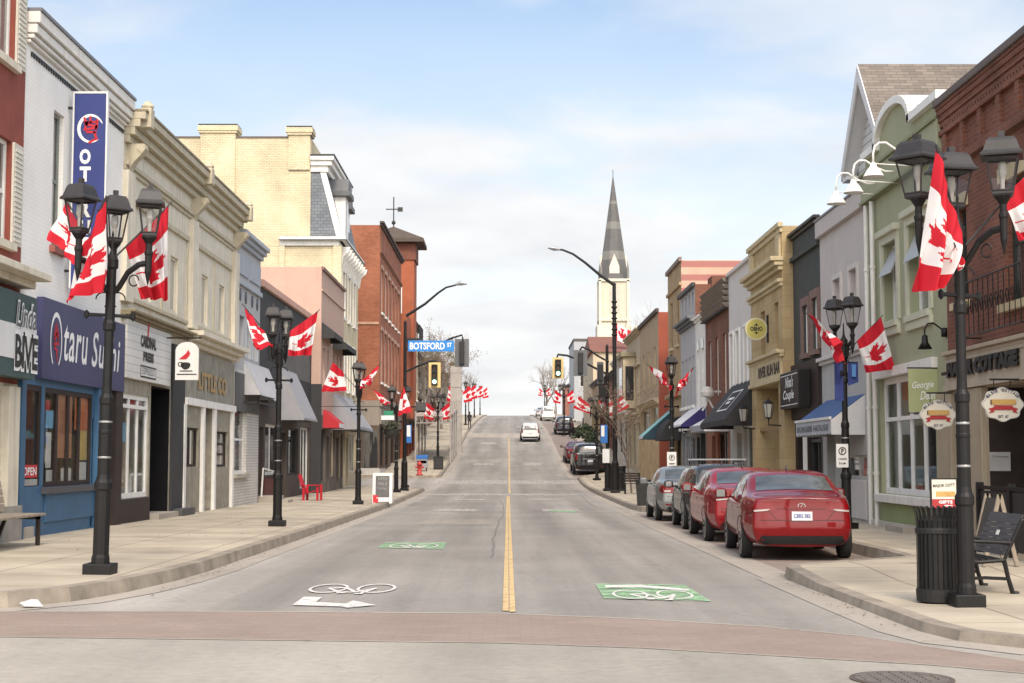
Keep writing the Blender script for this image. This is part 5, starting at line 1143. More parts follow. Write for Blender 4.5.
# R5: sandstone front
b = Bld('sandstone_building', 'tan sandstone front with heavy cornice and the round yellow sign', 7.6, 41.3, 46.7, 8.1, SANDST)
zt_ = b.P(785, 219)[1]; b.zt = zt_ - .1
b.cornice(zt_ - .28, zt_, .12, SANDTRIM, steps=2, name='parapet_cap', ex=.1)
za = b.P(749, 274, .3)[1]; b.cornice(za - .35, za + .02, .34, SANDTRIM, steps=3, ex=.12); z = b.P(753, 297, .1)[1]; b.cornice(z - .15, z + .05, .15, SANDTRIM, steps=2, name='architrave', ex=.05)
for y in (41.7, 46.3): b.box('parapet_pier', SANDTRIM, y - .3, y + .3, za + .05, zt_ - .3, -.01, .07)
for r in (b.R(778.5, 301, 349, 774.5), b.R(765, 310, 355, 760.8)): b.window(r, DKBROWN, DKGLASS, 1, 2, .06, sill=SANDTRIM, rev=.2)
z0, z1 = b.P(781, 377)[1], b.P(781, 357)[1]; s = b.box('sign_fascia', SANDTRIM, b.Y0 + .1, b.Y1 - .1, z0, z1, -.02, .08); b.cornice(z1, z1 + .18, .2, SANDTRIM, steps=2, name='shop_cornice', ex=.05); b.cornice(z0 - .12, z0 - .002, .12, SANDTRIM, steps=1, name='lintel_course')
b.text('RIVER RUN BAR', b.P(780, 366, .08)[0], b.P(758.5, 372, .08)[0], z0 + .10, z1 - .12, .086, DKBROWN, s, bold=.05)
r = (42.1, 45.9, .05, z0 - .14); b.hole(r, .9); mb = MB(); b.bx(mb, 42.0, 46.0, 0, z0, -.95, -.9); bk = mb.build('recess_wall', DKBROWN, b.root)
mb = MB(); b.bx(mb, 42.1, 45.9, 2.35, 2.45, -.2, -.1); mb.build('transom_bar', M('brown_beam', (.25, .15, .07), .6), bk)
for i in range(4): b.box('door_leaf', M('dark_door', (.05, .032, .024), .5), 42.2 + i * .92, 43.0 + i * .92, .1, 2.3, -.9, -.86, bk)
b.finish()
def wall_lantern(b, y, z, label):
    t = thing('wall_lantern', label, 'wall lantern', (b.X(.0), y, z), 0, 'lanterns on the sandstone front'); X = b.X(.35)
    mb = MB(); mb.tube([(b.X(0), y, z + .1), (X, y, z + .12), (X, y, z + .3)], .02, 6); mb.lathe([(.02, z + .86), (.03, z + .82), (.17, z + .72), (.03, z + .70)], X, y, 6)
    for k in range(6): a = k * math.pi / 3; mb.tube([(X + .09 * math.cos(a), y + .09 * math.sin(a), z + .32), (X + .15 * math.cos(a), y + .15 * math.sin(a), z + .71)], .008, 4)
    mb.lathe([(.02, z + .28), (.1, z + .31), (.1, z + .33)], X, y, 6); mb.build('frame', BLACK, t)
    mb = MB(); mb.lathe([(.085, z + .33), (.145, z + .70)], X, y, 6); mb.build('pane', M('frosted_glass', (.34, .33, .30), .3, .1), t)
wall_lantern(b, 41.75, 2.35, 'black wall lantern on the near pillar of the sandstone front'); wall_lantern(b, 46.2, 2.35, 'black wall lantern on the far pillar, beside the black awning')
Yr = 43.6; xm, zm = on_y(756, 329, Yr); rr = 11.3 * Yr / 1500
t = thing('round_sign', 'round yellow-green hanging sign with a dark emblem on the sandstone front', 'sign', (xm, Yr, zm - rr))
def disc(x, y, z, r_, th, n=28):
    m_ = MB(); a = [(x + r_ * math.cos(2*math.pi*k/n), y - th/2, z + r_ * math.sin(2*math.pi*k/n)) for k in range(n)]; m_.prism(a, (0, th, 0)); return m_
disc(xm, Yr, zm, rr, .10).build('rim', M('pale_rim', (.55, .52, .36), .5), t); disc(xm, Yr, zm, rr * .86, .12).build('face', M('yellow_green_face', (.42, .38, .10), .5, .08, 3), t)
mb = MB(); text(mb, 'OBHO', (xm - rr * .55, Yr - .066, zm - rr * .2), (1, 0, 0), (0, 0, 1), rr * 1.1, rr * .4, bold=.04); mb.build('lettering', LETK, t)
mb = MB(); mb.add([(xm - .06, Yr - .064, zm + rr * .28), (xm + .06, Yr - .064, zm + rr * .28), (xm, Yr - .064, zm + rr * .5)], [(0,1,2)]); mb.add([(xm - .06, Yr - .064, zm - rr * .28), (xm + .06, Yr - .064, zm - rr * .28), (xm, Yr - .064, zm - rr * .5)], [(0,1,2)]); mb.build('emblem', LETK, t)
mb = MB(); mb.tube([(xm + rr, Yr, zm), (7.6, Yr, zm)], .025, 6); mb.box(7.55, 7.61, Yr - .05, Yr + .05, zm - .4, zm + .4); mb.tube([(7.58, Yr, zm + .35), (xm + rr + .05, Yr, zm + .05)], .012, 5); mb.build('bracket', BLACK, t)

# R6: grey-white front with the black awning
b = Bld('pale_grey_building', 'plain grey-white front with tall narrow windows and black awning', 7.9, 46.7, 53.4, 8.05, GREYWHITE)
b.cornice(8.0, 8.12, .1, GREYWHITE, steps=1, name='coping')
for y in (47.9, 49.6, 51.3, 52.7): b.window((y - .38, y + .38, 3.75, 5.9), WHITEP, CURTAIN, 1, 1, .1, surround=WHITEP, sw=.1, sill=WHITEP)
za = b.P(752, 379)[1]; aw = b.awning(46.8, 52.6, za, za - 1.35, 1.15, BLACKAWN, .2)
mb = MB(); e = Vector((-1.15, 0, -1.35)).normalized()
def awp(y, f): return (7.9 - 1.15 * f - .012, y, za - 1.35 * f + .012)
for f0, f1, ya, yb in ((.25, .28, 48.3, 50.6), (.72, .75, 48.3, 50.6), (.25, .75, 48.3, 48.42), (.25, .75, 50.48, 50.6), (.42, .48, 48.9, 50.1), (.52, .58, 49.1, 49.9)): mb.quad(awp(ya, f0), awp(yb, f0), awp(yb, f1), awp(ya, f1))
mb.build('awning_emblem', LETW, aw)
b.shopwin((47.2, 50.2, .5, 2.6), OFFW, 3, 1, .08, disp=DISP3); b.door((50.8, 51.8, .1, 2.4), DKBROWN); b.finish(z_split=2.9, lower=M('light_grey_shopfront', (.42, .41, .39), .7, .06, 2))

# R7: brown brick with louvred parapet
b = Bld('brown_brick_shop', 'brown brick shop with slatted grey timber parapet', 7.9, 53.4, 59.8, 7.9, BROWNB)
z0, z1 = b.P(731, 305)[1], b.P(731, 274)[1]; mb = MB(); k = 5
for i in range(k):
    a = z0 + (z1 - z0) * i / k; mb.prism([(b.X(-.02), b.Y0, a), (b.X(.12), b.Y0, a), (b.X(.24), b.Y0, a + (z1 - z0) / k - .07), (b.X(-.02), b.Y0, a + (z1 - z0) / k - .03)], (0, b.Y1 - b.Y0, 0))
mb.build('slatted_parapet', M('grey_brown_timber', (.20, .165, .135), .85, .2, 4, streak=.3), b.root); b.box('soffit', DKBROWN, b.Y0, b.Y1, z0 - .06, z0 - .002, -.02, .2)
for y in (54.6, 56.6, 58.6): b.window((y - .4, y + .4, 3.9, 6.1), OFFW, GREYGLASS, 1, 2)
mb = MB(); yo = 55.6; X = b.X(.5); mb.lathe([(.02, 4.2), (.18, 4.16), (.26, 3.98), (.24, 3.85), (.15, 3.8)], X, yo, 12); mb.tube([(X, yo, 3.85), (X - .06, yo, 3.5), (X - .2, yo, 3.3)], .04, 6); mb.tube([(X, yo, 3.8), (X + .2, yo, 3.4)], .04, 6); mb.tube([(b.X(0), yo, 4.0), (X, yo, 4.0)], .04, 6); mb.build('wall_ornament', M('grey_white_metal', (.42, .41, .38), .6, .1), b.root)
b.awning(53.6, 57.5, 3.25, 2.75, .9, WHITEAWN, .25, GREYAWN); b.shopwin((54, 56.6, .5, 2.5), DKBROWN, 2, 1, disp=DISP3); b.door((57.2, 58.2, .1, 2.4), DKBROWN); b.finish(z_split=2.9, lower=M('rust_brick_shopfront', (.24, .10, .06), .8, .15))

# R8: white arched front, then blue-grey front with attic
b = Bld('white_arched_building', 'narrow white front with two arched windows and purple-sided awning', 7.9, 59.8, 63.0, 7.35, OFFW)
b.cornice(7.2, 7.4, .15, OFFW, steps=2)
for y in (60.7, 62.1):
    w = b.window((y - .34, y + .34, 3.7, 6.0), OFFW, DKGLASS, 1, 2, sill=OFFW); mb = MB(); mb.prism([(b.X(-.01), y + .36 * math.cos(R(a)), 6.0 + .42 * math.sin(R(a))) for a in range(0, 181, 15)], (b.n * .03, 0, 0)); mb.build('arch_head', DKGLASS, w)
b.awning(59.9, 64.2, 3.7, 2.9, 1.0, WHITEAWN, .1, None, PURPLE); b.shopwin((60.2, 61.6, .4, 2.7), DARKM, 1, 1, disp=DISP3); b.door((61.9, 62.8, .1, 2.4), DKBROWN); b.finish(z_split=2.9, lower=DARKM)
za = on_x(695, 284, 7.9)[1]; b = Bld('blue_grey_building', 'blue-grey painted front with a row of small attic windows', 7.9, 63.0, 68.4, za, BLUEGREY, sidemat=BROWNB)
zc = on_x(697, 314, 7.9)[1]; b.cornice(zc - .35, zc, .35, M('dark_grey_cornice', (.12, .13, .14), .7), steps=3); b.cornice(za - .1, za + .08, .15, DARKM, steps=1, name='eaves')
for i in range(4): y = 63.8 + i * 1.25; b.window((y - .3, y + .3, zc + .25, za - .25), BLUEGREY, DKGLASS, 1, 1, .05)
for y in (63.8, 65.1, 66.4, 67.7): b.window((y - .3, y + .3, 3.8, 5.9), BLUEGREY, M('pale_blue_glass', (.24, .28, .34), .1, .2, 1, spec=.8), 1, 2, .06, sill=WHITEP)
mb = MB(); b.bx(mb, 63.2, 68.2, 2.75, 3.35, -.02, .15); mb.build('fascia', OFFW, b.root); b.shopwin((64.6, 67.9, .4, 2.6), BLUEGREY, 4, 1, disp=DISP2); b.door((63.4, 64.3, .1, 2.4), DKBROWN); b.finish(z_split=2.8, lower=M('grey_shopfront', (.20, .20, .21), .7))
mb = MB(); mb.box(8.6, 9.9, 62.9, 64.2, za - 1.5, za + .35); mb.build('chimney', BROWNB, b.root)

# R9: tall beige brick with the striped side
za = on_x(683, 258, 7.95)[1]; b = Bld('beige_brick_building', 'tall beige brick building with a pink striped boarded side wall', 7.95, 68.4, 74.2, za, BEIGEB, sidemat=STRIPES, depth=14)
b.cornice(za - .05, za + .15, .12, M('brown_grey_coping', (.22, .17, .14), .7), steps=1, name='coping', ex=.1); z = on_x(670, 292, 7.9)[1]; b.cornice(za - 1.15, za - 1.0, .1, BEIGEB, steps=1, name='string_course')
for y in (70.0, 72.6): 
    for z_ in (on_x(677, 345, 7.95)[1],): b.window((y - .45, y + .45, z_, z_ + 2.2), DKBROWN, DKGLASS, 1, 2, sill=PALEBEIGE)
b.cornice(4.4, 4.6, .2, BEIGEB, steps=1, name='shop_cornice')
mb = MB(); n = 9; pr = [(7.95 - .95 * math.sin(R(90 * k / n)), 2.35 + 1.1 * math.cos(R(90 * k / n))) for k in range(n + 1)]
for i in range(n): mb.quad((pr[i][0], 68.6, pr[i][1]), (pr[i][0], 71.6, pr[i][1]), (pr[i+1][0], 71.6, pr[i+1][1]), (pr[i+1][0], 68.6, pr[i+1][1]))
for y in (68.6, 71.6): mb.poly([(7.95, y, 2.35)] + [(x, y, z) for x, z in pr])
mb.build('barrel_awning', BLACKAWN, b.root)
b.awning(71.9, 74.1, 3.9, 2.6, 1.5, TEALAWN, .15, WHITEAWN, M('dark_teal_canvas', (.02, .05, .07), .8)); b.shopwin((69.0, 71.2, .4, 2.6), DARKM, 2, disp=DISP3); b.door((72.4, 73.4, .1, 2.4), DKBROWN); b.finish()
# small oval sign by the round awning
Yv = 66.5; xm, zm = on_y(687, 430, Yv); t = thing('oval_sign', 'small black and white oval hanging sign under the dark round awning', 'sign', (xm, Yv, zm - .2))
mb = MB(); mb.prism([(xm + .26 * math.cos(a * .2618), Yv - .02, zm + .19 * math.sin(a * .2618)) for a in range(24)], (0, .04, 0)); mb.build('board', BLACK, t)
mb = MB(); vs, fs = ring(xm, zm, .23, .16, .025, 24); mb.add([(x, Yv - .026, z) for x, z in vs], fs); mb.box(xm - .12, xm + .12, Yv - .027, Yv - .024, zm - .03, zm + .03); mb.build('emblem', LETW, t)
mb = MB(); mb.tube([(xm, Yv, zm + .19), (xm, Yv, zm + .3)], .01, 5); mb.tube([(xm - .2, Yv, zm + .3), (7.9, Yv, zm + .3)], .015, 5); mb.build('bracket', BLACK, t)

# R10: beige front with the red painted side wall, beyond the lane
za = on_y(659, 312, 78.0)[1]; b = Bld('red_sided_building', 'beige two-storey front with an orange-red painted side wall', 7.85, 78.0, 89.0, za, M('beige_front_render', (.40, .31, .20), .8, .12, 1.5, streak=.25), sidemat=M('orange_red_paint', (.29, .075, .042), .8, .1, 1.5, streak=.15))
b.cornice(za - .02, za + .2, .15, M('dark_brown_cornice', (.07, .05, .045), .7), steps=1, name='coping', ex=.08)
zc = on_x(658, 397, 7.7)[1]; b.cornice(zc - .3, zc, .35, PALEBEIGE, steps=3, name='shop_cornice'); b.shopwin((78.6, 82.4, zc - 1.9, zc - .35), PALEBEIGE, 3, disp=DISP2); b.shopwin((83.0, 88.4, zc - 1.9, zc - .35), PALEBEIGE, 3, disp=DISP2)
for i in range(7): b.box('stone_pier', M('tan_stone', (.42, .32, .20), .8, .15), 78.3 + i * 1.65, 78.7 + i * 1.65, -.2, zc - 2.0, -.02, .12)
for y in (80.2, 83.4, 86.6): b.window((y - .5, y + .5, zc + .8, zc + 2.8), PALEBEIGE, M('blind_tan_panel', (.38, .29, .19), .7, .1), 1, 1, .06, name='blind_window', rev=.08)
b.finish(z_split=zc - 2.0, lower=M('tan_stone_wall', (.36, .27, .17), .8, .2))

# R11 / R12 and the hill on the right
za = on_x(640, 328, 7.9)[1]; b = Bld('tan_building', 'tan stone front with a small upper bay beyond the red-sided building', 7.9, 89.0, 99.5, za, PALEBEIGE)
b.cornice(za - .3, za + .05, .3, PALEBEIGE, steps=3); b.cornice(za - 2.2, za - 2.0, .15, PALEBEIGE, steps=1, name='string_course')
for y in (90.8, 94.2, 97.6): b.window((y - .55, y + .55, 4.9, 7.4), BRONZE, DKGLASS, 1, 2, surround=PALEBEIGE)
mb = MB(); b.bx(mb, 92.5, 96, 4.6, 7.8, 0, .8); by = mb.build('bay', PALEBEIGE, b.root, bevel=.05); mb = MB(); b.bx(mb, 93.1, 95.4, 5.1, 7.2, .79, .82); mb.box(7.25, 7.75, 92.47, 92.52, 5.1, 7.2); mb.build('pane', DKGLASS, by); mb = MB(); b.bx(mb, 92.3, 96.2, 7.8, 8.05, -.1, .95); mb.build('bay_roof', BRONZE, by)
b.cornice(4.0, 4.3, .3, PALEBEIGE, steps=2, name='shop_cornice')
for y in (89.6, 93.2, 96.6): b.shopwin((y, y + 2.6, 1.1, 3.7), PALEBEIGE, 2, disp=DISP3)
b.finish()
farb('white_building', 'whitewashed two-storey front below the church spire', 7.95, 99.5, 113, 7.2, M('whitewash', (.60, .58, .53), .8, .06, 1.5, streak=.2), 5, 1, cmat=OFFW)
farb('brown_building', 'brown brick building on the right slope by the dark parked SUV', 8.2, 114, 134, 5.6, BROWNB, 6, 1)
farb('stone_house', 'beige building uphill on the right behind the lamps', 8.4, 135, 150, 4.8, BEIGEB, 5, 1)
# brown-red hipped roof building facing the camera
def block(name, label, x0, x1, y0, y1, zb, zt, wall, roofm, rz, cols=3, cat='building', hip=True):
    t = thing(name, label, cat, ((x0 + x1) / 2, (y0 + y1) / 2, zb)); mb = MB(); mb.box(x0, x1, y0, y1, zb - 1, zt); w = mb.build('wall', wall, t)
    mb = MB(); e = .3
    if rz > .4:
        ix = (x1 - x0) * (.3 if hip else .0); iy = (y1 - y0) * .5
        v = [(x0-e, y0-e, zt), (x1+e, y0-e, zt), (x1+e, y1+e, zt), (x0-e, y1+e, zt), (x0+ix, y0+iy, zt+rz), (x1-ix, y0+iy, zt+rz)]
        mb.add(v, [(0,1,5,4), (1,2,5), (2,3,4,5), (3,0,4), (3,2,1,0)])
    else: mb.box(x0 - .1, x1 + .1, y0 - .1, y1 + .1, zt + .001, zt + rz)
    mb.build('roof', roofm, t)
    for j in range(int((zt - zb) // 3.2)):
        for i in range(cols):
            xc = x0 + (x1 - x0) * (i + .5) / cols; z = zb + 1.2 + j * 3.1; mb = MB(); mb.box(xc - .5, xc + .5, y0 - .05, y0 + .02, z, z + 1.5); f = mb.build('window', OFFW, t); mb = MB(); mb.box(xc - .42, xc + .42, y0 - .06, y0 - .02, z + .08, z + 1.42); mb.build('pane', DKGLASS, f)
    return t
x0, z0 = on_y(593, 352, 152.0); x1, z1 = on_y(629, 352, 152.0); zr_ = on_y(600, 335, 156)[1]
block('roofed_building', 'building with a broad brown-red roof in front of the church tower', x0, x1 + 5, 152, 172, zr(152), z0, PALEBEIGE, M('brown_red_roof', (.20, .085, .06), .8, .15, 1), zr_ - z0 + .3, hip=False)
x0, z0 = on_y(574, 341, 190.0); x1, _ = on_y(600, 341, 190.0); block('grey_block', 'flat pale grey block behind the right traffic signal', x0, x1 + 4, 190, 205, zr(190), z0, M('pale_grey_cladding', (.36, .37, .38), .7, .05), ROOFM, .3)
x0, z0 = on_y(557, 390, 235.0); block('brick_house', 'distant red-brown house at the crest behind the far right lamp', 8.6, 16, 225, 238, zr(230), zr(230) + 4.4, M('far_brown_brick', (.26, .12, .09), .85, .15), ROOFM, 1.5)

# church with the tall spire
Yc = 255.0; zb_ = 8.5; xl, zt_ = on_y(600.5, 279, Yc); xr, _ = on_y(628.5, 279, Yc); xm = (xl + xr) / 2; hw = (xr - xl) / 2; zap = on_y(614, 175, Yc + hw)[1]; ym = Yc + hw
t = thing('church', 'pale church tower with a slender dark grey banded spire on the hill', 'church', (xm, ym, zb_))
CH = M('church_stone', (.55, .50, .40), .85, .05, .5, streak=.15); CHT = M('church_trim', (.60, .56, .47), .85, .05, .5)
mb = MB(); mb.box(xl, xr, Yc, Yc + 2 * hw, zb_ - 2, zt_); tw = mb.build('tower', CH, t)
mb = MB()
for sx in (-1, 1):
    for sy in (-1, 1): mb.box(xm + sx * hw - .3, xm + sx * hw + .12, ym + sy * hw - .3, ym + sy * hw + .12, zb_ - 2, zt_ - .2)
zq = on_y(614, 318, Yc)[1]; mb.box(xl - .35, xr + .35, Yc - .35, Yc + 2*hw + .35, zq - .5, zq); mb.box(xl - .6, xr + .6, Yc - .6, Yc + 2*hw + .6, zb_ - 2, zq - 1.2); mb.box(xl - .3, xr + .3, Yc - .3, Yc + 2*hw + .3, zt_ - .4, zt_ + .05); mb.build('buttresses', CHT, tw)
mb = MB(); mb.box(xm - .9, xm - .2, Yc - .06, Yc + .02, zq + 1, zt_ - 1.4); mb.box(xm + .2, xm + .9, Yc - .06, Yc + .02, zq + 1, zt_ - 1.4); mb.build('belfry_louvres', M('pale_louvre', (.48, .45, .38), .8), tw)
SP = M('spire_slate', (.115, .112, .11), .8, .1, .8); SPB = M('spire_band', (.185, .18, .165), .8, .12, 2)
H = zap - zt_; n = 8
def spr(z): return (hw * 1.10) * (1 - (z - zt_) / H)
lev = [0, .19, .27, .48, .55, .72, .75, 1.0]
for i in range(len(lev) - 1):
    a, c_ = zt_ + H * lev[i], zt_ + H * lev[i+1]; mb = MB(); mb.lathe([(max(spr(a) * 1.02, .03), a + .002), (max(spr(c_) * 1.02, .03), c_)], xm, ym, n, rot=math.pi / 8)
    mb.build('spire_band' if i % 2 else 'spire', SPB if i % 2 else SP, t)
mb = MB()
for (dx, dy) in ((0, -1), (0, 1), (1, 0), (-1, 0)):
    cx_, cy_ = xm + dx * hw * .98, ym + dy * hw * .98; w = .85; P0 = Vector((cx_, cy_, 0)); r_ = Vector((-dy, dx, 0)); q = [P0 - r_ * w + Vector((0, 0, zt_)), P0 + r_ * w + Vector((0, 0, zt_)), P0 + r_ * w + Vector((0, 0, zt_ + 2.2)), P0 + Vector((0, 0, zt_ + 4.4)), P0 - r_ * w + Vector((0, 0, zt_ + 2.2))]; mb.prism(q, Vector((-dx, -dy, 0)) * 1.5)
mb.build('lucarne', CHT, t)
for sx in (-1, 1):
    for sy in (-1, 1): mb = MB(); mb.lathe([(.22, zt_), (.22, zt_ + 1.6), (.02, zt_ + 3.2)], xm + sx * hw * .95, ym + sy * hw * .95, 6); mb.build('pinnacle', SPB, t); mb = MB(); mb.tube([(xm, ym, zap - .3), (xm, ym, zap + .9)], .05, 5); mb.build('finial', DARKM, t)
mb = MB(); mb.box(xm - 6, xm + 6, Yc + 2 * hw, Yc + 30, zb_ - 2, zb_ + 9); mb.build('nave', CH, t); mb = MB(); mb.prism([(xm - 6.5, Yc + 2*hw, zb_ + 9), (xm + 6.5, Yc + 2*hw, zb_ + 9), (xm, Yc + 2*hw, zb_ + 16)], (0, 30, 0)); mb.build('nave_roof', SP, t)
# ------------------------------------------------------------------ street lamps
def make_lamp(angles, rad, name, label, ls=1.0):
    t = thing(name, label, 'street lamp', (0, 0, 0), 0, 'black lantern street lamps')
    mb = MB(); mb.box(-.19, .19, -.19, .19, -.05, .13); mb.build('base', BLACK, t, local=True, bevel=.012)
    mb = MB(); mb.lathe([(.125, .13), (.12, .2), (.108, .24), (.106, 1.02), (.122, 1.04), (.122, 1.12), (.098, 1.16), (.086, 1.22), (.086, 1.72), (.092, 1.73), (.092, 1.76), (.086, 1.77), (.085, 2.08), (.096, 2.1), (.096, 2.17), (.07, 2.22), (.064, 2.3), (.064, 3.0), (.085, 3.02), (.085, 3.1), (.068, 3.14), (.066, 3.78), (.09, 3.8), (.09, 3.9), (.05, 3.95), (.025, 4.02), (.012, 4.2), (.018, 4.22), (.0, 4.28)], 0, 0, 14); mb.build('shaft', BLACK, t, smooth=False, local=True)
    for z in (1.42, 1.86): mb = MB(); mb.lathe([(.089, z), (.091, z + .004), (.091, z + .02), (.089, z + .024)], 0, 0, 14); mb.build('strap', M('steel_strap', (.35, .35, .34), .4, .1, metal=.7), t, local=True)
    mb = MB(); a = R(25)
    for s in (-1, 1):
        mb.tube([(0, 0, 3.2), (s * .3 * math.cos(a), s * .3 * math.sin(a), 3.2)], .022, 6); mb.lathe([(.0, 3.14), (.035, 3.17), (.035, 3.23), (.0, 3.26)], s * .31 * math.cos(a), s * .31 * math.sin(a), 8)
        mb.tube([(s * (.1 + .1 * math.cos(k * .45)) * 1.0, 0, 3.40 + .09 * math.sin(k * .45)) for k in range(11)], .010, 5)
    mb.build('banner_arm', BLACK, t, local=True)
    for an in angles:
        c, s = math.cos(R(an)), math.sin(R(an)); hx, hy = rad * c, rad * s
        mb = MB(); pts = [(.06, 3.50), (.12, 3.56), (rad * .45, 3.74), (rad * .75, 3.84), (rad, 3.86)]; mb.tube([(p * c, p * s, z) for p, z in pts], .038, 8)
        mb.tube([((rad * .62 + .07 * math.cos(k * .5)) * c, (rad * .62 + .07 * math.cos(k * .5)) * s, 3.64 + .07 * math.sin(k * .5)) for k in range(12)], .010, 5)
        mb.lathe([(.005, 3.58), (.045, 3.74), (.05, 3.95), (.06, 3.97), (.06, 4.0), (.045, 4.02), (.045, 4.10), (.10, 4.17), (.10, 4.2)], hx, hy, 10); mb.build('arm', BLACK, t, local=True)
        ro = R(an) + math.pi / 4 + .35
        mb = MB(); mb.lathe([(.12 * ls, 4.18), (.14 * ls, 4.2), (.14 * ls, 4.225), (.12 * ls, 4.23)], hx, hy, 4, rot=ro)
        mb.lathe([(a_ * ls, b_) for a_, b_ in ((.285, 4.585), (.29, 4.605), (.245, 4.64), (.20, 4.745), (.165, 4.78), (.065, 4.795), (.045, 4.80), (.045, 4.86), (.0, 4.865))], hx, hy, 4 if False else 4, rot=ro)
        for k in range(4):
            q = ro + k * math.pi / 2; mb.tube([(hx + .13 * ls * math.cos(q), hy + .13 * ls * math.sin(q), 4.22), (hx + .215 * ls * math.cos(q), hy + .215 * ls * math.sin(q), 4.59)], .012, 4)
        for zz, rr in ((4.575, .215 * ls), (4.235, .135 * ls)):
            for k in range(4):
                q = ro + k * math.pi / 2; q2 = q + math.pi / 2; mb.tube([(hx + rr * math.cos(q), hy + rr * math.sin(q), zz), (hx + rr * math.cos(q2), hy + rr * math.sin(q2), zz)], .012, 4)
        ln = mb.build('lantern', M('lantern_black', (.03, .028, .028), .5, .2, 6), t, local=True)
        mb = MB(); vs = []
        for zz, rr in ((4.225, .128 * ls), (4.585, .21 * ls)):
            for k in range(4): q = ro + k * math.pi / 2; vs.append((hx + rr * math.cos(q), hy + rr * math.sin(q), zz))
        mb.add(vs, [(0,1,5,4), (1,2,6,5), (2,3,7,6), (3,0,4,7)]); mb.build('pane', LAMPGLASS, ln, local=True)
        mb = MB(); mb.lathe([(.025, 4.22), (.03, 4.36), (.055, 4.42), (.05, 4.52), (.03, 4.54)], hx, hy, 8); mb.build('bulb', M('bulb_holder', (.42, .41, .38), .4, .1), ln, local=True)
    return t
_protoT = make_lamp((103, 228, 352), .52, 'street_lamp', 'proto', .95); _protoR = make_lamp((80, 200, 320), .60, 'street_lamp', 'proto', 1.28); _protoD = make_lamp((72, 252), .34, 'street_lamp', 'proto', .92)
_used = {}
def place_lamp(kind, X, Y, label, rz=0, z=None):
    p = {'T': _protoT, 'D': _protoD, 'R': _protoR}[kind]
    if kind not in _used: o = p; _used[kind] = 1
    else: o = copy_tree(p)
    o.location = (X, Y, zs(X, Y) if z is None else z); o.rotation_euler = (0, 0, R(rz)); o['label'] = label; o.scale = (.78, .78, .965) if kind == 'R' else (.9, .9, .98); return o
LL = []   # (lamp, side, description)
def lampset(kind, X, Y, label, rz=0, z=None): o = place_lamp(kind, X, Y, label, rz, z); LL.append(o); return o
l1 = lampset('T', -4.93, 18.3, 'tall three-lantern street lamp nearest on the left, in front of the blue sushi shop'); l1.rotation_euler = (0, R(1.0), 0)
l2 = lampset('D', -4.95, 32.4, 'two-lantern street lamp on the left kerb before the white brick and grey awnings')
l3 = lampset('D', -4.97, 50.0, 'two-lantern street lamp on the left standing just before the chalkboard sign', 10)
l4 = lampset('T', -4.97, 67.0, 'three-lantern street lamp on the left beside the signal pole with the blue street name', 20)
l5 = lampset('T', -4.85, 104.0, 'three-lantern street lamp behind the dark utility box on the far left corner', 50)
l6 = lampset('D', -4.75, 147.0, 'first street lamp of the far left row climbing the hill', 5)
l7 = lampset('D', -4.6, 163.0, 'second street lamp of the far left row, by the dark pedestrian', 15)
l8 = lampset('D', -4.6, 205.0, 'third street lamp of the far left row below the crest', -10)
l9 = lampset('D', -4.55, 244.0, 'last street lamp of the far left row, nearest the crest', 8)
r1 = lampset('R', 4.53, 14.95, 'tall three-lantern street lamp nearest on the right, beside the black litter bin', 0)
r2 = lampset('D', 6.85, 30.5, 'two-lantern street lamp with the white parking sign before the blue awning', 40)
r3 = lampset('D', 5.15, 47.2, 'two-lantern street lamp behind the parked silver sedan', 12)
r4 = lampset('T', 5.02, 85.0, 'three-lantern street lamp just left of the right signal poles', 30)
r5 = lampset('T', 5.2, 139.0, 'three-lantern street lamp beside the dark parked SUV uphill on the right', 40)
r6 = lampset('D', 5.55, 228.0, 'small far street lamp on the right by the bare tree at the crest', 0)

# ------------------------------------------------------------------ flags of Canada
for m_ in (FLAGRED, FLAGWHITE):     # thin cloth lets some light through
    N = m_.node_tree.nodes; L = m_.node_tree.links; b_ = N['Principled BSDF']; tr = N.new('ShaderNodeBsdfTranslucent'); mx = N.new('ShaderNodeMixShader'); mx.inputs[0].default_value = .3
    L.new(b_.inputs['Base Color'].links[0].from_socket, tr.inputs[0]); L.new(b_.outputs[0], mx.inputs[1]); L.new(tr.outputs[0], mx.inputs[2]); L.new(mx.outputs[0], N['Material Output'].inputs[0])
LEAF = [(0,1.0),(.15,.72),(.20,.70),(.36,.78),(.26,.30),(.31,.27),(.52,.50),(.56,.40),(.60,.38),(.82,.43),(.74,.18),(.75,.13),(.84,.08),(.48,-.22),(.47,-.27),(.51,-.40),(.06,-.34),(.03,-.36),(.04,-.78)]
LEAF = LEAF + [(-x, y) for x, y in reversed(LEAF[1:])]
def in_leaf(x, y):
    c = False; n = len(LEAF); j = n - 1
    for i in range(n):
        xi, yi = LEAF[i]; xj, yj = LEAF[j]
        if (yi > y) != (yj > y) and x < (xj - xi) * (y - yi) / (yj - yi) + xi: c = not c
        j = i
    return c
_fid = [0]
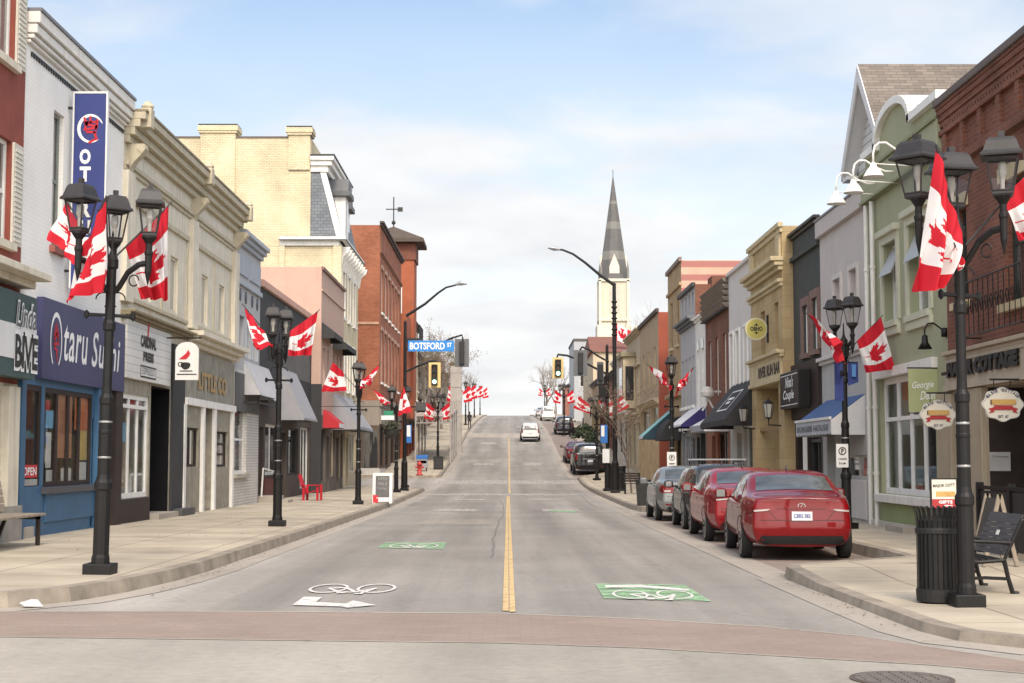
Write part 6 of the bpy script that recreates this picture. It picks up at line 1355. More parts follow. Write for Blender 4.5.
def cloth(mb, B, T, FB, FT, n=30, amp=.05, sag=.10, seed=0):
    """the cloth hangs between hoist B-T and fly FB-FT; n faces along the hoist, 2n along the fly"""
    rd = random.Random(seed); B, T, FB, FT = map(Vector, (B, T, FB, FT)); m = 2 * n
    nn = ((T - B).cross((FB + FT - B - T) * .5)).normalized(); k1 = rd.uniform(1.2, 2.2); p1 = rd.uniform(0, 6.28); p2 = rd.uniform(0, 6.28)
    vs = []
    for j in range(m + 1):
        t = j / m
        for i in range(n + 1):
            s = i / n; a = B.lerp(T, s); c = FB.lerp(FT, s); p = a.lerp(c, t)
            p = p + nn * (amp * 1.5 * ((.15 + t) ** .7) * (math.sin(k1 * 2 * math.pi * s + p1 + 2.0 * t) + .55 * math.sin(2.3 * k1 * 2 * math.pi * s + p2 - 3 * t) + .25 * math.sin(5 * t + p1)))
            p = p + Vector((0, 0, -sag * math.sin(math.pi * s) * math.sin(math.pi * t)))
            vs.append(p)
    fs = [[], []]
    for j in range(m):
        for i in range(n):
            t, s = (j + .5) / m, (i + .5) / n
            red = t < .25 or t > .75 or in_leaf((t - .5) * 2 / .47, (s - .5) / .47)
            fs[1 if red else 0].append((j*(n+1)+i, j*(n+1)+i+1, (j+1)*(n+1)+i+1, (j+1)*(n+1)+i))
    mb.add(vs, fs[0], 0); o = len(mb.v) - len(vs)
    for f in fs[1]: mb.f.append([o + i for i in f]); mb.m.append(1)
def flag(label, P0, B, T, FB, FT, n=24, amp=.05, seed=0, group='Canadian flags on the street lamps'):
    t = thing('flag', label, 'flag', P0, 0, group); mb = MB(); P0 = Vector(P0); T = Vector(T); B = Vector(B)
    mb.tube([P0, T + (T - P0).normalized() * .06], [.013, .009], 6); mb.build('staff', DARKM, t)
    mb = MB(); cloth(mb, B, T, FB, FT, n, amp, seed=seed); mb.build('cloth', [FLAGWHITE, FLAGRED], t, smooth=True); return t
def fpx(pt, Y): x, z = on_y(pt[0], pt[1], Y); return (x, Y, z)
def flag_px(label, lamp, P0, B, T, FB, FT, Y, dY=(0, 0, 0, 0), n=40, amp=.045, seed=0):
    q = [fpx(p, Y + d) for p, d in zip((B, T, FB, FT), dY)]
    return flag(label, fpx(P0, lamp.location.y), *q, n=n, amp=amp, seed=seed)
flag_px('large flag hanging left of the nearest left street lamp, leaf in full view', l1, (108, 262), (86, 243), (106, 200), (60, 303), (101, 291), 18.1, (-.1, -.35, .0, -.2), seed=1)
flag_px('flag behind the right-hand lantern of the nearest left street lamp', l1, (110, 262), (125, 246), (169, 205), (142, 299), (168, 300), 18.6, (0, .3, .1, .2), seed=2, amp=.06)
flag_px('folded flag half hidden behind the left-hand lantern of the nearest left street lamp', l1, (107, 262), (80, 226), (65, 199), (80, 268), (55, 242), 18.9, (.1, .4, .1, .3), seed=3)
flag_px('long twisted flag hanging between the lanterns of the nearest right lamp', r1, (962, 245), (960, 232), (937, 150), (944, 288), (921, 292), 14.7, (0, -.2, -.1, -.1), seed=4, amp=.07)
flag_px('flag cut off by the right edge, on the nearest right street lamp', r1, (966, 245), (1000, 203), (1048, 150), (1022, 240), (1062, 232), 14.9, (0, .1, 0, .1), seed=5)
flag_px('small red folded flag end drooping under the nearest right street lamp', r1, (962, 266), (966, 262), (955, 246), (962, 268), (950, 262), 14.6, (0, 0, 0, 0), n=12, seed=6, amp=.03)
flag_px('flag blown flat to the right of the street lamp with the parking sign', r2, (849, 350), (857, 341), (881, 317), (866, 373), (895, 369), 30.4, (0, -.1, 0, -.1), seed=7, amp=.03)
flag_px('flag folded along its staff to the left of the street lamp with the parking sign', r2, (846, 352), (826, 332), (807, 314), (845, 365), (838, 340), 30.4, (0, -.2, -.3, -.8), seed=8, amp=.06)
flag_px('flag on the left arm of the left street lamp before the grey awnings', l2, (277, 346), (262, 330), (244, 306), (276, 345), (253, 351), 32.3, (0, -.2, -.5, -.6), seed=9)
flag_px('flag on the right arm of the left street lamp before the grey awnings', l2, (279, 345), (290, 331), (318, 311), (288, 356), (311, 355), 32.3, (0, .1, -.1, .1), seed=10, amp=.04)
flag_px('square flag on the left arm of the lamp by the chalkboard sign', l3, (357, 389), (343, 372), (333, 362), (346, 391), (322, 392), 49.9, (0, .2, 0, .2), n=24, seed=11)
flag_px('narrow flag on the right arm of the lamp by the chalkboard sign', l3, (358, 388), (363, 380), (380, 364), (359, 388), (370, 382), 49.9, (0, 0, -.5, -.6), n=24, seed=12)
flag_px('flag on the left arm of the lamp by the signal pole with the street name', l4, (396, 402), (384, 396), (373, 389), (391, 404), (381, 404), 66.9, (0, 0, -.3, -.3), n=20, seed=13)
flag_px('flag on the right arm of the lamp by the signal pole with the street name', l4, (397, 404), (402, 394), (404, 386), (397, 416), (410, 412), 66.8, (0, 0, -.2, -.3), n=20, seed=14)
flag_px('left flag of the lamp behind the street name signal, spread wide', r4, (597, 412), (590, 405), (579, 396), (590, 414), (573, 408), 84.9, (0, 0, 0, 0), n=18, seed=15)
flag_px('right flag of the lamp behind the right signal poles', r4, (600, 412), (607, 404), (622, 396), (610, 416), (630, 407), 84.9, (0, 0, 0, 0), n=18, seed=16)
flag_px('middle flag of the lamp behind the right signal poles', r4, (598, 411), (598, 402), (606, 394), (604, 412), (613, 404), 85.2, (0, 0, 0, 0), n=14, seed=17)
flag_px('left flag of the lamp behind the silver sedan', r3, (671, 390), (662, 380), (648, 365), (671, 390), (664, 378), 47.1, (0, 0, -.5, -.6), n=24, seed=18)
flag_px('right flag of the lamp behind the silver sedan', r3, (672, 390), (680, 381), (694, 368), (674, 395), (686, 381), 47.1, (0, 0, -.3, -.5), n=24, seed=19)
def lampflags(l, descr, types='lr', s=1.0, seed=0):
    X, Y, z = l.location; z += 3.45
    for k, ty in enumerate(types):
        sg = -1 if ty in 'lL' else 1; P0 = (X, Y, z)
        if ty in 'lr': B, T, FB, FT = (.22, 0, .22), (.72, .05, .66), (.30, -.1, -.5), (.88, 0, -.38)
        else: B, T, FB, FT = (.25, 0, .28), (.72, .05, .72), (.05, -.6, -.25), (.35, -.6, .05)
        q = [(X + sg * v[0] * s, Y + v[1], z + v[2] * s) for v in (B, T, FB, FT)]
        flag(('left' if sg < 0 else 'right') + ' flag on ' + descr, P0, *q, n=12, seed=seed + k)
lampflags(l5, 'the lamp behind the dark utility box', 'lr', 1.1, 30); lampflags(l6, 'the first lamp of the far left row', 'lr', 1.45, 33); lampflags(l7, 'the second lamp of the far left row', 'lr', 1.45, 36)
lampflags(l8, 'the third lamp of the far left row', 'lr', 1.5, 39); lampflags(l9, 'the last lamp of the far left row', 'lr', 1.6, 42); lampflags(r5, 'the lamp beside the dark SUV uphill', 'lr', 1.15, 45); lampflags(r6, 'the far lamp by the bare tree', 'lr', 1.1, 48)
# the flag on the brown-red roof before the church
x, z = on_y(612, 338, 153); flag('small Canadian flag on a pole above the brown-red roof by the church', (x, 153, z - 2), (x + .05, 153, z), (x + .05, 153, z + 1.6), (x + 2.0, 153.2, z - .9), (x + 2.1, 153.2, z + .7), n=10, seed=51, group='other flags')

# ------------------------------------------------------------------ signal poles, cobra lights
def signal(label, x, y, zt_, facing, h=1.0, w=.42, lit=None, name='traffic_signal', hang=None, group=None):
    """three-light signal head with a yellow or grey backboard; facing -1 looks at the camera, +1 away from it"""
    t = thing(name, label, 'traffic light', (x, y, zt_ - h), 0, group); f = facing
    mb = MB(); mb.box(x - w/2, x + w/2, y - .01, y + .01, zt_ - h, zt_); mb.build('backboard', TRAFY if f < 0 else M('grey_backboard', (.11, .115, .12), .5, .1), t)
    mb = MB(); mb.box(x - .14, x + .14, y + f * .011, y + f * .2, zt_ - h + .1, zt_ - .1); 
    if f > 0: mb.box(x - .11, x + .11, y - .2, y - .011, zt_ - h + .12, zt_ - .12)
    bd = mb.build('housing', M('signal_black', (.015, .015, .015), .5), t, bevel=.015)
    for i, c in enumerate(('red', 'amber', 'green')):
        z = zt_ - .1 - (h - .2) * (i + .5) / 3
        mb = MB(); mb.prism([(x + .1 * math.cos(a * .5236), y + f * .201, z + .1 * math.sin(a * .5236)) for a in range(12)], (0, f * .012, 0))
        if lit == c: m_ = M('lit_green_lens', (.55, 1.0, .75), .4, .02, emit=1.6) if lit == 'green' else M('lit_white_lens', (.9, .95, .85), .4, .02, emit=1.6)
        else: m_ = M('dark_%s_lens' % c, {'red': (.05, .01, .01), 'amber': (.06, .035, .01), 'green': (.01, .05, .03)}[c], .25)
        mb.build('lens', m_, bd)
        mb = MB(); pr = [(math.cos(R(a)) * .12, math.sin(R(a)) * .12) for a in range(-20, 201, 20)]
        for k in range(len(pr) - 1): mb.quad((x + pr[k][0], y + f*.2, z + pr[k][1]), (x + pr[k+1][0], y + f*.2, z + pr[k+1][1]), (x + pr[k+1][0], y + f*.36, z + pr[k+1][1]), (x + pr[k][0], y + f*.36, z + pr[k][1]))
        mb.build('visor', MATS['signal_black'], bd)
    return t
def polything(label, x, y, ztop, r=.09, name='signal_pole', cat='pole', armt=None, sig=None, z0=None):
    z0 = zs(x, y) if z0 is None else z0; t = thing(name, label, cat, (x, y, z0))
    mb = MB(); mb.box(x - .2, x + .2, y - .2, y + .2, z0 - .05, z0 + .12); mb.build('base', BLACK, t, bevel=.01)
    mb = MB(); mb.lathe([(r * 1.7, z0 + .1), (r * 1.6, z0 + 1.3), (r * 1.15, z0 + 1.4), (r, z0 + 1.5), (r * .8, ztop), (.02, ztop + .08)], x, y, 12); mb.build('shaft', BLACK, t); return t
# left corner
YA = 70.0; px_ = on_y(404.5, 450, YA)[0]
t = polything('tall black signal and light pole on the left carrying the street name', px_, YA, on_y(404, 322, YA)[1])
mb = MB(); pts = [fpx(p, YA) for p in ((406, 316), (425, 304), (438, 293), (446, 287.5), (456, 285))]; mb.tube(pts, [.07, .06, .05, .045, .04], 8); mb.build('light_arm', BLACK, t)
mb = MB(); a, c = fpx((455, 284.5), YA), fpx((467, 283.5), YA); mb.tube([a, ((a[0] + c[0]) / 2, YA, a[2] + .06), c], [.05, .11, .05], 8); mb.build('lamp_head', STEEL, t)
mb = MB(); mb.tube([fpx(p, YA) for p in ((405, 372), (420, 365), (432, 361), (436, 361))], .05, 8); mb.tube([fpx(p, YA + .3) for p in ((405, 349), (432, 347), (452, 338), (462, 335), (463, 341))], .045, 8); mb.build('signal_arm', BLACK, t)
xa, za = on_y(428.8, 362.5, YA - .1); xb, zb_ = on_y(440.5, 387.5, YA - .1)
signal('yellow-backed traffic light hanging under the street name sign', (xa + xb) / 2, YA - .1, za, -1, za - zb_, xb - xa, 'green')
xa, za = on_y(455, 339, YA + .3); xb, zb_ = on_y(469, 367, YA + .3); signal('grey back of a traffic light right of the street name sign', (xa + xb) / 2, YA + .3, za, 1, za - zb_, xb - xa)
xa, za = on_y(408, 340.5, YA - .3); xb, zb_ = on_y(454, 351.5, YA - .3)
t = thing('street_sign', 'blue street name sign with white capitals on the left signal arm', 'street sign', ((xa + xb) / 2, YA - .3, zb_)); mb = MB(); mb.box(xa, xb, YA - .32, YA - .3, zb_, za); mb.build('board', M('street_sign_blue', (.02, .19, .52), .4, .05, 2), t, bevel=.005)
mb = MB(); h = za - zb_; w = xb - xa; text(mb, 'BOTSFORD', (xa + .04 * w, YA - .325, zb_ + .18 * h), (1, 0, 0), (0, 0, 1), .76 * w, .64 * h, bold=.03); text(mb, 'ST', (xa + .85 * w, YA - .325, zb_ + .42 * h), (1, 0, 0), (0, 0, 1), .1 * w, .38 * h, bold=.03); mb.build('lettering', LETW, t)
mb = MB()
for x in (xa + .3, xb - .3): mb = MB(); mb.box(x - .03, x + .03, YA - .3, YA + .02, zb_ + .1, zb_ + .16); mb.build('bracket', BLACK, t)
x, z = on_y(410.5, 399, YA - .1); x2, z2 = on_y(421, 409, YA); t = thing('pedestrian_signal', 'black pedestrian signal seen from behind on the left signal pole', 'traffic light', (x2, YA, z2))
mb = MB(); mb.box(x2 - .2, x2 + .2, YA - .12, YA + .12, z2 - .15, z2 + .3); mb.prism([(x2 - .22, YA - .2, z2 + .3), (x2 + .22, YA - .2, z2 + .3), (x2 + .26, YA - .35, z2 - .1), (x2 - .26, YA - .35, z2 - .1)], (0, .12, 0)); mb.build('housing', BLACK, t, bevel=.02); mb = MB(); mb.tube([(px_, YA, z2 + .1), (x2 - .2, YA, z2 + .1)], .03, 6); mb.build('bracket', BLACK, t)
# second pole behind
polything('plain black pole behind the left signal pole', on_y(408.5, 450, 78)[0], 75.5, 6.0, .06)
# right corner: tall light pole and the signal pole
YB = 66.0; xp_ = on_y(615, 450, YB)[0]
t = polything('tall black street light pole on the right with a long curved arm', xp_, YB, on_y(615, 284, YB)[1], .10, 'light_pole')
mb = MB(); mb.tube([fpx(p, YB) for p in ((615.5, 286), (600, 275), (585, 262.5), (573, 254), (563, 250), (556, 249))], [.075, .065, .055, .05, .045, .04], 8); mb.build('light_arm', BLACK, t)
mb = MB(); a, c = fpx((560, 249.5), YB), fpx((548, 247.5), YB); mb.tube([a, ((a[0] + c[0]) / 2, YB, a[2] + .05), c], [.05, .11, .05], 8); mb.build('lamp_head', STEEL, t)
mb = MB()
for i in range(7): mb = MB(); z = on_y(615, 303 + i * 5.5, YB)[1]; mb.lathe([(.1, z), (.14, z + .05), (.1, z + .1)], xp_, YB, 10); mb.build('collar_ring', BLACK, t)
YC = 69.5; xs_ = on_y(607.5, 450, YC)[0]; t = polything('black signal pole on the right carrying two signal arms', xs_, YC, on_y(607, 346, YC)[1], .085)
mb = MB(); mb.tube([fpx(p, YC) for p in ((607, 374), (595, 368), (580, 360), (567, 355.5), (558, 354.5), (557, 358))], .05, 8); mb.tube([fpx(p, YC - .6) for p in ((609, 362), (598, 356), (588, 349), (582, 347), (580, 350))], .045, 8); mb.build('signal_arm', BLACK, t)
xa, za = on_y(552.5, 357.5, YC - .1); xb, zb_ = on_y(563.5, 378.5, YC - .1); signal('yellow-backed traffic light showing green at the end of the right arm', (xa + xb) / 2, YC - .1, za, -1, za - zb_, xb - xa, 'green')
xa, za = on_y(573.5, 350, YC - .6); xb, zb_ = on_y(587.5, 376, YC - .6); signal('grey back of a traffic light on the shorter right arm', (xa + xb) / 2, YC - .6, za, 1, za - zb_, xb - xa)
xa, za = on_y(598, 362, YC - .2); t = signal('black side-facing traffic light fixed on the right signal pole', xa + .1, YC - .25, za, 1, 1.0, .30)
x2, z2 = on_y(603, 392, YC); t = thing('pedestrian_signal', 'black pedestrian signal below the heads on the right signal pole', 'traffic light', (x2, YC - .2, z2)); mb = MB(); mb.box(x2 - .2, x2 + .2, YC - .35, YC - .1, z2 - .25, z2 + .25); mb.build('housing', BLACK, t, bevel=.02); mb = MB(); mb.tube([(x2, YC - .2, z2), (xs_, YC, z2)], .03, 6); mb.build('bracket', BLACK, t)
def plate_sign(label, px0, py0, px1, py1, Y, mat, name='parking_sign', cat='sign', txt=None, face=None):
    xa, za = on_y(px0, py0, Y); xb, zb_ = on_y(px1, py1, Y); t = thing(name, label, cat, ((xa + xb) / 2, Y, zb_)); mb = MB(); mb.box(xa, xb, Y - .012, Y + .012, zb_, za); mb.build('plate', mat, t, bevel=.006)
    mb = MB(); mb.box((xa + xb) / 2 - .03, (xa + xb) / 2 + .03, Y + .012, Y + .12, zb_ + .1, zb_ + .14); mb.build('clamp', DARKM, t)
    return t, xa, xb, zb_, za
t, xa, xb, z0, z1 = plate_sign('white parking sign with a ringed P on the lamp before the blue awning', 836, 444, 848.5, 467.5, 30.38, SIGNWHITE)
mb = MB(); w = xb - xa; h = z1 - z0; vs, fs = ring(xa + w * .5, z0 + h * .70, w * .33, w * .33, .02, 20); mb.add([(x, 30.36, z) for x, z in vs], fs); mb.build('ring_mark', LETK, t); mb = MB(); text(mb, 'P', (xa + w * .40, 30.36, z0 + h * .60), (1, 0, 0), (0, 0, 1), w * .22, h * .2, bold=.04); mb.build('lettering', LETK, t); mb = MB(); text(mb, '2 HOURS', (xa + w * .15, 30.36, z0 + h * .32), (1, 0, 0), (0, 0, 1), w * .7, h * .09); mb.build('lettering', LETK, t); mb = MB(); text(mb, '9-6', (xa + w * .2, 30.36, z0 + h * .12), (1, 0, 0), (0, 0, 1), w * .3, h * .11); mb.build('lettering', LETK, t); mb = MB(); mb.add([(xa + w*.58, 30.36, z0 + h*.12), (xa + w*.8, 30.36, z0 + h*.17), (xa + w*.58, 30.36, z0 + h*.23)], [(0,1,2)]); mb.build('arrow_mark', LETK, t)
t, xa, xb, z0, z1 = plate_sign('white parking sign on the lamp behind the silver sedan', 667, 452, 676.5, 469.5, 47.08, SIGNWHITE); mb = MB(); w = xb - xa; h = z1 - z0; vs, fs = ring(xa + w * .5, z0 + h * .68, w * .32, w * .32, .02, 18); mb.add([(x, 47.06, z) for x, z in vs], fs); text(mb, 'P', (xa + w * .4, 47.06, z0 + h * .58), (1, 0, 0), (0, 0, 1), w * .22, h * .2, bold=.04); mb.box(xa + w*.2, xa + w*.8, 47.058, 47.062, z0 + h*.3, z0 + h*.36); mb.build('lettering', LETK, t)
t, xa, xb, z0, z1 = plate_sign('blue and white banner sign on the right signal pole', 600.5, 425, 607.5, 443, YC - .2, M('sign_blue', (.03, .14, .42), .5)); mb = MB(); mb.box(xa + .03, xb - .14, YC - .222, YC - .213, z0 + .3, z1 - .04); mb.build('white_field', SIGNWHITE, t)
t, xa, xb, z0, z1 = plate_sign('small white notice under the blue sign on the right signal pole', 602.5, 449, 609.5, 463, YC - .2, SIGNWHITE)
t, xa, xb, z0, z1 = plate_sign('blue and white sign low on the pole beside the left signal pole', 406.5, 425, 411.5, 443, YA - .2, MATS['sign_blue']); mb = MB(); mb.box(xa + .02, xb - .05, YA - .222, YA - .213, z0 + .3, z1 - .02); mb.build('white_field', SIGNWHITE, t)
# navy banner on the right lamp
x0, z1 = on_y(834, 363, 30.45); x1, _ = on_y(858, 363, 30.45); z0 = on_y(834, 386, 30.45)[1]; zl = on_y(834, 401, 30.45)[1]
t = thing('banner', 'two-piece navy blue banner tied to the lamp with the parking sign', 'banner', (6.85, 30.5, z0)); mb = MB(); mb.prism([(x0, 30.42, z1), (6.80, 30.38, z1), (6.80, 30.38, z0 + .1), (x0 + .18, 30.4, zl), (x0, 30.42, zl)], (0, .012, 0)); mb.prism([(6.90, 30.40, z1), (x1, 30.44, z1), (x1, 30.44, z0 + .08), (6.90, 30.4, z0)], (0, .012, 0)); mb.build('cloth', M('navy_cloth', (.025, .04, .16), .75, .2, 6), t)
mb = MB(); mb.box(6.98, x1 - .06, 30.38, 30.425, (z0 + z1) / 2 - .05, (z0 + z1) / 2 + .2); mb.build('light_blue_print', M('light_blue_print', (.06, .18, .40), .7), t); mb = MB(); mb.tube([(x0, 30.45, z1 + .01), (x1, 30.45, z1 + .01)], .015, 6); mb.build('rod', BLACK, t)
# ------------------------------------------------------------------ vehicles
def carpaint(name, col, metal=.35):
    return M(name, col, .5, .03, 1.0, spec=.12, coat=.75, metal=metal)
TYRE = M('tyre_rubber', (.018, .018, .018), .85, .2, 10); RIM = M('alloy_rim', (.36, .37, .38), .3, .1, 6, metal=.8); CARGLASS = M('car_glass', (.03, .035, .036), .06, .2, 1, spec=.5, coat=.0); CARGLASS2 = M('rear_car_glass', (.075, .085, .088), .06, .55, 1.6, spec=.6, coat=.2)
TAIL = M('tail_lamp_red', (.19, .003, .005), .2, .1, 12, spec=.4, coat=.3); TAILW = M('clear_lamp', (.34, .31, .29), .1, .1, 12, spec=.8, coat=1); TRIM = M('black_car_trim', (.012, .012, .013), .55, .2, 8); CHROME = M('chrome_trim', (.6, .6, .6), .15, .05, metal=1.0); PLATE = M('number_plate', (.62, .63, .66), .5, .04, 6)
def make_car(label, paint, L=4.55, W=1.80, H=1.44, kind='sedan', name='parked_car', detail=2, extra=None, group='cars parked on the right', cat='car', plate=True, tail='wide', zb=.22, rails=False, rearglass=CARGLASS2, spec_spoiler=False, notchlow=.0):
    t = thing(name, label, cat, (0, 0, 0), 0, group); hw = W / 2
    belt = .60 * H if kind == 'suv' else .63 * H
    if kind == 'sedan':
        tk = .70 * H - notchlow
        prof = [(0, tk - .02, 0), (.05, tk, 0), (.22, tk + .02, 0), (.50, tk + .035, 0), (.78, tk + .08, .25), (1.05, .83 * H, .75), (1.42, .955 * H, 1), (1.85, H * .995, 1), (2.35, H, 1), (2.8, .97 * H, 1), (3.2, .83 * H, .85), (3.55, .69 * H, .25), (3.8, .665 * H, 0), (L - .35, .58 * H, 0), (L - .08, .50 * H, 0), (L, .47 * H, 0)]
    else:
        prof = [(0, .70 * H, .55), (.04, .80 * H, .8), (.14, .93 * H, 1), (.32, .985 * H, 1), (1.0, H, 1), (2.2, H, 1), (2.75, .97 * H, 1), (3.15, .80 * H, .8), (3.45, .665 * H, .2), (3.75, .645 * H, 0), (L - .4, .60 * H, 0), (L - .08, .52 * H, 0), (L, .48 * H, 0)]
    def plan(y):
        r = 1.0
        if y < 1.1: r = .84 + .16 * math.sin(min(1, y / 1.1) * math.pi / 2)
        if y > L - 1.0: r = min(r, .80 + .20 * math.sin(min(1, (L - y) / 1.0) * math.pi / 2))
        return r
    rings = []
    for (y, zt, g) in prof:
        w = hw * plan(y); bz = min(belt, zt - .05); end = 1 if (y < .02 or y > L - .02) else 0
        s0 = [(.80 * w, zb), (.955 * w, zb + .10), (w * .995, zb + .26), (w, .36 * H), (.985 * w, .5 * H if zt > .56 * H else zt - .22), (.965 * w, bz - .03)]
        c1 = [(.925 * w, bz + .02), (.86 * w, bz + (zt - bz) * .45), (.775 * w, bz + (zt - bz) * .82), (.66 * w, zt - .028), (.42 * w, zt - .002), (0, zt + .012)]
        c0 = [(.93 * w, zt - .045), (.88 * w, zt - .02), (.80 * w, zt - .008), (.62 * w, zt), (.35 * w, zt + .008), (0, zt + .014)]
        pts = [(0, zb)] + s0 + [(a[0] * g + c[0] * (1 - g), a[1] * g + c[1] * (1 - g)) for a, c in zip(c1, c0)]
        rings.append([(x, z) for x, z in pts])
    def yoff(y, z):
        if y > .35: return 0
        k = 1 - y / .35
        if kind == 'sedan': f = -.05 * math.exp(-((z - .40 * H) / .14) ** 2) + (.05 if z < .25 else 0) + max(0, (z - .62 * H)) * .05
        else: f = -.06 * math.exp(-((z - .30 * H) / .14) ** 2) + max(0, z - .52 * H) * .12
        return f * k
    mb = MB(); n = len(rings[0]); idx = []
    for k, (y, zt, g) in enumerate(prof):
        row = []
        for x, z in rings[k]: row.append(len(mb.v)); mb.v.append(Vector((x, y + yoff(y, z), z)))
        left = []
        for j, (x, z) in enumerate(rings[k]):
            if j == 0 or j == n - 1: left.append(row[j])
            else: left.append(len(mb.v)); mb.v.append(Vector((-x, y + yoff(y, z), z)))
        idx.append((row, left))
    for k in range(len(prof) - 1):
        for sd_ in (0, 1):
            a, c = idx[k][sd_], idx[k+1][sd_]
            for j in range(n - 1): mb.f.append([a[j], a[j+1], c[j+1], c[j]] if sd_ == 0 else [a[j], c[j], c[j+1], a[j+1]]); mb.m.append(0)
    for k in (0, len(prof) - 1):
        a, c = idx[k]
        for j in range(n - 1):
            f = [a[j], a[j+1], c[j+1], c[j]]; f = [q for i, q in enumerate(f) if q not in f[:i]]
            if len(f) >= 3: mb.f.append(f); mb.m.append(0)
    body = mb.build('body', paint, t, smooth=True, local=True, subsurf=2)
    dg = bpy.context.evaluated_depsgraph_get(); dg.update(); ev = body.evaluated_get(dg); me = ev.to_mesh(); bvh = BVHTree.FromPolygons([v.co.copy() for v in me.vertices], [tuple(p.vertices) for p in me.polygons]); ev.to_mesh_clear()
    def patch(mbx, corners, axis, nx=8, ny=6, off=.006, side=1, mi=0):
        """a patch moulded onto the bodywork; corners run around a quad seen along the axis"""
        c = [Vector(q) for q in corners]; vs = []; ok = True
        for j in range(ny + 1):
            for i in range(nx + 1):
                u, v = i / nx, j / ny; p = c[0].lerp(c[1], u).lerp(c[3].lerp(c[2], u), v)
                if axis == 'y': o, d = Vector((p.x, -3, p.y)), Vector((0, 1, 0))
                elif axis == 'yf': o, d = Vector((p.x, L + 3, p.y)), Vector((0, -1, 0))
                elif axis == 'x': o, d = Vector((side * 3, p.x, p.y)), Vector((-side, 0, 0))
                else: o, d = Vector((p.x, p.y, 4)), Vector((0, 0, -1))
                h = bvh.ray_cast(o, d)
                if h[0] is None: return
                nn = h[1] if h[1].dot(d) < 0 else -h[1]
                vs.append(h[0] + nn * off)
        mbx.add(vs, [(j*(nx+1)+i, j*(nx+1)+i+1, (j+1)*(nx+1)+i+1, (j+1)*(nx+1)+i) for j in range(ny) for i in range(nx)], mi)
    S = kind == 'sedan'
    # glass
    mb = MB()
    if S: patch(mb, [(-.70 * hw, .80), (.70 * hw, .80), (.63 * hw, 1.40), (-.63 * hw, 1.40)], 'z', 12, 9)
    else: patch(mb, [(-.74 * hw, .66 * H), (.74 * hw, .66 * H), (.66 * hw, .90 * H), (-.66 * hw, .90 * H)], 'y', 10, 6)
    mb.build('rear_window', rearglass, t, smooth=True, local=True)
    mb = MB(); patch(mb, [(-.68 * hw, 3.38), (.68 * hw, 3.38), (.60 * hw, 2.86), (-.60 * hw, 2.86)], 'z', 8, 6); mb.build('windscreen', CARGLASS, t, smooth=True, local=True)
    for sd_ in (-1, 1):
        ws = [[(1.28, belt + .05), (1.98, belt + .04), (1.98, .93 * H), (1.55, .925 * H)], [(2.04, belt + .04), (3.12, belt + .03), (2.70, .92 * H), (2.04, .935 * H)]] if S else [[(.45, belt + .07), (1.15, belt + .06), (1.15, .92 * H), (.55, .91 * H)], [(1.22, belt + .06), (1.98, belt + .05), (1.98, .93 * H), (1.22, .925 * H)], [(2.05, belt + .05), (3.05, belt + .04), (2.68, .92 * H), (2.05, .93 * H)]]
        for q in ws: mb = MB(); patch(mb, q, 'x', 6, 5, side=sd_); mb.build('side_window', CARGLASS, t, smooth=True, local=True)
        mb = MB()
        for yh in ((1.62, 2.68) if S else (1.5, 2.6)): patch(mb, [(yh - .1, belt - .11), (yh + .1, belt - .11), (yh + .1, belt - .08), (yh - .1, belt - .08)], 'x', 3, 1, .025, sd_)
        mb.build('door_handle', paint, t, local=True)
        mb = MB(); 
        for yl in ((1.25, 2.01, 3.15) if S else (1.18, 2.01, 3.12)): patch(mb, [(yl - .006, zb + .16), (yl + .006, zb + .16), (yl + .006, belt), (yl - .006, belt)], 'x', 1, 8, .003, sd_)
        mb.build('door_seam', TRIM, t, local=True)
        mm = MB(); mm.box(sd_ * hw * .93, sd_ * (hw + .06), 2.92, 2.97, belt + .03, belt + .08); mm.lathe([(0.04, 0), (.10, .02), (.115, .09), (.1, .15), (.05, .18)], 0, 0, 10, sy=.62)
        mm.v[-50:] = [Vector((sd_ * (hw + .13) + v.x * 1.0, 2.90 + v.y, belt + .02 + v.z)) for v in mm.v[-50:]]
        mr = mm.build('mirror', paint, t, smooth=True, local=True); mg = MB(); mg.box(sd_ * (hw + .06), sd_ * (hw + .20), 2.832, 2.836, belt + .05, belt + .17); mg.build('mirror_glass', M('mirror_glass', (.22, .23, .23), .1, .1, metal=.6), mr, local=True)
    # lamps
    zt = prof[1][1]
    for sd_ in (-1, 1):
        mb = MB()
        if tail == 'wide': patch(mb, [(sd_ * .50 * hw, zt - .085), (sd_ * .86 * hw, zt - .10), (sd_ * .86 * hw, zt - .235), (sd_ * .46 * hw, zt - .20)], 'y', 8, 4, .008); patch(mb, [(.07, zt - .115), (.52, zt - .10), (.34, zt - .205), (.07, zt - .24)], 'x', 6, 4, .008, sd_)
        elif tail == 'block': patch(mb, [(sd_ * .52 * hw, zt - .05), (sd_ * .84 * hw, zt - .07), (sd_ * .84 * hw, zt - .27), (sd_ * .56 * hw, zt - .27)], 'y', 8, 5, .01); patch(mb, [(.08, zt - .08), (.42, zt - .08), (.36, zt - .24), (.08, zt - .27)], 'x', 6, 4, .01, sd_)
        elif tail == 'tall': patch(mb, [(sd_ * .74 * hw, .70 * H), (sd_ * .84 * hw, .70 * H), (sd_ * .85 * hw, .48 * H), (sd_ * .74 * hw, .48 * H)], 'y', 4, 6, .01); patch(mb, [(.1, .70 * H), (.2, .68 * H), (.18, .5 * H), (.1, .48 * H)], 'x', 3, 5, .01, sd_)
        tl = mb.build('tail_lamp', TAIL, t, smooth=True, local=True)
        mb = MB()
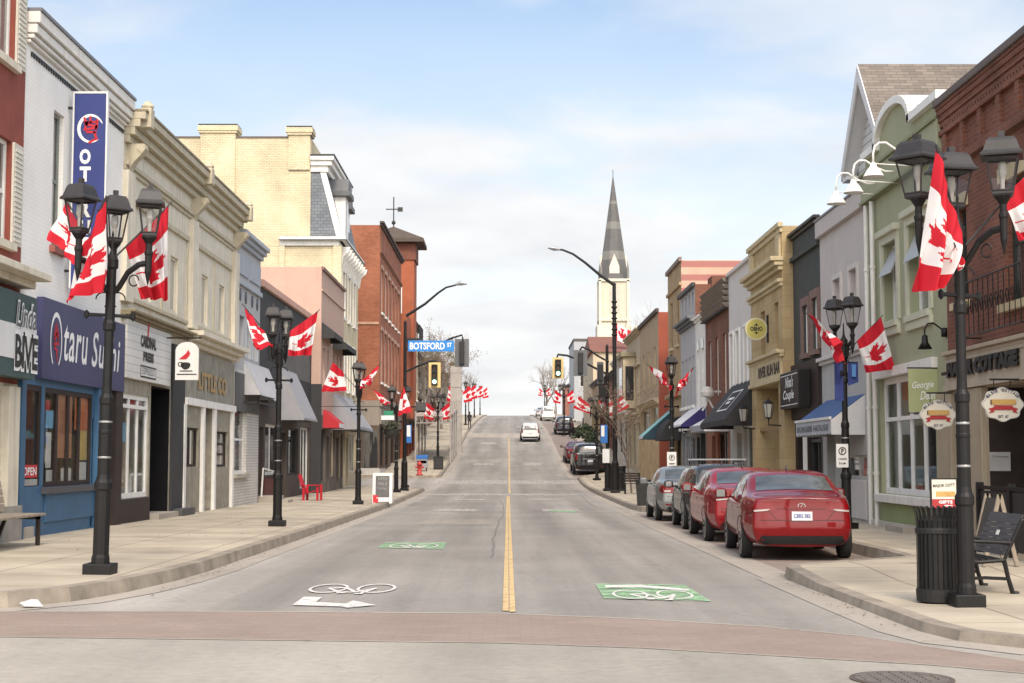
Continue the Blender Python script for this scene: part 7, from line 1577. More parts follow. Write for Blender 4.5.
        if tail == 'wide': patch(mb, [(sd_ * .54 * hw, zt - .178), (sd_ * .82 * hw, zt - .195), (sd_ * .82 * hw, zt - .222), (sd_ * .60 * hw, zt - .205)], 'y', 6, 2, .011)
        else: patch(mb, [(sd_ * .62 * hw, zt - .20), (sd_ * .80 * hw, zt - .20), (sd_ * .80 * hw, zt - .245), (sd_ * .62 * hw, zt - .245)], 'y', 6, 2, .013)
        if mb.f: mb.build('reversing_lamp', TAILW, tl, local=True)
        mb = MB(); patch(mb, [(sd_ * .5 * hw, .43 * H), (sd_ * .8 * hw, .44 * H), (sd_ * .82 * hw, .50 * H), (sd_ * .6 * hw, .48 * H)], 'yf', 5, 3, .008)
        if mb.f: mb.build('headlight', TAILW, t, local=True)
    # seams, bumper, diffuser, plate
    mb = MB(); zl = zt - .28 if S else .40 * H
    for (x0_, x1_, z_) in ((-.84 * hw, .84 * hw, .45 * H),): patch(mb, [(x0_, z_ - .004), (x1_, z_ - .004), (x1_, z_ + .004), (x0_, z_ + .004)], 'y', 14, 1, .003)
    if S:
        for sd_ in (-1, 1): patch(mb, [(sd_ * .56 * hw, zt - .21), (sd_ * .57 * hw, zt - .21), (sd_ * .44 * hw, .455 * H), (sd_ * .43 * hw, .455 * H)], 'y', 1, 6, .003)
        patch(mb, [(-.84 * hw, zt - .035), (.84 * hw, zt - .035), (.84 * hw, zt - .028), (-.84 * hw, zt - .028)], 'y', 14, 1, .003)
    mb.build('boot_seam', TRIM, t, local=True)
    mb = MB(); patch(mb, [(-.78 * hw, zb + .04), (.78 * hw, zb + .04), (.70 * hw, zb + .17), (-.70 * hw, zb + .17)], 'y', 12, 3, .006); mb.build('rear_valance', TRIM, t, smooth=True, local=True)
    for sd_ in (-1, 1): mb = MB(); patch(mb, [(sd_ * .60 * hw, zb + .20), (sd_ * .78 * hw, zb + .22), (sd_ * .78 * hw, zb + .25), (sd_ * .60 * hw, zb + .23)], 'y', 4, 1, .007); mb.build('reflector', TAIL, t, local=True)
    if plate:
        zp_ = (zt - .30) if S else .44 * H; h = bvh.ray_cast(Vector((0, -3, zp_)), Vector((0, 1, 0))); yp = h[0].y - .02
        mb = MB(); mb.box(-.155, .155, yp - .008, yp, zp_ - .05, zp_ + .085); mb.box(-.13, .13, yp, yp + .06, zp_ - .05, zp_ + .05, 1); pl = mb.build('number_plate', [PLATE, TRIM], t, local=True)
        mb = MB(); text(mb, extra or 'BKTR 417', (-.125, yp - .011, zp_ - .012), (1, 0, 0), (0, 0, 1), .25, .06, bold=.02); mb.build('plate_number', M('plate_blue', (.03, .06, .25), .5), pl, local=True)
        mb = MB(); patch(mb, [(-.42 * hw, zp_ + .15), (.42 * hw, zp_ + .15), (.42 * hw, zp_ + .125), (-.42 * hw, zp_ + .125)], 'y', 8, 1, .014); mb.build('boot_grip', CHROME if not S else paint, t, local=True)
        mb = MB()
        if S: vs, fs = ring(0, zt - .13, .06, .045, .012, 18); h2 = bvh.ray_cast(Vector((0, -3, zt - .13)), Vector((0, 1, 0))); mb.add([(x, h2[0].y - .012, z) for x, z in vs], fs); mb.add([(-.03, h2[0].y - .013, zt - .16), (-.018, h2[0].y - .013, zt - .16), (.03, h2[0].y - .013, zt - .10), (.018, h2[0].y - .013, zt - .10)], [(0,1,2,3)]); mb.build('boot_emblem', CHROME, t, local=True)
    # wheels and arches
    rw = .315 if S else .37
    for yw in (.92, L - .88):
        for sd_ in (-1, 1):
            mb = MB(); pr = []
            cz = rw
            for k in range(21): a = math.pi * k / 20; pr.append((yw + (rw + .05) * math.cos(a), cz + (rw + .05) * math.sin(a)))
            arch = MB(); vs = []
            for (yy, zz) in [(yw - (rw + .05), zb + .03)] + list(reversed(pr)) + [(yw + (rw + .05), zb + .03)]:
                zz = max(zz, zb + .03); h = bvh.ray_cast(Vector((sd_ * 3, yy, zz)), Vector((-sd_, 0, 0))); vs.append((h[0] if h[0] else Vector((sd_ * hw, yy, zz))) + Vector((sd_ * .006, 0, 0)))
            c0 = bvh.ray_cast(Vector((sd_ * 3, yw, cz)), Vector((-sd_, 0, 0)))[0] or Vector((sd_ * hw * .98, yw, cz)); vs.append(c0 + Vector((sd_ * .007, 0, 0))); m_ = len(vs) - 1
            arch.add(vs, [(i, i + 1, m_) for i in range(m_ - 1)]); arch.build('wheel_arch', TRIM, t, local=True)
            X0 = sd_ * (hw - .19); X1 = sd_ * (hw * plan(yw) - .012); wm = MB(); nn = 28
            prw = [(rw - .07, X1 - sd_ * .004), (rw - .02, X1), (rw, X1 - sd_ * .03), (rw, X0 + sd_ * .03), (rw - .02, X0)]
            vs = [(x, yw + r_ * math.cos(2*math.pi*k/nn), cz + r_ * math.sin(2*math.pi*k/nn)) for r_, x in prw for k in range(nn)]
            wm.add(vs, [(j*nn+k, j*nn+(k+1)%nn, (j+1)*nn+(k+1)%nn, (j+1)*nn+k) for j in range(4) for k in range(nn)]); wm.poly([vs[4*nn + k] for k in range(nn)]); w_ = wm.build('wheel', TYRE, t, smooth=True, local=True)
            rm = MB(); ro = rw - .075; X2 = X1 - sd_ * .03
            for k in range(10):
                a0 = 2 * math.pi * k / 10; a1 = a0 + .30
                rm.add([(X1 - sd_ * .012, yw + .05 * math.cos(a0), cz + .05 * math.sin(a0)), (X1 - sd_ * .004, yw + ro * math.cos(a0), cz + ro * math.sin(a0)), (X1 - sd_ * .004, yw + ro * math.cos(a1), cz + ro * math.sin(a1)), (X1 - sd_ * .012, yw + .05 * math.cos(a1), cz + .05 * math.sin(a1))], [(0,1,2,3)])
            vs, fs = ring(yw, cz, ro + .012, ro + .012, .03, 28); rm.add([(X1 - sd_ * .001, y, z) for y, z in vs], fs); rm.build('rim', RIM, w_, local=True)
            dm = MB(); dm.poly([(X2, yw + (ro + .01) * math.cos(2*math.pi*k/20), cz + (ro + .01) * math.sin(2*math.pi*k/20)) for k in range(20)]); dm.build('brake_disc', DARKM, w_, local=True)
    if rails:
        mb = MB()
        for sd_ in (-1, 1):
            mb.tube([(sd_ * .52, .7, H - .02), (sd_ * .53, .85, H + .06), (sd_ * .53, 2.5, H + .06), (sd_ * .52, 2.65, H - .02)], .02, 6)
        mb.build('roof_rail', DARKM, t, local=True); mb = MB()
        for y in (1.0, 2.1): mb.box(-.62, .62, y - .04, y + .04, H + .08, H + .11)
        mb.build('roof_bar', STEEL, t, local=True)
    mb = MB(); mb.prism([(-.012, 1.75 if S else .5, H - .01), (-.012, 1.95 if S else .7, H - .01), (-.012, 1.78 if S else .53, H + .075)], (.024, 0, 0)); mb.build('roof_antenna', TRIM, t, local=True)
    return t
def put(o, X, Y, yaw=0):
    z = zr(Y + 2); o.location = (X, Y, zr(Y + .9) + .005); o.rotation_euler = (math.atan2(zr(Y + 3.6) - zr(Y + .9), 2.7), 0, -R(yaw)); return o
REDP = carpaint('red_car_paint', (.165, .003, .005), 0); REDP2 = carpaint('bright_red_car_paint', (.235, .008, .012), 0); SILV = carpaint('silver_green_car_paint', (.24, .26, .25), .5); DKG = carpaint('dark_grey_car_paint', (.035, .038, .042), .5); BLK = carpaint('black_car_paint', (.012, .012, .013), .2); WHT = carpaint('white_car_paint', (.62, .62, .60), 0); MAR = carpaint('maroon_car_paint', (.13, .012, .02)); DKB = carpaint('dark_navy_car_paint', (.03, .032, .042), .4)
put(make_car('shiny red sedan parked nearest, seen from behind', REDP, 4.53, 1.74, 1.39, extra='CBRS 382'), 4.47, 22.95, 3.6)
put(make_car('bright red sedan parked second, ahead of the nearest red sedan', REDP2, 4.75, 1.76, 1.43, tail='wide', extra='BYCA 116', notchlow=-.02), 4.64, 28.3, 1.5)
put(make_car('dark grey hatchback with silver roof bars parked between the red and silver sedans', DKG, 4.3, 1.76, 1.50, 'suv', tail='tall', rails=True, extra='AXNM 905'), 4.84, 33.6, 1.2)
put(make_car('silver grey-green sedan parked farthest ahead of the two red sedans', SILV, 4.65, 1.80, 1.45, tail='block', extra='BPLC 274'), 4.76, 38.9, .8)
put(make_car('large black SUV parked uphill beyond the right signal poles', BLK, 5.0, 2.14, 1.90, 'suv', tail='tall', extra='AJTR 650', zb=.3), 5.05, 92.3, 0)
put(make_car('maroon car parked ahead of the large black SUV', MAR, 4.6, 1.80, 1.46, tail='block', extra='BDVK 041'), 4.85, 104.5, 0)
put(make_car('dark navy SUV parked uphill beside the far lamp', DKB, 4.7, 1.88, 1.68, 'suv', tail='tall', extra='CLFW 733', zb=.26), 5.35, 141.5, 0)
put(make_car('white van parked near the crest beyond the dark navy SUV', WHT, 4.9, 1.9, 1.85, 'suv', tail='tall', extra='AB 51720', zb=.28), 5.0, 186, 0)
put(make_car('white hatchback driving away up the hill in the right lane', WHT, 4.2, 1.78, 1.52, 'suv', name='moving_car', tail='tall', extra='BWRT 588', group='cars on the road', zb=.24), 1.95, 131.0, 0)
put(make_car('pale car just below the crest ahead of the white hatchback', carpaint('pale_silver_car_paint', (.5, .5, .5), .2), 4.5, 1.8, 1.46, tail='block', group='cars parked on the right', extra='CKHA 270'), 4.9, 215, 0)
# ------------------------------------------------------------------ street furniture
# bench at the left edge
t = thing('wooden_bench', 'weathered wooden bench with black legs against the brick house', 'bench', (-7.820, 22.9, zs(-7.6, 23)))
z0 = zs(-7.6, 23); mb = MB()
for i in range(5): mb.box(-8.090 + i * .135, -7.970 + i * .135, 21.4, 24.3, z0 + .46, z0 + .50)
mb.build('seat', WOOD, t, bevel=.006); mb = MB()
for i in range(4): mb.prism([(-8.120 - i * .025, 21.4, z0 + .53 + i * .125), (-8.080 - i * .025, 21.4, z0 + .53 + i * .125), (-8.105 - i * .025, 21.4, z0 + .64 + i * .125), (-8.145 - i * .025, 21.4, z0 + .64 + i * .125)], (0, 2.9, 0))
mb.build('backrest', WOOD, t)
for y in (21.7, 24.05):
    mb = MB(); mb.box(-7.510, -7.450, y - .03, y + .03, z0, z0 + .46); mb.box(-8.090, -7.450, y - .03, y + .03, z0 + .41, z0 + .46); mb.prism([(-8.020, y - .03, z0 + .44), (-7.970, y - .03, z0 + .44), (-8.130, y - .03, z0), (-8.190, y - .03, z0)], (0, .06, 0)); mb.prism([(-8.130, y - .03, z0 + .44), (-8.080, y - .03, z0 + .44), (-8.190, y - .03, z0 + 1.02), (-8.230, y - .03, z0 + 1.02)], (0, .06, 0)); mb.build('leg', DKBROWN, t)
# black iron bench at the right
z0 = zs(4.960, 16.6); t = thing('iron_bench', 'black iron bench with curled arms and a small plaque, beside the right lamp', 'bench', (5.110, 16.8, z0))
ya, yb_ = 16.2, 17.25
mb = MB()
for i in range(6): mb.box(4.840 + i * .075, 4.900 + i * .075, ya, yb_, z0 + 0.357 + .004 * abs(i - 2.5), z0 + 0.378 + .004 * abs(i - 2.5))
mb.build('seat', BLACK, t); mb = MB()
for i in range(8): x = 5.310 + .028 * i; z = z0 + 0.415 + i * .055; mb.prism([(x, ya, z), (x + .02, ya, z), (x + .042, ya, z + .05), (x + .022, ya, z + .05)], (0, yb_ - ya, 0))
mb.tube([(5.520, ya, z0 + 0.788), (5.520, yb_, z0 + 0.788)], .022, 8); mb.build('backrest', M('dark_iron_slats', (.035, .033, .036), .5, .2, 6), t)
mb = MB(); mb.prism([(5.405, 16.65, z0 + 0.614), (5.425, 16.65, z0 + 0.664), (5.430, 16.65, z0 + 0.664), (5.410, 16.65, z0 + 0.614)], (0, .09, 0)); mb.build('plaque', SIGNWHITE, t)
for y in (ya, yb_):
    mb = MB(); mb.tube([(4.760, y, z0 + 0.000), (4.810, y, z0 + 0.025), (4.840, y, z0 + 0.166), (4.830, y, z0 + 0.357)], [.03, .026, .022, .024], 8); mb.tube([(5.460, y, z0), (5.400, y, z0 + 0.025), (5.360, y, z0 + 0.166), (5.320, y, z0 + 0.357)], [.034, .028, .024, .026], 8)
    mb.tube([(4.840, y, z0 + 0.166), (5.110, y, z0 + 0.178), (5.360, y, z0 + 0.166)], .018, 6); mb.tube([(4.830, y, z0 + 0.357), (5.060, y, z0 + 0.344), (5.320, y, z0 + 0.365), (5.420, y, z0 + 0.581), (5.520, y, z0 + 0.788), (5.570, y, z0 + 0.805)], .022, 8)
    mb.tube([(4.820, y, z0 + 0.357), (4.800, y, z0 + 0.498), (4.860, y, z0 + 0.564), (5.110, y, z0 + 0.564), (5.400, y, z0 + 0.548)], .020, 8); mb.build('end_frame', BLACK, t)
# litter bin with flared slats
def slat_bin(label, X, Y, h, r, group=None, z0=None, ns=26):
    z0 = zs(X, Y) if z0 is None else z0; t = thing('litter_bin', label, 'litter bin', (X, Y, z0), 0, group)
    mb = MB()
    for k in range(ns):
        a = 2 * math.pi * k / ns; c, s = math.cos(a), math.sin(a); w = r * math.pi / ns * .72; tx, ty = -s * w, c * w
        prof = [(r, .06), (r * .98, h * .8), (r * 1.02, h * .9), (r * 1.12, h * .965), (r * 1.22, h)]
        vs = []
        for (rr, z) in prof: vs += [(X + c * rr + tx, Y + s * rr + ty, z0 + z), (X + c * rr - tx, Y + s * rr - ty, z0 + z)]
        mb.add(vs, [(2*i, 2*i+1, 2*i+3, 2*i+2) for i in range(len(prof) - 1)])
    mb.build('slats', BLACK, t); mb = MB(); mb.lathe([(r * 1.03, z0 + .02), (r * 1.05, z0 + .10), (r * 1.05, z0 + .14), (r * .96, z0 + .15)], X, Y, 24); mb.lathe([(r * .9, z0 + .05), (r * .9, z0 + h * .86), (r * .8, z0 + h * .86)], X, Y, 24); mb.lathe([(r * 1.01, z0 + h * .72), (r * 1.04, z0 + h * .73), (r * 1.04, z0 + h * .77), (r * 1.01, z0 + h * .78)], X, Y, 24); mb.build('liner', M('bin_liner_black', (.012, .012, .012), .6), t); return t
slat_bin('black slatted litter bin with flared rim beside the nearest right lamp', 4.36, 15.35, .97, .205)
# oval shop signs
def scallop(x, z, rx, rz, n=72): return [(x + rx * (1 + .055 * math.cos(8 * a)) * math.cos(a), z + rz * (1 + .055 * math.cos(8 * a)) * math.sin(a)) for a in [2 * math.pi * k / n for k in range(n)]]
def cottage_sign(label, px0, px1, py0, py1, Y):
    xa, zt_ = on_y(px0, py0, Y); xb, zb_ = on_y(px1, py1, Y); x, z = (xa + xb) / 2, (zt_ + zb_) / 2; rx, rz = (xb - xa) / 2, (zt_ - zb_) / 2; f = Y - .032
    t = thing('hanging_sign', label, 'sign', (x, Y, zb_), 0, 'scalloped hanging shop signs'); mb = MB(); mb.prism([(u, Y - .025, v) for u, v in scallop(x, z, rx * .97, rz * .97)], (0, .05, 0)); mb.build('board', M('cream_sign_board', (.62, .59, .50), .5, .05, 3), t)
    mb = MB()
    for k in range(72):
        P, Q = scallop(x, z, rx * .97, rz * .97), scallop(x, z, rx * .92, rz * .92); k2 = (k + 1) % 72; mb.quad((P[k][0], f + .003, P[k][1]), (P[k2][0], f + .003, P[k2][1]), (Q[k2][0], f + .003, Q[k2][1]), (Q[k][0], f + .003, Q[k][1]))
    mb.build('border', M('pale_grey_border', (.45, .45, .43), .5), t)
    mb = MB(); s = "MAJOR COTTAGE"; n = len(s)
    for i, ch in enumerate(s):
        if ch == ' ': continue
        a = R(150 - 120 * i / (n - 1)); u = Vector((math.sin(math.pi/2 - a), 0, math.cos(math.pi/2 - a))); rr = Vector((u.z, 0, -u.x)); p = Vector((x + rx * .78 * math.cos(a), f, z + rz * .66 * math.sin(a) + .02)); w = rx * .105; text(mb, ch, p - rr * w / 2, tuple(rr), tuple(u), w, rz * .2, bold=.03)
    text(mb, 'THE', (x - rx * .13, f, z + rz * .80), (1, 0, 0), (0, 0, 1), rx * .26, rz * .1, bold=0); text(mb, 'EST. 87', (x - rx * .25, f, z - rz * .80), (1, 0, 0), (0, 0, 1), rx * .5, rz * .16); mb.build('lettering', M('dark_blue_letters', (.03, .035, .09), .5), t)
    mb = MB(); mb.box(x - rx * .55, x + rx * .62, f - .004, f, z - rz * .02, z + rz * .30); mb.build('loaf_emblem', M('bread_tan', (.50, .31, .10), .6, .15, 8), t); mb = MB(); mb.box(x - rx * .62, x - rx * .55, f - .004, f, z - rz * .02, z + rz * .28); mb.build('loaf_end', M('dark_crust', (.12, .06, .03), .6), t)
    mb = MB(); mb.box(x - rx * .45, x + rx * .45, f - .005, f, z - rz * .32, z - rz * .06)
    for sg in (-1, 1): mb.prism([(x + sg * rx * .45, f - .003, z - rz * .15), (x + sg * rx * .72, f - .003, z - rz * .25), (x + sg * rx * .60, f - .003, z - rz * .38), (x + sg * rx * .72, f - .003, z - rz * .52), (x + sg * rx * .45, f - .003, z - rz * .45)], (0, .003, 0))
    mb.build('ribbon_emblem', M('ribbon_red', (.36, .03, .035), .6), t)
    mb = MB(); mb.tube([(x - rx * .4, Y, zt_ - .03), (x - rx * .4, Y, zt_ + .12)], .008, 5); mb.tube([(x + rx * .4, Y, zt_ - .03), (x + rx * .4, Y, zt_ + .12)], .008, 5); mb.tube([(x - rx * .6, Y, zt_ + .12), (7.58, Y, zt_ + .12)], .014, 6); mb.build('bracket', BLACK, t); return t
cottage_sign('scalloped cream hanging sign between the banner and the right lamp', 919.5, 956, 400, 429.5, 25.6); cottage_sign('larger scalloped cream hanging sign at the right edge', 981.5, 1023.5, 387.5, 421.5, 22.2)
# framed shop notice behind the bin
Yq = 19.2; xa, zt_ = on_y(930, 478, Yq); xb, zb_ = on_y(958, 510, Yq); xm = (xa + xb) / 2; zg = zs(xm, Yq)
t = thing('sign_stand', 'black framed cream and red shop sign standing behind the litter bin', 'sign', (xm, Yq, zg)); mb = MB(); mb.box(xa, xb, Yq, Yq + .03, zb_, zt_); mb.build('frame', BLACK, t, bevel=.004); mb = MB(); mb.box(xa + .02, xb - .02, Yq - .005, Yq, zb_ + .02, zt_ - .02); mb.build('face', MATS['cream_sign_board'], t)
w, h = xb - xa, zt_ - zb_; mb = MB(); mb.box(xa + .02, xb - .02, Yq - .008, Yq - .005, zb_ + .02, zb_ + h * .34); mb.build('red_panel', M('ribbon_red', (.36, .03, .035), .6), t); mb = MB(); mb.box(xa + .2 * w, xb - .1 * w, Yq - .008, Yq - .005, zb_ + h * .42, zb_ + h * .58); mb.build('loaf_emblem', MATS['bread_tan'], t)
mb = MB(); text(mb, 'MAJOR COTT', (xa + .1 * w, Yq - .009, zb_ + h * .68), (1, 0, .05), (0, 0, 1), w * .8, h * .12); mb.build('lettering', LETK, t); mb = MB(); text(mb, 'GIFTS', (xa + .3 * w, Yq - .011, zb_ + h * .20), (1, 0, 0), (0, 0, 1), w * .5, h * .1, bold=.04); mb.build('white_lettering', LETW, t); mb = MB(); text(mb, 'ETC', (xa + .5 * w, Yq - .011, zb_ + h * .06), (1, 0, 0), (0, 0, 1), w * .3, h * .1, bold=.04); mb.build('white_lettering', LETW, t)
mb = MB(); mb.tube([(xm, Yq + .02, zb_), (xm, Yq + .02, zg + .03)], .018, 6); mb.lathe([(.18, zg), (.17, zg + .03), (.02, zg + .04)], xm, Yq + .02, 16); mb.build('stand', BLACK, t)
# black patio fence and the wooden trestle sign by the brick shop
t = thing('patio_fence', 'low black slatted patio fence before the brick shop entrance', 'fence', (7.0, 20.3, zs(7, 20))); zf = zs(7, 20); mb = MB()
for y0_ in (18.2, 19.6, 21.0): mb = MB(); mb.box(6.98, 7.02, y0_, y0_ + 1.25, zf + .08, zf + .9); mb.build('panel', M('black_fence_boards', (.022, .02, .02), .6, .25, 6), t)
for y0_ in (18.15, 19.5, 20.9, 22.3): mb = MB(); mb.box(6.95, 7.05, y0_, y0_ + .08, zf - .02, zf + 1.02); mb.build('post', BLACK, t)
mb = MB(); mb.box(6.96, 7.04, 18.2, 22.35, zf + .92, zf + .97); mb.build('rail', BLACK, t)
Yt = 19.6; x0, zg_ = on_y(985, 527, Yt); x1, _ = on_y(1003, 527, Yt); xa, zt_ = on_y(993, 494, Yt); zg = zs(x0, Yt)
t = thing('trestle_sign', 'small plain wooden A-frame standing by the black bench', 'sign', ((x0 + x1) / 2, Yt, zg))
for y in (Yt - .25, Yt + .25): mb = MB(); mb.prism([(x0 - .12, y, zg), (x0 - .07, y, zg), (xa + .03, y, zt_), (xa - .02, y, zt_)], (0, .04, 0)); mb.prism([(x1 + .12, y, zg), (x1 + .07, y, zg), (xa - .01, y, zt_), (xa + .04, y, zt_)], (0, .04, 0)); mb.build('end_frame', WOOD, t)
mb = MB(); mb.prism([(x0 - .06, Yt - .21, zg + .25), (x0 - .04, Yt - .21, zg + .25), (xa + .01, Yt - .21, zt_ - .05), (xa - .01, Yt - .21, zt_ - .05)], (0, .46, 0)); mb.build('board', M('dark_board', (.05, .045, .04), .7), t)
# chalkboard sign on the left
Yk = 51.5; xa, zt_ = on_y(372.5, 473, Yk); xb, zb_ = on_y(392, 502, Yk); zg = zs(-4.4, Yk); h = zt_ - zg
t = thing('chalkboard_sign', 'white framed chalkboard sandwich sign on the left pavement', 'sign', ((xa + xb) / 2, Yk, zg)); mb = MB(); 
def lean(z): return Yk + (z - zg) * .16
for (u0, u1, v0, v1, m_) in ((xa, xa + .1, zg, zt_, 0), (xb - .1, xb, zg, zt_, 0), (xa + .1, xb - .1, zt_ - .1, zt_, 0), (xa + .1, xb - .1, zg + .06, zg + .2, 0)): mb.prism([(u0, lean(v0), v0), (u1, lean(v0), v0), (u1, lean(v1), v1), (u0, lean(v1), v1)], (0, .03, 0))
for u in (xa, xb - .05): mb.prism([(u, lean(zt_), zt_), (u + .05, lean(zt_), zt_), (u + .05, lean(zt_) + .5, zg), (u, lean(zt_) + .5, zg)], (0, .03, 0))
mb.build('frame', SIGNWHITE, t); mb = MB(); mb.quad((xa + .1, lean(zg + .2) + .01, zg + .2), (xb - .1, lean(zg + .2) + .01, zg + .2), (xb - .1, lean(zt_ - .1) + .01, zt_ - .1), (xa + .1, lean(zt_ - .1) + .01, zt_ - .1)); mb.build('slate', M('chalk_slate', (.13, .13, .13), .85, .25, 6), t)
mb = MB()
for i, (tx, w_) in enumerate((('OPEN', .30), ('SALE', .34), ('today', .26))): z = zt_ - .24 - i * .17; text(mb, tx, ((xa + xb) / 2 - w_ / 2, lean(z) - .004, z), (1, 0, 0), (0, .16, .987), w_, .1, bold=0)
mb.build('chalk_lettering', M('chalk_grey', (.33, .33, .32), .9), t)
mb = MB(); mb.quad((xa + .02, lean(zg + .02) - .004, zg + .02), (xa + .2, lean(zg + .02) - .004, zg + .02), (xa + .2, lean(zg + .3) - .004, zg + .26), (xa + .02, lean(zg + .3) - .004, zg + .3)); mb.build('red_leaflet', LETR, t)
# red slatted chair
Yc_, Xc_ = 54.0, -7.1; zg = zs(Xc_, Yc_); RC = M('red_plastic_chair', (.46, .015, .03), .45, .06, 4); t = thing('red_chair', 'bright red slatted garden armchair outside the dark grey shop', 'chair', (Xc_, Yc_, zg), R(82)); t.scale = (.8, .8, .95)
mb = MB()
for i in range(6): mb.box(-.28, .28, -.42 + i * .115, -.32 + i * .115, .36 - i * .022, .385 - i * .022)
mb.build('seat', RC, t, local=True); mb = MB()
for i in range(5): mb.prism([(-.27 + i * .11, .18, .24), (-.17 + i * .11, .18, .24), (-.16 + i * .115, .45, 1.0 - .03 * abs(i - 2)), (-.275 + i * .115, .45, 1.0 - .03 * abs(i - 2))], (0, .025, 0))
mb.build('backrest', RC, t, local=True); mb = MB()
for s in (-1, 1): mb = MB(); mb.box(s * .30, s * .42, -.5, .35, .56, .585); mb.build('armrest', RC, t, local=True)
for s in (-1, 1):
    for y in (-.44, .2): mb = MB(); mb.box(s * .29, s * .34, y - .05, y + .05, 0, .56); mb.build('leg', RC, t, local=True)
# hydrant and newspaper box, utility box, far bins
Xh, Yh = on_z(419.5, 479, zr(88) + .15)[0], 89.8; Xh = on_y(419.5, 478, Yh)[0]; zg = zs(Xh, Yh); t = thing('fire_hydrant', 'small red fire hydrant on the far left corner', 'hydrant', (Xh, Yh, zg)); mb = MB(); mb.lathe([(.2, zg), (.2, zg + .08), (.13, zg + .1), (.13, zg + .6), (.17, zg + .62), (.16, zg + .72), (.05, zg + .82), (.03, zg + .9)], Xh, Yh, 12); mb.build('barrel', M('hydrant_red', (.42, .05, .04), .5, .1, 6), t, smooth=True); mb = MB(); mb.tube([(Xh - .26, Yh, zg + .5), (Xh + .26, Yh, zg + .5)], .07, 8); mb.build('outlet', M('hydrant_red', (.42, .05, .04), .5), t)
Yn_ = 94.0; xa, zt_ = on_y(416.5, 455, Yn_); xb, _ = on_y(427.5, 455, Yn_); zg = zs(xa, Yn_); t = thing('newspaper_box', 'blue and grey newspaper box behind the red hydrant', 'newspaper box', ((xa + xb) / 2, Yn_, zg)); mb = MB(); mb.box(xa, xb, Yn_, Yn_ + .5, zg + .2, zt_ - .25); mb.build('cabinet', M('news_grey', (.28, .28, .30), .5, .2, 6), t, bevel=.02); mb = MB(); mb.box(xa - .02, xb + .02, Yn_ - .03, Yn_ + .5, zt_ - .25, zt_); mb.build('header', MATS['sign_blue'], t, bevel=.02); mb = MB()
for x in (xa + .08, xb - .08): mb = MB(); mb.box(x - .03, x + .03, Yn_ + .1, Yn_ + .4, zg, zg + .2); mb.build('leg', DARKM, t); mb = MB(); mb.box(xa + .06, xb - .06, Yn_ - .01, Yn_, zg + .5, zt_ - .35); mb.build('door_pane', DKGLASS, t)
Yu = 96.0; xa, zt_ = on_y(433.5, 457, Yu); xb, _ = on_y(443, 457, Yu); zg = zs(xa, Yu); t = thing('utility_box', 'dark grey utility cabinet at the foot of the far left lamp', 'utility box', ((xa + xb) / 2, Yu, zg)); mb = MB(); mb.box(xa, xb, Yu, Yu + .6, zg - .05, zt_); mb.build('cabinet', M('utility_black', (.02, .02, .02), .5, .2, 5), t, bevel=.02); mb = MB(); mb.box(xa - .02, xb + .02, Yu - .02, Yu + .62, zt_, zt_ + .04); mb.build('lid', DARKM, t); mb = MB(); mb.box(xa + .05, xb - .05, Yu - .012, Yu, zg + .1, zt_ - .08); mb.build('door', DARKM, t)
def far_bin(label, px, py_t, py_b, w, Y):
    xa, zt_ = on_y(px - w / 2, py_t, Y); xb, _ = on_y(px + w / 2, py_t, Y); return slat_bin(label, (xa + xb) / 2, Y, max(.8, zt_ - zs((xa + xb) / 2, Y)), (xb - xa) / 2, None, ns=18)
far_bin('black litter bin left of the right light pole', 620.5, 466, 490, 10, 69); far_bin('black litter bin between the signal pole and light pole on the right', 611, 464, 490, 8, 71.5)
far_bin('black bin uphill beside the dark navy SUV lamp', 575.5, 431, 444, 8, 137)
Yp = 48.5; xa, zt_ = on_y(637, 481, Yp); xb, _ = on_y(654, 481, Yp); zg = zs(xa, Yp); t = thing('planter_box', 'large dark planter box on the kerb ahead of the silver sedan', 'planter', ((xa + xb) / 2, Yp, zg)); mb = MB(); mb.prism([(xa + .05, Yp, zg), (xb - .05, Yp, zg), (xb, Yp, zt_), (xa, Yp, zt_)], (0, .55, 0)); mb.build('box', M('planter_black', (.02, .02, .02), .6, .2, 5), t); mb = MB(); mb.box(xa - .03, xb + .03, Yp - .03, Yp + .58, zt_ - .05, zt_ + .04); mb.build('rim', BLACK, t)
# bench under the street tree
Yb_ = 64.0; x0 = on_y(624, 483, Yb_)[0]; x1 = on_y(641, 483, Yb_)[0]; zg = zs(x0, Yb_); t = thing('slatted_bench', 'dark slatted bench under the small bare street tree on the right', 'bench', ((x0 + x1) / 2, Yb_, zg)); mb = MB()
for i in range(4): mb.box(x0, x1, Yb_ - .2 + i * .11, Yb_ - .12 + i * .11, zg + .43, zg + .46)
mb.build('seat', DKBROWN, t); mb = MB()
for i in range(4): mb.box(x0, x1, Yb_ + .25 + i * .02, Yb_ + .27 + i * .02, zg + .52 + i * .1, zg + .60 + i * .1)
mb.build('backrest', DKBROWN, t)
for x in (x0 + .05, x1 - .05): mb = MB(); mb.box(x - .025, x + .025, Yb_ - .2, Yb_ - .15, zg, zg + .43); mb.box(x - .025, x + .025, Yb_ + .24, Yb_ + .30, zg, zg + .9); mb.build('leg', BLACK, t)
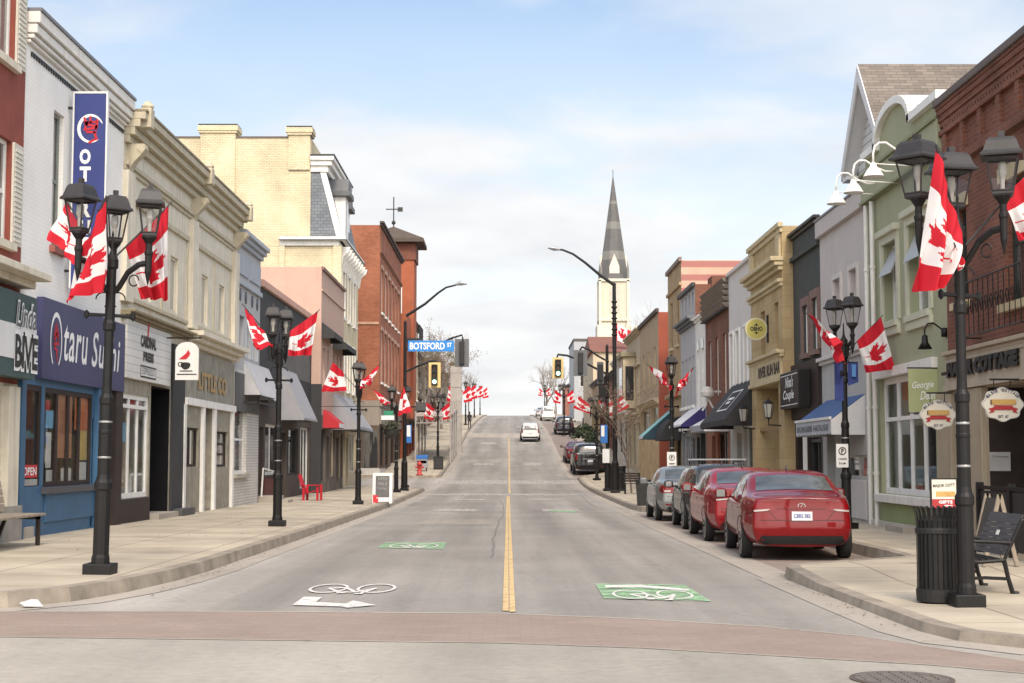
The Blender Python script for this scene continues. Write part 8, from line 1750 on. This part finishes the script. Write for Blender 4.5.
# hanging flower basket with the little tricolour sign on the left
Yg = 64.5; xg, zg_ = on_y(391, 428, Yg); t = thing('hanging_basket', 'dark hanging basket of dry greenery left of the signal pole', 'basket', (xg, Yg, zg_)); mb = MB(); rd = random.Random(4)
for i in range(220):
    a = rd.uniform(0, 6.28); r_ = rd.uniform(0, .38) ; z = zg_ + rd.uniform(-.25, .25); p = Vector((xg + r_ * math.cos(a), Yg + r_ * math.sin(a), z)); u = Vector((rd.uniform(-1, 1), rd.uniform(-1, 1), rd.uniform(-1, 1))).normalized() * .07; v = u.orthogonal().normalized() * .04; mb.quad(p - u, p + v, p + u, p - v)
mb.build('foliage', M('dry_foliage', (.05, .055, .03), .9, .4, 10), t); mb = MB(); mb.lathe([(.1, zg_ - .45), (.3, zg_ - .25), (.34, zg_ - .05)], xg, Yg, 12); mb.build('basket', DARKM, t); mb = MB(); mb.tube([(xg, Yg, zg_), (xg, Yg, zg_ + .6), (on_y(396, 415, Yg)[0], Yg, zg_ + .6)], .012, 5); mb.build('hook', BLACK, t)
x, z = on_y(388, 416, 63); t = thing('hanging_sign', 'small green and white hanging sign above the dark flower basket', 'sign', (x, 63, z)); mb = MB(); mb.box(x - .18, x + .22, 62.98, 63.02, z + .02, z + .22); mb.build('green_panel', M('sign_green', (.03, .22, .13), .6), t); mb = MB(); mb.box(x - .28, x + .26, 62.97, 63.03, z - .16, z + .02); mb.build('white_panel', SIGNWHITE, t); mb = MB(); mb.tube([(x, 63, z + .22), (x, 63, z + .4), (-8.0, 63, z + .4)], .015, 5); mb.build('bracket', DARKM, t)
# pale covered walkway / hoarding on the far left
t = thing('scaffold_walkway', 'pale scaffold walkway with a truss deck over the far left pavement', 'scaffold', (-5.9, 108, zs(-5.9, 108))); SCF = M('pale_scaffold', (.34, .32, .30), .7, .12, 3); mb = MB(); z0 = on_y(430, 423, 104)[1]; z1 = on_y(430, 416, 104)[1]
for y in (104, 108, 112, 116):
    for x in (-6.4, -3.95 - .02): mb = MB(); mb.tube([(x, y, zs(x, y) - .1), (x, y, z1 + .9 + zr(y) - zr(104))], .06, 6); mb.build('pole', SCF, t)
mb = MB()
for x in (-6.4, -3.97):
    mb.tube([(x, 104, z0), (x, 116, z0 + zr(116) - zr(104))], .04, 5); mb.tube([(x, 104, z1), (x, 116, z1 + zr(116) - zr(104))], .04, 5)
for k in range(6): x = -6.4 + k * .4; mb.tube([(x, 104, z0), (x + .2, 104, z1), (x + .4, 104, z0)], .03, 4)
mb.tube([(-6.4, 104, z0), (-3.97, 104, z0)], .04, 5); mb.tube([(-6.4, 104, z1), (-3.97, 104, z1)], .04, 5); mb.build('truss', SCF, t); mb = MB(); mb.prism([(-6.45, 104, z1), (-3.92, 104, z1), (-3.92, 104, z1 + .12), (-6.45, 104, z1 + .12)], (0, 12, zr(116) - zr(104))); mb.build('deck', M('pink_grey_boards', (.40, .33, .30), .8, .1), t)
x0 = on_y(450.5, 400, 118)[0]; x1 = on_y(461.5, 400, 118)[0]; zt_ = on_y(456, 366, 118)[1]; t = thing('wrapped_column', 'tall pale grey wrapped column rising beside the scaffold walkway', 'column', ((x0 + x1) / 2, 118, zr(118))); mb = MB(); mb.box(x0, x1, 118, 118.9, zr(118) - .1, zt_); mb.build('shaft', M('pale_wrap', (.36, .34, .315), .8, .1, 2, streak=.3), t); mb = MB()
for i in range(6): mb = MB(); z = zr(118) + .6 + i * (zt_ - zr(118)) / 6; mb.box(x0 - .02, x1 + .02, 117.97, 118.92, z, z + .06); mb.build('band', SCF, t)
# scrap of white plastic by the left kerb
x, y = on_z(31, 608, 0); t = MB(); rd = random.Random(9); vs = []
for k in range(40):
    a = rd.uniform(0, 6.28); r_ = rd.uniform(0, .10); vs.append(Vector((x + r_ * math.cos(a) * 1.3, y + r_ * math.sin(a), rd.uniform(.0, .09) + .004)))
bm = bmesh.new()
for v in vs: bm.verts.new(v)
bmesh.ops.convex_hull(bm, input=bm.verts); bm.verts.ensure_lookup_table(); m_ = MB(); m_.v = [v.co.copy() for v in bm.verts]; ix = {v: i for i, v in enumerate(bm.verts)}; m_.f = [[ix[v] for v in f.verts] for f in bm.faces]; m_.m = [0] * len(m_.f); bm.free(); tag(m_.build('litter', M('white_plastic', (.5, .5, .49), .4, .1, 8)), 'crumpled white plastic bag lying in the left gutter', 'litter')
# dead leaves and grit blown along the kerbs
mb = MB(); rd = random.Random(21)
for i in range(700):
    if rd.random() < .5: y = rd.uniform(16.5, 60); x = -4.08 + abs(rd.gauss(0, .10)); 
    else: y = rd.uniform(13.5, 45); x = (3.62 if y < 20 else 5.62 if y < 45 else 4.0) - abs(rd.gauss(0, .10))
    if rd.random() < .25: x, y = rd.choice([(-1, 1), (1, 1)])[0] * rd.uniform(4.6, 7.6), rd.uniform(19, 50)
    z = (zs(x, y) if abs(x) > 5.8 or (abs(x) > 4.3 and x < 0) else zr(y)) + .012
    if x > 0 and 20 < y < 45 and abs(x) < 5.7: z = zr(y) + .014
    if x > 0 and (y < 20 or y > 45) and x > 3.9: z = zs(x, y) + .006
    a = rd.uniform(0, 6.28); s = rd.uniform(.008, .028); u = Vector((math.cos(a), math.sin(a), rd.uniform(-.3, .3))) * s; v = Vector((-math.sin(a), math.cos(a), rd.uniform(-.3, .3))) * s * .6; p = Vector((x, y, z + .01)); mb.quad(p - u, p + v, p + u, p - v)
o = mb.build('dead_leaves', M('dead_leaf', (.12, .085, .05), .9, .5, 20)); o['kind'] = 'stuff'; o['label'] = 'dead leaves and grit lying along the kerbs'; o['category'] = 'leaves'
# pedestrian far up the left pavement
def person(label, X, Y, top, legs, face):
    zg = zs(X, Y); t = thing('person', label, 'person', (X, Y, zg)); me = bpy.data.meshes.new('body')
    V = [(0,0,.92),(0,0,1.12),(0,0,1.38),(0,0,1.50),(0,-.01,1.58),(0,-.02,1.68),(.18,0,1.40),(.25,.03,1.14),(.22,-.06,.90),(.21,-.09,.80),(-.18,0,1.40),(-.25,-.02,1.14),(-.22,.08,.92),(-.21,.1,.82),(.09,0,.88),(.10,-.1,.48),(.10,-.02,.08),(.10,-.16,.03),(-.09,0,.88),(-.10,.08,.48),(-.10,.2,.10),(-.10,.08,.03)]
    E = [(0,1),(1,2),(2,3),(3,4),(4,5),(2,6),(6,7),(7,8),(8,9),(2,10),(10,11),(11,12),(12,13),(0,14),(14,15),(15,16),(16,17),(0,18),(18,19),(19,20),(20,21)]
    rr = [.15,.145,.15,.055,.085,.085,.065,.05,.038,.035,.065,.05,.038,.035,.09,.065,.045,.04,.09,.065,.045,.04]
    me.from_pydata(V, E, []); o = bpy.data.objects.new('body', me); COL.objects.link(o); o.parent = t
    sk = o.modifiers.new('skin', 'SKIN'); 
    for i, d in enumerate(me.skin_vertices[0].data): d.radius = (rr[i], rr[i] * .8)
    me.skin_vertices[0].data[0].use_root = True; s = o.modifiers.new('sub', 'SUBSURF'); s.levels = s.render_levels = 2; me.materials.append(top)
    mb = MB(); mb.lathe([(.0, 1.78), (.07, 1.76), (.1, 1.70), (.095, 1.64), (.07, 1.60)], 0, .015, 10); mb.build('hair', M('dark_hair', (.02, .015, .012), .7), t, local=True, smooth=True)
    return t
person('pedestrian in dark clothes walking beside the far left lamps', on_y(469.5, 420, 150)[0], 150, M('dark_clothes', (.02, .02, .022), .85, .2, 6), None, 0)

# ------------------------------------------------------------------ bare trees
def tree(label, X, Y, h, spread, n=4, seed=1, name='bare_tree', mat=BARK, tr=.1, buds=None, group='bare trees', first=.35, depth_max=5, bs=.05, zg=None, nb=900):
    rd = random.Random(seed); zg = zs(X, Y) if zg is None else zg; t = thing(name, label, 'tree', (X, Y, zg), 0, group); tm, cm = MB(), MB(); tips = []
    def grow(p, d, l, r, dep, mb):
        pts = [p]; q = p.copy(); dd = d.copy(); k = 3 if dep < 4 else 2
        for i in range(k):
            dd = (dd + Vector((rd.uniform(-.16, .16), rd.uniform(-.16, .16), rd.uniform(-.02, .14)))).normalized(); q = q + dd * l / k; pts.append(q.copy())
        mb.tube(pts, [r * (1 - .4 * i / k) for i in range(k + 1)], 7 if dep == 0 else (5 if dep < 2 else 3), cap=False)
        if dep >= depth_max: tips.extend(pts[1:]); return
        m = rd.randint(2, 3) if dep else n
        for i in range(m):
            a = 2 * math.pi * (i + rd.random()) / m; el = rd.uniform(.35, .85) * spread; u = dd.orthogonal().normalized(); w = dd.cross(u); nd = (dd * math.cos(el) + (u * math.cos(a) + w * math.sin(a)) * math.sin(el)); nd.z += .12; nd.normalize()
            f = pts[rd.randint(max(1, len(pts) - 2), len(pts) - 1)]; grow(f, nd, l * rd.uniform(.62, .86), r * rd.uniform(.5, .66), dep + 1, cm)
    l0 = h * first; grow(Vector((X, Y, zg - .1)), Vector((rd.uniform(-.05, .05), rd.uniform(-.05, .05), 1)), l0, tr, 0, tm)
    tm.build('trunk', mat, t); c = cm.build('crown', mat, t)
    if buds:
        bmb = MB()
        for i in range(nb):
            p = rd.choice(tips) + Vector((rd.gauss(0, .12), rd.gauss(0, .12), rd.gauss(0, .12))); u = Vector((rd.uniform(-1, 1), rd.uniform(-1, 1), rd.uniform(-1, 1))).normalized() * bs; v = u.orthogonal().normalized() * bs * .6; bmb.quad(p - u, p + v, p + u, p - v)
        bmb.build('buds', buds, c)
    return t
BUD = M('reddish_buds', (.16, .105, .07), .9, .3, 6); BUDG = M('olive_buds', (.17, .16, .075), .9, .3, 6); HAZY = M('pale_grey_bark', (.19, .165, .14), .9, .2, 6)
tree('small bare street tree with brown buds by the right kerb', on_y(631.5, 480, 65.5)[0], 65.5, 3.7, .85, 5, 3, tr=.05, buds=BUD, first=.45, bs=.04, nb=900, name='street_tree')
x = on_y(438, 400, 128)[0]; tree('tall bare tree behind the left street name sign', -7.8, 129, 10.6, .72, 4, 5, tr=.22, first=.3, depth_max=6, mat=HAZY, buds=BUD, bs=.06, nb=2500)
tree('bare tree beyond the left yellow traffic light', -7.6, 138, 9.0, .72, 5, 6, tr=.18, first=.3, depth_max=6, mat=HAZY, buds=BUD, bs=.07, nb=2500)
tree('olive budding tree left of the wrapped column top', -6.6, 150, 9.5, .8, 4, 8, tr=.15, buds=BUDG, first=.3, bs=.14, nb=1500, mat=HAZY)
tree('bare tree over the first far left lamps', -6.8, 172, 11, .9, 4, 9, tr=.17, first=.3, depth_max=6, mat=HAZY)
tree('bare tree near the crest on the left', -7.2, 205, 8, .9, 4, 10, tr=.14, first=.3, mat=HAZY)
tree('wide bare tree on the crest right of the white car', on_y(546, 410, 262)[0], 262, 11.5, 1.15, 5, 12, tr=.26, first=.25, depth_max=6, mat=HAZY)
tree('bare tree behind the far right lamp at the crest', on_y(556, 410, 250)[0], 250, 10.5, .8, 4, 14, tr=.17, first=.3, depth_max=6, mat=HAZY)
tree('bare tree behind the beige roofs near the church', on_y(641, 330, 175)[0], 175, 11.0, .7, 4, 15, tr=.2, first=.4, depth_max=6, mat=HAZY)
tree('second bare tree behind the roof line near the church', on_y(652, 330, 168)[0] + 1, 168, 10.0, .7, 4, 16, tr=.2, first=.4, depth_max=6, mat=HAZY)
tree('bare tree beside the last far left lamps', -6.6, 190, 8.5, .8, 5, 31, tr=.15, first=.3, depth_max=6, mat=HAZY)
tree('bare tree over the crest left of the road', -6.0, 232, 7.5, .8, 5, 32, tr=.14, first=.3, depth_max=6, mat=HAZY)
# clipped evergreen shrubs in front of the far right houses
def shrub(label, X, Y, h, r, seed, mat):
    rd = random.Random(seed); zg = zs(X, Y); t = thing('shrub', label, 'shrub', (X, Y, zg), 0, 'evergreen shrubs uphill on the right'); mb = MB(); mb.tube([(X, Y, zg - .05), (X, Y, zg + h * .5)], .05, 6); mb.build('stem', BARK, t); mb = MB()
    for i in range(700):
        a = rd.uniform(0, 6.28); el = rd.uniform(-.4, 1.57); k = rd.uniform(.55, 1.0) * (1 + .2 * math.sin(3 * a + 5 * el)); p = Vector((X + r * k * math.cos(el) * math.cos(a), Y + r * k * math.cos(el) * math.sin(a), zg + h * .4 + h * .55 * k * math.sin(el))); u = Vector((rd.uniform(-1, 1), rd.uniform(-1, 1), rd.uniform(-1, 1))).normalized() * .13; v = u.orthogonal().normalized() * .08; mb.quad(p - u, p + v, p + u, p - v)
    mb.build('foliage', mat, t); return t
EVG = M('evergreen_leaves', (.035, .05, .025), .85, .5, 4)
shrub('low dark evergreen shrub beside the far right pavement', on_y(586, 425, 128)[0], 128, 1.5, 1.1, 1, EVG); shrub('smaller dark shrub nearer the black SUV', on_y(591, 432, 118)[0], 118, 1.1, .7, 2, EVG)
# bollards / posts uphill on the right
for k, (px, y0_, y1_, Y, d) in enumerate(((570, 419, 444, 136, 'left of the black uphill bin'), (583, 418, 436, 133, 'right of the black uphill bin'))):
    xa, zt_ = on_y(px, y0_, Y); zg = zs(xa, Y); t = thing('post', 'slim black post ' + d, 'post', (xa, Y, zg)); mb = MB(); mb.lathe([(.09, zg), (.07, zg + .2), (.055, zt_ - .1), (.08, zt_ - .05), (.02, zt_)], xa, Y, 8); mb.build('shaft', BLACK, t)
